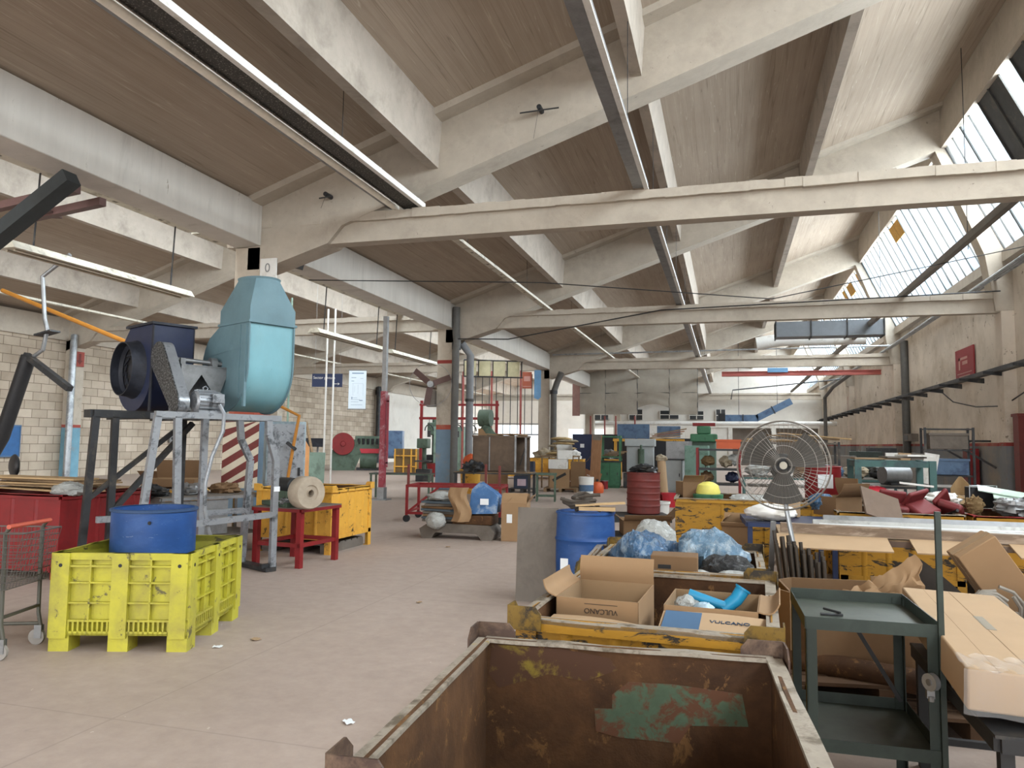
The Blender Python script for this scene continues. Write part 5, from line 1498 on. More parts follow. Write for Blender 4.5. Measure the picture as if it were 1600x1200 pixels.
for i in range(6):
    o = MB().bar((0, 0, 0), (0.1 + 0.12 * (i % 3), 0.12, 1.5 + 0.2 * (i % 2)), 0.05).build('metal_profile', STEEL)
    o.location = (6.7 + 0.1 * i, 44 + 0.3 * i, 0)
    tag(o, 'grey metal profile leaning in the stack against the right wall', 'profile', 'profiles leaning on the right wall')

# cable tray on brackets along the right wall
t = thing('cable_tray', 'long dark cable tray on brackets running along the right wall', 'cable tray', (7.27, 0, 3.80), 0)
MB().box(-0.06, 0.12, 14, 66, -0.02, 0.02).box(-0.08, -0.06, 14, 66, -0.03, 0.09).box(0.12, 0.14, 14, 66, -0.03, 0.06).build('tray', DARKSTEEL, t)
y = 17.0
while y < 66:
    MB().extr([(-0.32, y, 0.0), (0.38, y, 0.0), (0.38, y, -0.16), (-0.32, y, -0.06)], (0, 0.09, 0)).build('bracket', DARKSTEEL, t)
    y += 2.3
b = MB()
for k in range(4):
    b.path([(0.0 + 0.03 * k - 0.03, 14 + 3.2 * i, 0.035 + 0.008 * math.sin(i * 2.1 + k)) for i in range(17)], 0.014, 5)
b.build('cable', BLACK, t)['kind'] = 'stuff'
tag(MB().path([(7.55, 21.8, 3.75), (7.6, 22.5, 3.2), (7.62, 24.5, 2.85), (7.62, 27, 2.95), (7.62, 29.5, 3.25), (7.62, 31, 3.72)], 0.02, 6).build('cable', BLACK), 'black cable sagging in a loop below the wall cable tray', 'cable')
for i, (y, z, lb) in enumerate(((28.3, 4.45, 'large dark red extinguisher sign on the right wall nearer the camera'), (53.3, 4.45, 'smaller looking red extinguisher sign far along the right wall'))):
    t = thing('fire_sign', lb, 'sign', (7.70, y, z), -R90)
    MB().box(-1.0 + 0.3 * i, 1.0 - 0.3 * i, -0.02, 0.02, -0.55, 0.55).build('panel', M('sign_red', '#8f2a30', 0.6, var=0.06), t)
    SP = M('sign_pale', '#b98a80', 0.6)
    b = MB().box(-0.62, 0.35, -0.024, -0.02, 0.18, 0.26).box(-0.62, -0.45, -0.024, -0.02, -0.15, 0.26)
    b.box(-0.2, 0.35, -0.024, -0.02, 0.0, 0.12)
    b.build('symbol', SP, t)
    MB().box(-0.8, 0.8, -0.024, -0.02, -0.30, -0.27).box(-0.6, 0.6, -0.024, -0.02, -0.47, -0.37).build('lettering_band', SP, t)
for i, y in enumerate((24.5, 36.7, 38.9, 52.3)):
    o = MB().path([(7.6, y, 0.1), (7.6, y, 6.4)], (0.05, 0.16, 0.05, 0.1)[i], 10).build('wall_conduit', M('grey_downpipe', '#5d5b58', 0.6, 0.1, var=0.12))
    tag(o, ('thin grey conduit on the right wall just beyond second tie beam', 'thick dark downpipe on the right wall before third tie beam', 'thin conduit on the right wall just after the third tie beam', 'dark downpipe far along the right wall')[i], 'pipe')
# wires and pipes above the right wall tray
for i in range(3):
    tag(MB().path([(7.3 - 0.12 * i, 14, 6.5), (7.3 - 0.12 * i, 38, 6.25 - 0.05 * i), (7.3 - 0.12 * i, 64, 6.2)], 0.045, 8).build('roof_pipe', GALV), ('outermost', 'middle', 'innermost')[i] + ' of three grey pipes running under the roof glazing', 'pipe')
tag(MB().bar((5.0, 13.2, 6.12), (5.0, 65, 6.12), 0.13, 0.16).build('roof_channel', M('dark_channel', '#7d7973', 0.6, 0.2)), 'dark steel channel resting on the tie beams near the glazing', 'channel')

# ---------------------------------------------------------------- light channels on the tie beams
YB2 = [(2.2, 12.75), (13.25, 23.8), (24.3, 38.1), (38.6, 51.4), (52.0, 65.0)]
ORD = ('nearest', 'second', 'third', 'fourth', 'fifth')
for i, (y0, y1) in enumerate(YB2):
    t = thing('light_channel', ORD[i] + ' bay length of the hanging light channel below the roof centre', 'light channel', (-1.42, 0, 6.05), 0)
    MB().extr([(-0.13, y0, 0.0), (0.13, y0, 0.0), (0.13, y0, 0.07), (-0.13, y0, 0.07)], (0, y1 - y0 + (0.5 if i else 0), 0)).build('channel', STEEL, t)
    MB().box(0.06, 0.135, y0, y1 + 0.3, -0.03, 0.0).build('reflector_edge', WHITE, t)
    for k in range(3):
        y = y0 + (y1 - y0) * (k + 0.5) / 3
        MB().tube((0, y, 0.15), (0, y, slope(-1.42) - 6.03), 0.006, 5).build('hanger_wire', DARKSTEEL, t)
    if i == 0:
        t = thing('light_channel', 'wide perforated cable tray with a white tube along its left side, nearest the camera', 'light channel', (-5.75, 0, 6.05), 0)
        MB().box(-0.18, 0.16, 1.0, 12.9, 0.02, 0.04).box(-0.19, -0.17, 1.0, 12.9, 0.0, 0.09).build('perforated_tray', M('perforated_tray', '#3c3a37', 0.6, 0.3, var=0.3, scale=30, dirt='#9a958c', amt=0.12, dscale=42, hard=0.05), t)
        MB().box(0.16, 0.24, 1.0, 12.9, -0.01, 0.09).build('side_rail', WHITE, t)
        MB().tube((-0.36, 1.0, 0.04), (-0.36, 12.9, 0.04), 0.06, 14).build('white_tube', M('cream_pvc', '#f0eadc', 0.4), t)
        MB().box(-0.50, -0.42, 1.0, 12.9, 0.03, 0.09).build('side_rail', STEEL, t)
        b = MB()
        for yy in (2, 5, 8, 11, 12.6):
            b.box(-0.5, 0.22, yy, yy + 0.06, 0.09, 0.12)
        b.build('cross_bracket', STEEL, t)
    else:
        t = thing('light_channel', ORD[i] + ' bay length of the white light channel nearer the gutter beam', 'light channel', (-5.72, 0, 6.04), 0)
        MB().box(-0.09, 0.09, y0, y1 + 0.4, 0.0, 0.07).build('channel', RAILW, t)
        b = MB()
        for k in range(9):
            y = y0 + (y1 - y0) * (k + 0.5) / 9
            b.box(-0.03, 0.03, y, y + 0.08, -0.004, 0.0)
        b.build('knockout', M('dark_knockout', '#6e675c', 0.7), t)['kind'] = 'stuff'
    for k in range(2):
        y = y0 + (y1 - y0) * (k + 0.5) / 2
        MB().tube((0, y, 0.07), (0, y, slope(-5.72) - 6.04), 0.006, 5).build('hanger_wire', DARKSTEEL, t)
# left nave channels
for j, (x, lb) in enumerate(((-11.0, 'beside the gutter beam'), (-21.6, 'near the block wall'))):
    for i, (y0, y1) in enumerate(YB2):
        t = thing('light_channel', ORD[i] + ' bay length of cream light channel in the left nave ' + lb, 'light channel', (x, 0, 6.02), 0)
        MB().box(-0.11, 0.11, y0, y1 + 0.4, 0.0, 0.07).build('channel', RAILW, t)
        b = MB()
        for k in range(9):
            y = y0 + (y1 - y0) * (k + 0.5) / 9
            b.box(-0.03, 0.03, y, y + 0.1, -0.004, 0.0)
        b.build('knockout', M('dark_knockout', '#6e675c'), t)['kind'] = 'stuff'
for i, (y0, y1) in enumerate(((9.0, 13.2), (18.3, 22.7), (23.1, 27.2))):
    t = thing('hanging_lamp', ('long grey strip lamp hanging at upper left in front of first column', 'grey strip lamp hanging between first and second column', 'grey strip lamp hanging just before the second column')[i], 'lamp', (-11.1, 0, 4.62), 0)
    MB().extr([(-0.2, y0, 0.0), (0.2, y0, 0.0), (0.11, y0, 0.13), (-0.11, y0, 0.13)], (0, y1 - y0, 0)).build('reflector', RAILW, t)
    MB().tube((-0.08, y0 + 0.1, -0.02), (-0.08, y1 - 0.1, -0.02), 0.019, 8).build('tube', M('dusty_tube', '#b5aa98', 0.4), t)
    MB().tube((0.08, y0 + 0.1, -0.02), (0.08, y1 - 0.1, -0.02), 0.019, 8).build('tube', M('dusty_tube', '#b5aa98'), t)
    for f in (0.12, 0.88):
        y = y0 + (y1 - y0) * f
        MB().tube((0, y, 0.12), (0.05, y, 1.42), 0.016, 6).build('hanger_rod', DARKSTEEL, t)

# things hanging at upper left
t = thing('steel_beam', 'pair of brown red steel beams crossing under the roof at upper left', 'beam', (0, 0, 0), 0)
MB().bar((-12.2, 8.95, 5.18), (-9.3, 8.62, 5.30), 0.12, 0.12).build('beam', M('brown_oxide', '#5e4440', 0.6, var=0.12), t)
MB().bar((-12.4, 9.5, 5.14), (-9.3, 9.1, 5.26), 0.12, 0.12).build('beam', M('brown_oxide', '#5e4440'), t)
MB().obox((-10.6, 9.1, 5.2), (0.5, 0.6, 0.03), (0, 0, 0.4)).build('plate', M('brown_oxide', '#5e4440'), t)
t = tag(MB().bar((-10.925, 8.200, 4.129), (-8.957, 8.200, 5.301), 0.24, 0.2).build('jib_crane', M('blackish_steel', '#35393a', 0.6, 0.2, var=0.15)), 'dark sloping steel arm below the red beams at upper left', 'arm')
t = thing('fume_extractor', 'black jointed extraction arm hanging in front of the block wall', 'extraction arm', (0, 0, 0), 0)
MB().path([(-17.6, 14.0, 0.6), (-16.95, 14, 1.6), (-16.27, 14.0, 3.55)], 0.17, 14).build('lower_hose', BLACK, t)
MB().bar((-16.3, 13.95, 3.58), (-14.85, 13.9, 2.74), 0.16, 0.13).build('upper_arm', DARKSTEEL, t)
MB().path([(-16.2, 14.0, 3.5), (-15.85, 14.0, 3.7), (-15.75, 14, 4.2), (-15.85, 14.0, 4.45), (-16.0, 14.0, 5.5), (-15.2, 14.0, 6.0)], 0.05, 10).build('supply_pipe', STEEL, t)
MB().obox((-15.75, 14.0, 4.1), (0.5, 0.3, 0.04), (0, -0.2, 0)).build('clamp', DARKSTEEL, t)
tag(MB().path([(-18.6, 15.1, 5.5), (-13.9, 14.8, 3.86)], 0.055, 10).build('ochre_pipe', ORANGEPIPE), 'sloping ochre pipe crossing behind the navy fan at upper left', 'pipe')
t = thing('swing_hoist', 'thin ochre steel jib frame standing right of the fan stand', 'frame', (0, 0, 0), 0)
MB().path([(-8.6, 12.0, 2.42), (-8.0, 12.0, 2.26), (-7.52, 12.0, 2.05), (-7.62, 12.0, 1.5), (-7.85, 12.0, 0.0)], 0.03, 8).build('frame', ORANGEPIPE, t)
MB().obox((-7.65, 11.98, 1.5), (0.22, 0.05, 0.05), (0, 0.6, 0)).build('clamp', DARKSTEEL, t)
for i, (x, y, z) in enumerate(((-12.93, 20, 6.0), (-12.82, 22, 6.0), (-12.55, 22, 6.0))):
    tag(MB().path([(x, y, 0.0), (x, y, z)], 0.032, 8).build('vertical_pipe', (GREENGREY, WHITE, WHITE)[i]), ('thin pale green', 'left thin white', 'right thin white')[i] + ' vertical pipe dropping from the roof of left nave', 'pipe')

# ---------------------------------------------------------------- signs on walls and columns
t = thing('hanging_sign', 'dark blue hanging sign with white lettering and arrow in left nave', 'sign', (-15.1, 26.0, 3.97), math.radians(14))
MB().box(-0.6, 0.6, -0.015, 0.015, -0.26, 0.26).build('panel', M('sign_blue', '#1f2c4f', 0.5, var=0.04), t)
text_part('lettering', 'Sector pintura', 0.15, WHITE, t, (-0.12, -0.017, 0.1), (R90, 0, 0))
MB().box(0.26, 0.42, -0.018, -0.015, -0.145, -0.125).extr([(0.42, -0.018, -0.185), (0.5, -0.018, -0.135), (0.42, -0.018, -0.085), (0.44, -0.018, -0.135)], (0, 0.003, 0)).build('arrow', WHITE, t)
MB().tube((-0.5, 0, 0.26), (-0.5, 0, 6.1), 0.005, 4).build('hanger_wire', STEEL, t)
MB().tube((0.5, 0, 0.26), (0.5, 0, 6.4), 0.005, 4).build('hanger_wire', STEEL, t)
t = thing('wall_chart', 'tall white hanging chart with small print in left nave', 'poster', (-12.72, 24.0, 3.44), math.radians(16))
MB().box(-0.31, 0.31, -0.008, 0.008, -0.68, 0.68).build('sheet', M('chart_paper', '#dbe7f0', 0.6, var=0.02), t)
b = MB()
PALE = M('pale_ink', '#7f95ad', 0.7)
b.box(-0.2, 0.22, -0.0095, -0.008, 0.57, 0.61)
for (x0, x1, z0, z1) in ((-0.22, -0.05, 0.42, 0.44), (-0.22, -0.12, 0.30, 0.32), (-0.2, 0.2, 0.22, 0.225), (0.2, 0.205, -0.2, 0.22), (-0.16, -0.155, -0.2, 0.22), (0.02, 0.025, -0.15, 0.18), (-0.1, -0.095, -0.1, 0.15), (-0.22, 0.0, -0.3, -0.29), (-0.22, 0.1, -0.36, -0.35), (-0.22, 0.05, -0.44, -0.43), (-0.22, 0.2, -0.55, -0.54), (0.08, 0.2, -0.4, -0.37), (-0.2, -0.17, -0.34, -0.26), (0.1, 0.2, 0.4, 0.41)):
    b.box(x0, x1, -0.0095, -0.008, z0, z1)
b.build('print', PALE, t)
MB().tube((-0.34, 0, -0.7), (0.34, 0, -0.7), 0.016, 8).build('bottom_rod', STEEL, t)
MB().tube((-0.34, 0, 0.7), (0.34, 0, 0.7), 0.016, 8).build('top_rod', STEEL, t)
t = thing('column_sign', 'red brown extinguisher sign hanging before third column', 'sign', (-9.72, 36.2, 4.78), math.radians(14))
MB().box(-0.24, 0.24, -0.02, 0.02, -0.42, 0.42).build('panel', M('faded_red_sign', '#a0553f', 0.6, var=0.08), t)
MB().box(-0.16, 0.16, -0.024, -0.02, -0.05, 0.2).box(-0.2, 0.2, -0.024, -0.02, -0.33, -0.3).build('symbol', SP, t)
t = thing('column_sign', 'light blue vertical panel beside the red brown sign at third column', 'sign', (-9.22, 36.4, 4.55), math.radians(14))
MB().extr([(-0.17, 0, 0.75), (0.17, 0, 0.75), (0.17, 0, -0.62), (0.03, 0, -0.74), (-0.17, 0, -0.66)], (0, 0.03, 0)).build('panel', BLUELT, t)
MB().tube((-0.1, 0, 0.75), (-0.1, 0, 0.95), 0.008, 5).build('hanger_wire', STEEL, t)
t = thing('column_number', 'white square plate with figure 0 on the first column', 'sign', (-8.80, 12.72, 5.02), math.radians(0))
MB().box(-0.17, 0.2, -0.015, 0.015, -0.2, 0.2).build('plate', WHITE, t)
text_part('figure', '0', 0.26, STEEL, t, (0.0, -0.017, 0), (R90, 0, 0))
t = thing('arrow_sign', 'small faded red arrow sign on the pilaster of the block wall', 'sign', (-25.30, 24.05, 4.78), R90)
MB().box(-0.22, 0.22, -0.02, 0.02, -0.3, 0.3).build('plate', M('faded_sign', '#9a4a40', 0.7), t)
MB().extr([(-0.06, -0.024, 0.22), (0.06, -0.024, 0.22), (0.06, -0.024, -0.05), (0.14, -0.024, -0.05), (0, -0.024, -0.22), (-0.14, -0.024, -0.05), (-0.06, -0.024, -0.05)], (0, 0.004, 0)).build('arrow', REDDARK, t)
t = thing('notice_board', 'blue notice board on the block wall at the left edge', 'notice board', (-25.7, 20.9, 1.45), R90)
MB().box(-1.0, 1.0, -0.06, 0.0, -0.55, 0.55).build('panel', M('notice_blue', '#2c5c8f', 0.5), t)
MB().box(-1.04, 1.04, -0.075, 0.0, 0.55, 0.6).box(-1.04, 1.04, -0.075, 0, -0.6, -0.55).box(-1.04, -1.0, -0.075, 0, -0.56, 0.56).box(1.0, 1.04, -0.075, 0, -0.56, 0.56).build('frame', BLUEM, t)
for i, (y, z) in enumerate(((30.0, 1.62), (36.0, 1.62))):
    t = thing('socket_box', ('left', 'right')[i] + ' grey socket box on the block wall behind the fan stand', 'socket', (-25.7, y, z), R90)
    MB().box(-0.25, 0.25, -0.1, 0, -0.2, 0.2).build('body', STEEL, t)
    MB().tube((-0.1, -0.11, 0), (-0.1, -0.1, 0), 0.07, 12).tube((0.1, -0.11, 0), (0.1, -0.1, 0), 0.07, 12).build('socket', BLACK, t)
for i, (y, r, x) in enumerate(((23.55, 0.13, -25.1), (51.2, 0.2, -25.3))):
    tag(MB().path([(x, y, 0.05), (x, y, 5.3), (x - 0.1, y + 0.1, 5.7)], r, 12).build('downpipe', (GALV, DARKSTEEL)[i]), ('pale grey downpipe beside the pilaster of the block wall', 'dark downpipe at the far end of the block wall')[i], 'pipe')
t = thing('downpipe', 'two dark grey rainwater pipes strapped to the second column', 'pipe', (0, 0, 0), 0)
MB().path([(-8.86, 23.62, 0.0), (-8.86, 23.62, 4.7), (-8.8, 23.58, 5.0), (-8.86, 23.62, 5.3), (-8.86, 23.62, 6.2)], 0.125, 14).build('pipe', M('grey_downpipe', '#5d5b58'), t)
MB().path([(-8.5, 24.1, 0.05), (-8.5, 24.1, 4.6), (-8.75, 23.9, 5.0)], 0.13, 14).build('pipe', M('grey_pvc', '#77787a', 0.5), t)
MB().tube((-8.86, 23.68, 4.75), (-8.86, 23.68, 5.0), 0.16, 14).tube((-8.5, 24.1, 3.0), (-8.5, 24.1, 3.1), 0.15, 14).build('collar', DARKSTEEL, t)
t = thing('downpipe', 'dark kinked rainwater pipe strapped to the third column', 'pipe', (0, 0, 0), 0)
MB().path([(-8.75, 38.0, 0.0), (-8.75, 38.0, 4.3), (-8.55, 37.9, 4.8), (-8.3, 37.8, 5.3)], 0.16, 14).build('pipe', M('grey_downpipe', '#5d5b58'), t)
MB().tube((-8.75, 38.0, 4.2), (-8.75, 38.0, 4.4), 0.2, 14).build('collar', DARKSTEEL, t)
t = thing('wall_fan', 'dark three bladed fan mounted high on the second column', 'fan', (-9.62, 23.3, 3.55), 0.2)
for k in range(3):
    a = 2 * PI * k / 3 + 0.35
    MB().sheet(lambda u, v: ((0.1 + 0.62 * u) * math.cos(a) - (v - 0.5) * 0.2 * math.sin(a), 0.08 * (v - 0.5), (0.1 + 0.62 * u) * math.sin(a) + (v - 0.5) * 0.2 * math.cos(a)), 4, 3, 0.012).build('blade', M('rusty_blade', '#5b4540', 0.6), t)
MB().tube((0, -0.08, 0), (0, 0.3, 0), 0.11, 16).build('motor', STEEL, t)
MB().box(-0.14, 0.14, 0.05, 0.4, -0.75, -0.2).build('switch_box', GREYBOARD, t)
MB().path([(0.72 * math.cos(2 * PI * k / 32), 0, 0.72 * math.sin(2 * PI * k / 32)) for k in range(32)], 0.008, 5, closed=True).build('guard_ring', STEEL, t)

# beam switch rods and wires
for i, p in enumerate(((-3.2, 12.6, 7.55), (-7.45, 12.6, 6.3))):
    t = thing('lever_rod', ('dark horizontal rod with round boss on the first rafter, higher one', 'small dark rod with boss on the first rafter near the first column')[i], 'rod', p, 0)
    k = (1.0, 0.4)[i]
    MB().tube((-0.36 * k, -0.05, 0.0), (0.36 * k, -0.05, 0.02), 0.014, 8).build('rod', DARKSTEEL, t)
    MB().tube((0, -0.08, 0.07), (0, 0.15, 0.07), 0.045, 12).build('boss', DARKSTEEL, t)
    MB().tube((-0.02, -0.05, 0), (-0.1, -0.05, -0.5 * k), 0.004, 4).build('pull_wire', DARKSTEEL, t)
tag(MB().path([(-8.9, 14.4, 5.15), (-4, 16, 5.2), (1, 18, 5.0), (7.4, 20.5, 6.6)], 0.012, 5).build('steel_wire', DARKSTEEL), 'thin dark wire stretched across the main nave under first tie beam', 'wire')
tag(MB().path([(-8.9, 23.5, 5.1), (-7, 23.6, 5.05), (-2, 23.65, 5.85), (7.4, 23.7, 6.05)], 0.02, 5).build('steel_wire', DARKSTEEL), 'black cable sagging along the second tie beam', 'wire')
tag(MB().path([(-8.8, 37.9, 6.25), (7.4, 37.9, 6.35)], 0.04, 6).build('roof_pipe', GALV), 'thin grey pipe running just above the third tie beam', 'pipe')
for i, (x, y) in enumerate(((4.3, 9.5), (5.0, 12.0), (5.6, 20.0), (5.3, 29.0))):
    tag(MB().tube((x, y, slope(x)), (x, y, 6.4), 0.01, 5).build('hanger_wire', DARKSTEEL), ('first', 'second', 'third', 'fourth')[i] + ' thin wire from the camera hanging from the roof slab near the glazing', 'wire')
t = thing('bracket_cluster', 'dark bracket jutting from the first column under the gutter beam', 'bracket', (-9.0, 13.45, 5.35), 0)
MB().obox((0.15, 0.1, 0), (0.5, 0.35, 0.16), (0, 0.25, 0.2)).build('bracket', BLACK, t)
MB().tube((-0.1, 0, -0.02), (0.35, 0.1, 0.1), 0.03, 8).build('arm', DARKSTEEL, t)
# grey air duct and white flue near the far glazing
t = thing('air_duct', 'grey rectangular air duct hanging under the roof behind second tie beam', 'air duct', (0, 0, 0), 0)
MB().box(1.75, 5.5, 29.5, 30.3, 5.72, 6.28).build('duct', M('duct_grey', '#6f7479', 0.5, 0.2, var=0.08), t)
for k in range(4):
    MB().box(1.75 + 1.24 * k, 1.79 + 1.24 * k, 29.46, 30.34, 5.68, 6.32).build('seam_flange', DARKSTEEL, t)
tag(MB().path([(1.2, 33.5, 6.0), (2.2, 33.5, 6.15), (5.5, 33.5, 6.15)], 0.28, 16).build('flue_pipe', WHITE), 'fat white flue pipe below the grey air duct', 'pipe')

# ---------------------------------------------------------------- far part of the hall
t = thing('steel_beam', 'red steel beam with bluish plate spanning behind the third tie beam', 'beam', (0, 0, 0), 0)
MB().box(-0.3, 7.4, 40.9, 41.1, 5.30, 5.5).box(-0.3, 7.4, 40.8, 41.2, 5.28, 5.31).box(-0.3, 7.4, 40.8, 41.2, 5.49, 5.52).build('beam', M('salmon_beam', '#b0625a', 0.5, var=0.06), t)
MB().box(2.0, 3.0, 40.75, 41.0, 5.45, 5.68).build('plate', BLUELT, t)
t = thing('dust_curtain', 'big dusty grey sheet curtain hung across the far nave', 'curtain', (0, 0, 0), 0)
CURT = M('dusty_sheet', '#a39c90', 0.9, var=0.1, scale=1.0, dirt='#8a8275', amt=0.35, dscale=0.6, hard=0.4)
xs = (-9.95, -7.95, -5.8, -3.7, -1.9)
for k in range(4):
    for (z0, z1) in ((3.62, 5.05), (5.05, 6.6)):
        a, c = xs[k], xs[k + 1]
        zz0 = z0 if not (k == 2 and z0 < 4) else 4.05
        MB().sheet(lambda u, v: (a + (c - a) * u, 50 + 0.03 * math.sin(PI * 2 * u + k) * (1 - v * 0.5) + 0.02 * math.sin(9 * v + 4 * u), zz0 + (z1 - zz0) * v + (0.25 * math.sin(PI * u) * (1 - v) if (k == 2 and z0 < 4) else 0)), 10, 8, 0.006).build('sheet', CURT, t)
b = MB()
for x in xs:
    b.tube((x, 50.03, 3.6), (x, 50.03, 7.2), 0.03, 6)
b.tube((-9.95, 50.03, 5.05), (-1.9, 50.03, 5.05), 0.03, 6)
b.build('support_frame', DARKSTEEL, t)
board('brown_panel', 'dark pink wall panel at the left end of the dust curtain', 'panel', (-9.84, 49.5, 4.6), (0.5, 0.1, 2.2), (0, 0, 0), M('pinkish_panel', '#7a5a52', 0.7))

# partition in front of the back wall: white beam over a dark opening, posts, small windows
b = MB()
b.box(-12.5, 7.7, 66.2, 66.5, 3.15, 3.75)
struct(b.build('trim_2', FARW))
b = MB()
for x in (-12.5, -8.0, -4.0, 0.0, 3.5, 7.2):
    b.box(x, x + 0.35, 66.2, 66.5, 0, 3.15)
for (x0, x1) in ((-8.0, -4.0), (-12.5, -8)):
    b.box(x0, x1, 66.3, 66.45, 0, 1.2)
b.box(-2.6, 0.0, 66.3, 66.45, 0, 3.15)
struct(b.build('wall_partition', FARW))
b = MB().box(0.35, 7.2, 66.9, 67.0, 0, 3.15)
struct(b.build('recess_shade_panel', M('painted_recess_shade', '#6f665e', 0.9, var=0.1)))  # dark panel: the shade inside the far opening, put into its colour
for i, (x, z, w_, h_) in enumerate(((-10.9, 4.15, 1.4, 0.9), (-7.8, 4.15, 1.2, 0.9), (-4.9, 4.15, 1.6, 0.7), (-2.6, 4.1, 1.2, 0.7), (-0.6, 4.1, 0.8, 1.0))):
    o = MB().box(-w_ / 2, w_ / 2, -0.1, 0.02, -h_ / 2, h_ / 2, 0)
    for k in range(3):
        o.box(-w_ / 2 + w_ * k / 2 - 0.03, -w_ / 2 + w_ * k / 2 + 0.03, -0.13, -0.1, -h_ / 2, h_ / 2, 1)
    o.box(-w_ / 2, w_ / 2, -0.13, -0.1, -0.03, 0.03, 1)
    w__ = o.build('window_%d' % (30 + i), [M('dark_pane', '#2a2d30', 0.2), FARW])
    w__.location = (x, 66.2, z + 0.1)
    struct(w__)
b = MB().box(-12.5, 7.7, 66.3, 66.5, 3.75, 6.0)
struct(b.build('wall_upper_partition', FARW))
b = MB().box(-7.0, -5.2, 66.1, 66.2, 0, 3.1)
struct(b.build('door_1', WHITE))
t = thing('blue_duct', 'blue sheet metal duct with a slanting section on the far wall', 'air duct', (0, 0, 0), 0)
MB().bar((-0.2, 60, 3.72), (2.2, 60, 3.72), 0.6, 0.55).bar((2.1, 60, 3.75), (4.6, 60, 5.05), 0.6, 0.5).build('duct', BLUEM, t)
MB().box(-0.75, -0.2, 59.6, 60.4, 3.35, 4.1).build('inlet_box', BLACK, t)
for x in (1.1, 3.3):
    MB().obox((x, 60, 3.73 if x < 2 else 4.38), (0.06, 0.68, 0.62), (0, 0 if x < 2 else -0.48, 0)).build('seam_flange', DARKSTEEL, t)
for x, z in ((0.8, 4.0), (3.6, 4.8)):
    MB().tube((x, 60, z), (x, 60, slope(x) + 0.02), 0.02, 6).build('hanger_rod', DARKSTEEL, t)
tag(MB().path([(-10, 58, 3.25), (7.5, 58, 3.3)], 0.16, 10).build('roof_pipe', WHITE), 'thick white pipe spanning the far nave above head height', 'pipe')
tag(MB().path([(6.4, 55, 0.3), (6.4, 55, 5.0), (6.7, 53, 5.6), (7.2, 48, 6.1)], 0.12, 10).build('dust_pipe', M('grey_downpipe', '#5d5b58')), 'bent dark grey dust pipe near the right wall far back', 'pipe')
tag(MB().path([(0.2, 50, 4.6), (0.3, 50, 5.2), (6.2, 51.8, 5.9), (7.7, 51.8, 6.1)], 0.04, 6).build('steel_wire', DARKSTEEL), 'thin dark pipe sloping up to the right in front of far windows', 'wire')


def cabinet(name, label, loc, rz, w, d, h, mat, cat='cabinet', doors=2, top=None, group=None):
    t = thing(name, label, cat, loc, rz, group)
    MB().box(-w / 2, w / 2, -d / 2, d / 2, 0.06, h).box(-w / 2 + 0.03, w / 2 - 0.03, -d / 2 + 0.03, d / 2 - 0.03, 0, 0.06).build('body', mat, t, bevel=0.008)
    if top:
        MB().box(-w / 2 - 0.03, w / 2 + 0.03, -d / 2 - 0.03, d / 2 + 0.03, h, h + 0.04).build('top', top, t)
    for k in range(doors):
        x0, x1 = -w / 2 + w * k / doors + 0.02, -w / 2 + w * (k + 1) / doors - 0.02
        dd = MB().box(x0, x1, -d / 2 - 0.015, -d / 2, 0.1, h - 0.05).build('door', mat, t)
        MB().box(x1 - 0.07, x1 - 0.04, -d / 2 - 0.035, -d / 2 - 0.015, h * 0.5, h * 0.6).build('handle', DARKSTEEL, dd)
    return t


def rack(name, label, loc, rz, w, d, h, levels, mat, shelf=None):
    t = thing(name, label, 'rack', loc, rz)
    for sx in (-1, 1):
        for sy in (-1, 1):
            MB().bar((sx * w / 2, sy * d / 2, 0), (sx * w / 2, sy * d / 2, h), 0.06).build('upright', mat, t)
    for z in levels:
        b = MB()
        for s in (-1, 1):
            b.bar((-w / 2, s * d / 2, z), (w / 2, s * d / 2, z), 0.05).bar((s * w / 2, -d / 2, z), (s * w / 2, d / 2, z), 0.05)
        b.box(-w / 2, w / 2, -d / 2, d / 2, z, z + 0.02)
        b.build('shelf', shelf or mat, t)
    return t


# centre background
t = carton('carton', 'printed brown carton at the foot of the box stack by third column', (-5.5, 24.9, 0.13), 0.15, 0.66, 0.5, 0.62, CARD, closed=True)
MB().obox((0.0, -0.254, 0.36), (0.5, 0.004, 0.09), (0, -0.5, 0)).build('printed_band', INK, t)
pallet('pallet', 'wooden pallet under the box stack by third column', (-5.45, 25.0, 0), 0.1, 1.1, 1.0)
carton('carton', 'white carton in the middle of the box stack by third column', (-5.55, 24.9, 0.76), 0.1, 0.62, 0.5, 0.32, WHITE, closed=True)
t = carton('carton', 'white open carton on top of the box stack by third column', (-5.35, 24.95, 1.09), 0.3, 0.5, 0.45, 0.3, WHITE, [(1, 1.4, 0.2), (3, 1.9, 0.2), (2, 1.2, 0.2)])
carton('carton', 'brown carton half hidden right of the white boxes by third column', (-4.95, 25.3, 0.15), 0.2, 0.5, 0.45, 0.85, CARDDK, [(1, 2.3, 0.25)])
for i in range(7):
    sack('folded_sack', 'tan jute sack in the heap above the boxes at third column', 'sack', (-6.05 + 0.12 * (i % 3), 27.0 + 0.1 * i, 1.25 + 0.09 * i), (0.42, 0.35, 0.07), CLOTH if i % 2 else M('tan_jute', '#b39a6e', 0.95), 90 + i, 0.15, group='jute sacks in a heap')
frame_table('steel_table', 'brown table under the jute sack heap at third column', (-6.0, 27.3, 0), 0, 1.2, 1.2, 1.17, WOOD)
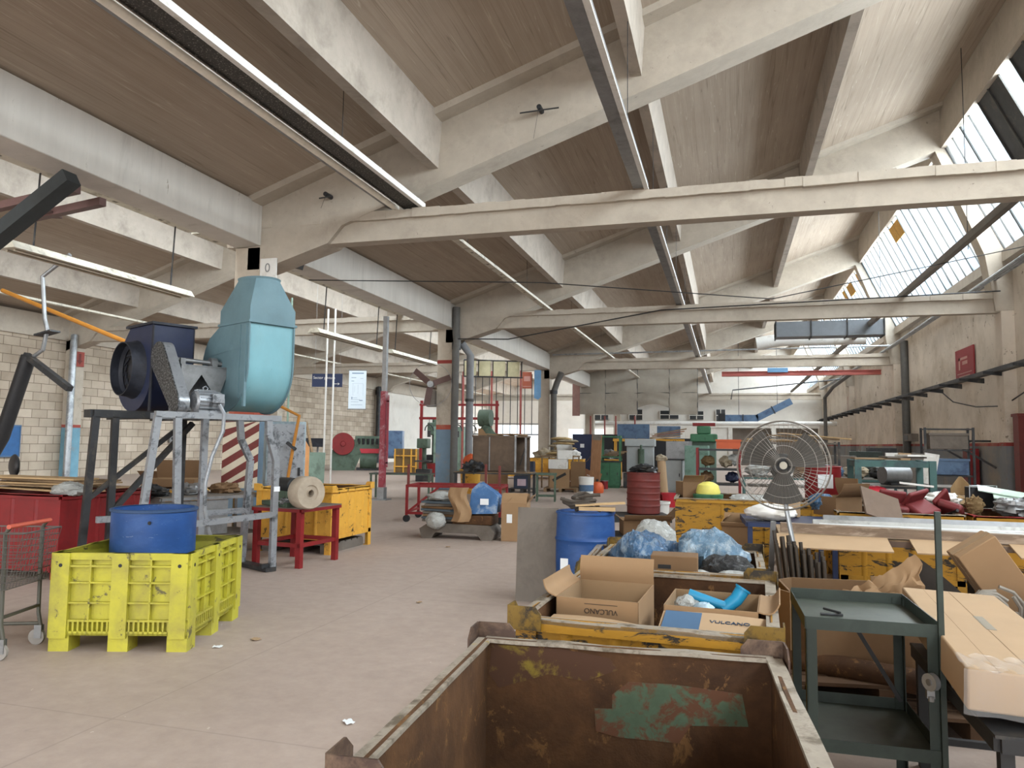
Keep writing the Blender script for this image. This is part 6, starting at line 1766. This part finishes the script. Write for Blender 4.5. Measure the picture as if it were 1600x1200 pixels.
for i, (z, rz) in enumerate(((0.0, 0.2), (0.46, 0.1))):
    t = thing('battery_box', ('lower', 'upper')[i] + ' dark blue boxed battery with pale label left of box stack', 'box', (-6.55 + 0.15 * i, 23.9, z + 0.137), rz)
    MB().box(-0.26, 0.26, -0.2, 0.2, 0, 0.4).build('body', M('dark_blue_box', '#2c3446', 0.6), t)
    MB().box(-0.14, 0.14, -0.203, -0.2, 0.08, 0.3).build('label_sticker', M('pinkish_label', '#b9a3ab', 0.7), t)
    MB().box(-0.24, 0.24, -0.18, 0.18, 0.4, 0.42).build('lid', DARKSTEEL, t)
pallet('pallet', 'dark pallet under the battery boxes', (-6.5, 23.9, 0), 0.1, 0.9, 0.7, DARKSTEEL)
t = thing('timber_plank', 'thick upright brown timber plank leaning by the green cabinet', 'timber', (-4.37, 25.2, 0.0), 0, None, (0.03, 0.05, 0.1))
MB().box(-0.17, 0.17, -0.05, 0.05, 0, 1.92).build('plank', M('brown_timber', '#8a6547', 0.8, var=0.2, scale=4, stretch=(6, 6, 1)), t)
MB().box(-0.14, 0.14, -0.055, 0.055, 1.75, 1.93).build('painted_end', GREYBOARD, t)
pallet('pallet', 'brown pallet tipped on edge behind the upright timber', (-4.95, 26.0, 0.15), 0.3, 1.1, 1.2, M('red_wood', '#8b5f42', 0.85, var=0.2, scale=4), None, (1.35, 0.3, 0.2))
t = thing('gas_bottle', 'orange gas bottle with round shoulders on the floor by the green cabinet', 'gas bottle', (-4.194, 24.742, -0.000), 0)
MB().lathe([(0, 0), (0.2, 0.0), (0.22, 0.05), (0.22, 0.22), (0.16, 0.33), (0.05, 0.37), (0, 0.37)], 20).build('body', ORANGE, t)
MB().tube((0, 0, 0.36), (0, 0, 0.45), 0.04, 10).build('valve', DARKSTEEL, t)
t = thing('bucket', 'white paint bucket with blue label beside the orange gas bottle', 'bucket', (-4.412, 23.943, 0.000), 0)
MB().lathe([(0, 0), (0.22, 0), (0.25, 0.55), (0.23, 0.55), (0.2, 0.02), (0, 0.02)], 20).build('body', WHITE, t)
MB().lathe([(0.235, 0.1), (0.24, 0.3), (0.23, 0.3), (0.232, 0.1)], 20).build('label_band', BLUEM, t)
t = thing('bucket', 'small red paint tin behind the orange gas bottle', 'bucket', (-4.320, 26.988, 0.000), 0)
MB().lathe([(0, 0), (0.14, 0), (0.14, 0.3), (0, 0.3)], 18).build('body', REDPAINT, t)
MB().lathe([(0.14, 0.28), (0.155, 0.28), (0.155, 0.31), (0.13, 0.31)], 18).build('rim', STEEL, t)
cabinet('cabinet', 'green steel workshop cabinet in the background centre', (-4.25, 28.0, 0), 0.05, 0.74, 0.7, 0.95, GREENBR, top=DARKSTEEL)
rack('shelf_rack', 'open green shelf frame standing on the green workshop cabinet', (-4.22, 28.05, 0.99), 0.05, 0.68, 0.6, 0.95, (0.15, 0.9), GREENBR)
for i in range(4):
    board('wooden_offcut', ('first', 'second', 'third', 'fourth')[i] + ' short brown board from the bottom in the green shelf frame', 'offcut', (-4.2 + 0.08 * i, 28.05, 1.19 + 0.05 * i), (0.6, 0.4, 0.04), (0, 0, 0.2 * i - 0.3), WOOD)
t = thing('press_machine', 'pale grey press machine behind the red steel drum', 'machine', (-3.2, 28.6, 0), 0.05)
MB().box(-0.5, 0.5, -0.3, 0.4, 0.55, 1.55).build('body', M('machine_grey', '#a3a8a9', 0.5, var=0.06), t, bevel=0.02)
MB().box(-0.56, 0.56, -0.4, 0.45, 1.55, 1.82).build('head', M('machine_grey', '#a3a8a9'), t, bevel=0.02)
MB().tube((0.05, -0.42, 0.9), (0.05, -0.42, 1.45), 0.12, 14).tube((0.05, -0.42, 1.45), (0.05, -0.42, 1.6), 0.04, 8).build('cylinder', GREENM, t)
MB().box(-0.6, 0.6, -0.55, 0.45, 0, 0.55).build('pedestal', DARKSTEEL, t, bevel=0.02)
cabinet('machine_cabinet', 'grey sheet metal machine housing right of the press', (-1.85, 26.3, 0), -0.1, 0.75, 0.8, 1.1, M('machine_grey', '#a3a8a9'), 'machine', 1, DARKSTEEL)
cabinet('machine_cabinet', 'grey steel box standing behind the grey machine housing', (-1.7, 27.5, 0), -0.1, 0.8, 0.8, 1.75, STEEL, 'machine', 1)
cabinet('machine_cabinet', 'tall grey green machine cabinet with red tag left of the red shelf', (-1.0, 25.7, 0), -0.05, 0.75, 0.7, 1.6, M('sea_green_paint', '#6d8d80', 0.5, var=0.08, dirt='#567466', amt=0.3), 'machine', 1)
rack('shelf_rack', 'red steel shelf rack filled with small junk in the background', (-0.25, 20.2, 0), 0.0, 1.05, 0.6, 1.55, (0.62, 1.0, 1.5), REDPAINT, DARKSTEEL)
for i, (x, z, m, lb) in enumerate(((-0.5, 1.22, M('ochre_cloth', '#8d7245'), 'ochre bundle'), (-0.05, 1.2, CLOTH, 'grey bundle'), (0.1, 0.8, NAVY, 'navy bundle'), (-0.55, 0.8, CARDDK, 'brown bundle'), (0.15, 1.25, BAGWHITE, 'white bundle'))):
    sack('bundle', lb + ' stuffed in the red shelf rack', 'bundle', (x, 20.2, z), (0.17, 0.19, 0.14), m, 101 + i, 0.3)
t = thing('storage_crate', 'orange red plastic crate on the red shelf rack', 'crate', (0.0, 20.3, 1.53), 0)
MB().box(-0.3, 0.3, -0.2, 0.2, 0, 0.22).build('body', ORANGE, t)
MB().box(-0.32, 0.32, -0.22, 0.22, 0.19, 0.24).build('rim', ORANGE, t)
t = thing('milling_machine', 'green milling machine with red top behind the red shelf rack', 'machine', (-0.9, 30.0, 0), 0)
MB().box(-0.45, 0.45, -0.3, 0.3, 0, 1.75).build('column', M('machine_green_grey', '#5f7468', 0.6), t, bevel=0.03)
MB().box(-0.5, 0.5, -0.6, 0.3, 1.75, 2.05).box(-0.25, 0.25, -0.6, 0.2, 2.05, 2.35).build('head', GREENBR, t, bevel=0.04)
MB().box(-0.42, 0.42, -0.3, 0.2, 2.36, 2.48).build('top_plate', REDPAINT, t)
t = thing('yellow_gantry', 'yellow framed gantry carrying two blue panels in the far centre', 'gantry', (-4.6, 40.0, 0), 0)
MB().box(-1.1, 0.6, -0.05, 0.05, 1.9, 2.7).build('blue_panel', BLUEM, t)
MB().box(1.0, 2.2, -0.05, 0.05, 2.0, 2.6).build('blue_panel', BLUEM, t)
MB().bar((-1.3, -0.2, 1.85), (2.4, -0.2, 1.85), 0.14).bar((-1.3, 0.2, 1.85), (2.4, 0.2, 1.85), 0.14).build('beam', YELLOW, t)
for x in (-1.2, 2.3):
    MB().bar((x, 0, 0), (x, 0, 1.85), 0.14).build('leg', YELLOW, t)
t = thing('skip_container', 'black tapered hopper container with planks on top in far centre', 'container', (-2.9, 36.0, 0), 0)
MB().extr([(-0.75, -0.6, 1.0), (0.55, -0.6, 1.0), (0.95, -0.6, 1.05), (0.75, -0.6, 1.75), (-0.75, -0.6, 1.85)], (0, 1.2, 0)).build('body', M('dark_hopper', '#24262c', 0.6), t)
MB().box(-0.7, 0.6, -0.5, 0.5, 0, 1.0).build('stand', DARKSTEEL, t)
for i in range(4):
    board('timber_plank', ('lowest', 'second', 'third', 'topmost')[i] + ' tan plank stacked on the black hopper container', 'timber', (-2.9 + 0.1 * i, 35.6, 1.94 + 0.10 * i), (1.5, 0.4, 0.05), (0, -0.12 - 0.02 * i, 0.1), (WOODLT, WOOD, M('red_wood', '#8b5f42'), WOOD)[i])
for i in range(3):
    cabinet('locker', ('left', 'middle', 'right')[i] + ' dark navy locker of the row behind the third column', (-8.4 + 1.25 * i, 44.5, 0), 0, 1.2, 0.6, 2.2, (M('locker_navy', '#2a3350', 0.5), M('locker_black', '#25262b', 0.5), M('locker_brown', '#332d2c', 0.6))[i], 'locker', 1)
    MB().box(-0.12, 0.12, -0.318, -0.315, 1.4, 1.62).build('label_sticker', PAPER, [o for o in bpy.data.objects if o.name.startswith('locker') and o.type == 'EMPTY'][-1]) if i == 0 else None
cabinet('locker', 'long dark low cupboard right of the locker row', (-3.7, 44.5, 0), 0, 3.2, 0.6, 2.0, M('locker_black', '#25262b'), 'locker', 3)
# right background clutter behind the fan
frame_table('workbench', 'dark green long workbench behind the pedestal fan', (1.9, 17.5, 0), 0, 3.2, 1.0, 0.95, TEALRACK, GREYBOARD, shelf=0.4)
rack('shelf_rack', 'dark grey shelf rack with boards behind the pedestal fan', (1.6, 22.5, 0), 0, 2.6, 0.8, 1.75, (0.5, 1.1, 1.7), DARKSTEEL, GREYBOARD)
t = drum('steel_drum', 'red steel drum with white label right of the pedestal fan', (1.7, 15.2, 0.0), 0.32, 1.25, REDPAINT, hoops=(0.33, 0.66))
MB().box(-0.12, 0.14, -0.335, -0.32, 0.85, 1.1).build('label_sticker', PAPER, t)
for i in range(6):
    sack('bundle', ('white', 'grey', 'brown', 'blue', 'tan', 'dark')[i] + ' bundle on the dark green workbench behind the pedestal fan', 'bundle', (0.6 + 0.5 * i, 17.4, 1.08), (0.24, 0.22, 0.14), (BAGWHITE, STEEL, CARDDK, BAGBLUE, CLOTH, DARKSTEEL)[i], 110 + i, 0.35)
for i in range(5):
    board('timber_plank', ('first', 'second', 'third', 'fourth', 'fifth')[i] + ' long plank from left resting on the far grey shelf rack', 'timber', (1.1 + 0.3 * i, 22.4, 1.75 + 0.04 * i), (1.9, 0.3, 0.035), (0, 0.02 * i, 0.1), (WOOD, WOODLT, GREYBOARD)[i % 3])
t = frame_table('steel_table', 'long low steel table with pipes right of the red drum', (0.45, 14.4, 0), -0.1, 2.2, 0.8, 0.62, DARKSTEEL, GREYBOARD)
for i in range(4):
    tag(MB().tube((-0.7, 14.2 + 0.12 * i, 0.66), (1.5, 14.05 + 0.13 * i, 0.66), 0.035, 8).build('steel_pipe', (STEEL, RUST, GALV, DARKSTEEL)[i]), ('grey', 'rusty', 'bright', 'dark')[i] + ' pipe lying on the long low steel table', 'pipe')
for i, x in enumerate((3.9, 5.3, 6.4)):
    cabinet('machine_cabinet', ('dusty grey', 'dark green', 'dark grey')[i] + ' machine by the right wall in the distance', (x, 30.0 + 3 * i, 0), -0.1, 1.2, 0.9, 1.3 + 0.15 * i, (GREYBOARD, DKGREEN, DARKSTEEL)[i], 'machine', 1)

# left nave background
t = thing('green_press', 'old green press machine with big red flywheel by the block wall', 'machine', (-20.2, 37.6, 0), 0.5)
b = MB()
b.extr([(-1.0, -0.5, 0), (0.2, -0.5, 0), (0.55, -0.5, 0.9), (0.3, -0.5, 1.7), (-0.5, -0.5, 1.7), (-1.1, -0.5, 1.0)], (0, 1.0, 0))
b.build('frame', GREENM, t, bevel=0.05)
MB().box(0.2, 1.6, -0.4, 0.4, 0.9, 1.9).build('bed', GREENM, t, bevel=0.03)
MB().lathe([(0, 0), (0.6, 0), (0.62, 0.06), (0.6, 0.12), (0.15, 0.12), (0.12, 0.2), (0, 0.2)], 28, (-0.45, -0.55, 1.45), (0, -1, 0)).build('flywheel', REDPAINT, t)
MB().box(0.35, 1.5, -0.48, -0.4, 0.95, 1.2).build('red_guard', REDBRIGHT, t)
b = MB()
for k in range(5):
    b.tube((0.4 + 0.25 * k, -0.42, 1.45), (0.4 + 0.25 * k, -0.5, 1.75), 0.07, 8)
b.build('tooling', DARKSTEEL, t)['kind'] = 'stuff'
MB().lathe([(0.0, 0), (0.55, 0), (0.55, 0.9), (0, 0.9)], 20, (0.5, -0.0, 0.55), (1, 0, 0)).build('drum_guard', GREENM, t)
MB().box(0.3, 1.7, -0.3, 0.3, 0, 0.15).build('foot', DARKSTEEL, t)
cabinet('control_cabinet', 'blue electric control cabinet right of the green press', (-17.6, 37.6, 0.75), 0.3, 1.0, 0.8, 1.45, BLUEM, 'cabinet', 1)
frame_table('steel_table', 'dark stand under the blue control cabinet', (-17.6, 37.6, 0), 0.3, 1.0, 0.8, 0.75, DARKSTEEL)
for i in range(2):
    o = MB().bar((0, 0, 0), (-0.85 - 0.1 * i, 0.3, 2.6), 0.14, 0.05).build('wooden_plank', WOOD)
    o.location = (-20.35 - 0.35 * i, 34.2, 0)
    tag(o, ('right', 'left')[i] + ' long plank leaning upright before the green press', 'plank')
t = thing('tool_box_post', 'dark box on a post left of the leaning planks', 'box', (-23.075, 38.524, 0.000), 0.3)
MB().box(-0.55, 0.55, -0.25, 0.25, 1.25, 1.75).build('box', NAVYDK, t)
MB().tube((-0.2, 0, 0), (-0.2, 0, 1.25), 0.06, 8).tube((0.2, 0, 0), (0.2, 0, 1.25), 0.06, 8).build('post', STEEL, t)
for i in range(2):
    o = board('board_sheet', ('front', 'rear')[i] + ' big grey green panel standing left of the leaning planks', 'panel', (-13.5 - 0.3 * i, 21.6 + 0.4 * i, 0.62), (1.7, 0.04, 1.2), (-0.12, 0, 0.3), GREENGREY)
t = thing('orange_board', 'orange rounded board standing behind the grey green panels', 'panel', (-12.1, 19.2, 0.0), 0.4)
MB().extr([(-0.38, 0, 0), (0.38, 0, 0), (0.38, 0, 1.4), (0.25, 0, 1.62), (-0.25, 0, 1.62), (-0.38, 0, 1.4)], (0, 0.03, 0)).build('board', M('pale_orange', '#d79a62', 0.6), t)
MB().box(-0.38, 0.38, 0.03, 0.3, 0, 0.06).build('foot', WOOD, t)
t = thing('hoist_gantry', 'red steel gantry frame hung with hoists and tools behind the post', 'gantry', (-12.4, 33.5, 0), 0.1)
for x in (-1.8, 1.9):
    MB().bar((x, 0, 0), (x, 0, 3.6), 0.12).build('leg', REDPAINT, t)
MB().bar((-1.9, 0, 2.75), (2.0, 0, 2.75), 0.12).bar((-1.9, 0, 3.4), (2.0, 0, 3.4), 0.10).build('beam', REDPAINT, t)
for k in range(5):
    x = -1.4 + 0.7 * k
    b = MB().tube((x, 0, 2.7), (x, 0, 2.3), 0.015, 5)
    b.path([(x + 0.22 * math.cos(a), 0, 2.15 + 0.3 * math.sin(a)) for a in [PI * j / 6 for j in range(7)]], 0.03, 6)
    b.obox((x, 0, 2.0), (0.14, 0.12, 0.3))
    b.build('hoist', DARKSTEEL, t)
cabinet('machine_cabinet', 'pale grey green steel cabinet left of the second column', (-14.5, 38.2, 0), 0.1, 1.7, 1.0, 2.45, GREENGREY, 'machine', 1)
t = thing('yellow_machine', 'yellow brown caged machine behind the red lower post', 'machine', (-15.9, 35.6, 0), 0.2)
MB().box(-0.6, 0.6, -0.4, 0.4, 0, 1.25).build('body', M('ochre_machine', '#6d5632', 0.6, var=0.2, scale=4), t, bevel=0.02)
b = MB()
for x in (-0.55, -0.1, 0.3, 0.55):
    b.bar((x, -0.43, 0), (x, -0.43, 1.25), 0.07)
for z in (0.35, 0.9):
    b.bar((-0.6, -0.44, z), (0.6, -0.44, z), 0.06)
b.build('cage', YELLOW, t)
t = thing('drill_press', 'dark green drill press standing behind the yellow caged machine', 'machine', (-16.0, 39.5, 0), 0.3)
MB().tube((0, 0, 0), (0, 0, 2.9), 0.14, 12).build('column_tube', GREENM, t)
MB().box(-0.35, 0.35, -0.7, 0.3, 2.0, 2.7).build('head', GREENM, t, bevel=0.05)
MB().box(-0.4, 0.4, -0.6, 0.4, 0, 0.9).build('base', DARKSTEEL, t)
t = thing('exhaust_blower', 'dark green round blower hanging behind the second column', 'blower', (-9.9, 30.0, 2.2), 0)
MB().tube((-0.2, 0, 0.45), (0.3, 0, 0.45), 0.36, 20).build('drum', GREENM, t)
MB().path([(0.0, 0, 0.1), (0.3, 0, -0.3), (0.75, 0, -0.6)], 0.22, 12).build('outlet', GREENM, t)
MB().box(-0.2, 0.2, -0.2, 0.2, -2.2, 0.0).build('stand', CARD, t)
sack('orange_bag', 'bright orange bag beside the oven at second column', 'bag', (-7.9, 22.6, 0.98), (0.25, 0.2, 0.25), ORANGE, 121)
t = thing('bucket', 'yellow bin under the orange bag at second column', 'bucket', (-7.9, 22.6, 0), 0)
MB().lathe([(0, 0), (0.28, 0), (0.33, 0.75), (0.3, 0.75), (0.26, 0.03), (0, 0.03)], 18).build('body', YELLOW, t)
MB().lathe([(0.31, 0.72), (0.35, 0.72), (0.35, 0.76), (0.31, 0.76)], 18).build('rim', YELLOW, t)
board('board_sheet', 'tall brown hardboard sheet standing behind the oven', 'board', (-7.6, 24.6, 0.9), (0.7, 0.04, 1.8), (-0.05, 0, 0.1), CARD)
# hanging strip curtain frame with thin rods between second and third column
t = thing('rod_frame', 'hanging frame with cream panels and many thin vertical rods', 'frame', (0, 0, 0), 0)
b = MB()
for k in range(4):
    x0 = -11.9 + 0.62 * k
    b.box(x0, x0 + 0.56, 32.95 + 0.3 * k, 33.0 + 0.3 * k, 4.75, 5.45)
b.build('cream_panel', M('cream_panel', '#b9b291', 0.6), t)
b = MB()
b.bar((-11.95, 32.97, 5.5), (-9.4, 34.2, 5.5), 0.06).bar((-11.95, 32.97, 4.72), (-9.4, 34.2, 4.72), 0.06)
for k in range(5):
    b.bar((-11.93 + 0.62 * k, 32.97 + 0.3 * k, 4.7), (-11.93 + 0.62 * k, 32.97 + 0.3 * k, 5.5), 0.05)
b.build('frame', DARKSTEEL, t)
for k in range(14):
    x = -15.2 + 0.42 * k
    MB().tube((x, 40.5, 2.1), (x, 40.5, 5.5), 0.025, 5).build('rod', DARKSTEEL, t)
MB().tube((-15.3, 40.5, 2.7), (-9.3, 40.5, 2.7), 0.03, 5).tube((-15.3, 40.5, 2.1), (-9.3, 40.5, 2.1), 0.04, 5).build('cross_rod', STEEL, t)
for i, x in enumerate((-13.6, -12.0, -10.4)):
    tag(MB().bar((x, 37.5, 0), (x, 37.5, 5.4), 0.09).build('red_pole', M('salmon_pole', '#96504a', 0.5)), ('left', 'middle', 'right')[i] + ' of three salmon red poles between the second and third column', 'pole')
for i, x in enumerate((-8.6, -7.7, -7.0, -5.8)):
    tag(MB().bar((x + 0.2, 47, 0), (x + 0.2, 47, 3.4), 0.09).build('red_pole', M('salmon_pole', '#b5584c')), ('first', 'second', 'third', 'fourth')[i] + ' thin red pole from the left behind the dust curtain foot', 'pole')
for i in range(5):
    cabinet('machine_cabinet', ('first', 'second', 'third', 'fourth', 'fifth')[i] + ' distant machine from the left in the far end of left nave', (-21.5 + 2.6 * i, 56 + 2 * (i % 2), 0), 0.1 * i, 1.6, 1.2, 1.5 + 0.3 * (i % 3), (GREENM, BLUEM, STEEL, M('ochre_machine', '#8b6d3c'), DKGREEN)[i], 'machine', 1)
for i in range(4):
    metal_bin('metal_bin', ('first', 'second', 'third', 'fourth')[i] + ' small distant yellow bin from the left behind the brown oven', (-9.8 + 1.5 * i, 33 + 1.2 * (i % 2), 0), 0.1, 1.2, 1.0, 0.95, YELLOW, RUST, None, lugs=False, ribs=3)
    sack('bundle', ('white', 'tan', 'pale', 'grey')[i] + ' sacks heaped in a distant bin behind the brown oven', 'bundle', (-9.8 + 1.5 * i, 33 + 1.2 * (i % 2), 1.05), (0.5, 0.4, 0.3), (BAGWHITE, CLOTH, WHITE, STEEL)[i], 130 + i, 0.3)
# small litter on the floor
for i, (p, s) in enumerate((((-4.852, 6.601, 0.000), 0.05), ((-3.657, 5.322, 0.000), 0.06), ((-3.798, 5.036, 0.000), 0.05), ((-2.980, 7.044, 0.000), 0.04), ((-2.091, 3.959, 0.000), 0.05), ((-4.143, 10.868, 0.000), 0.05))):
    o = MB().sheet(lambda u, v: (s * (u - 0.5), s * 1.4 * (v - 0.5), 0.006 + 0.008 * math.sin(5 * u + 4 * v + i) ** 2), 4, 4, 0.002, smooth=False).build('litter_scrap', (PAPER, CARDLT)[i % 2])
    o.location = p
    o.rotation_euler = (0, 0, i)
    tag(o, 'tiny pale scrap of litter lying on the open concrete floor', 'litter', 'scraps of litter on the floor')
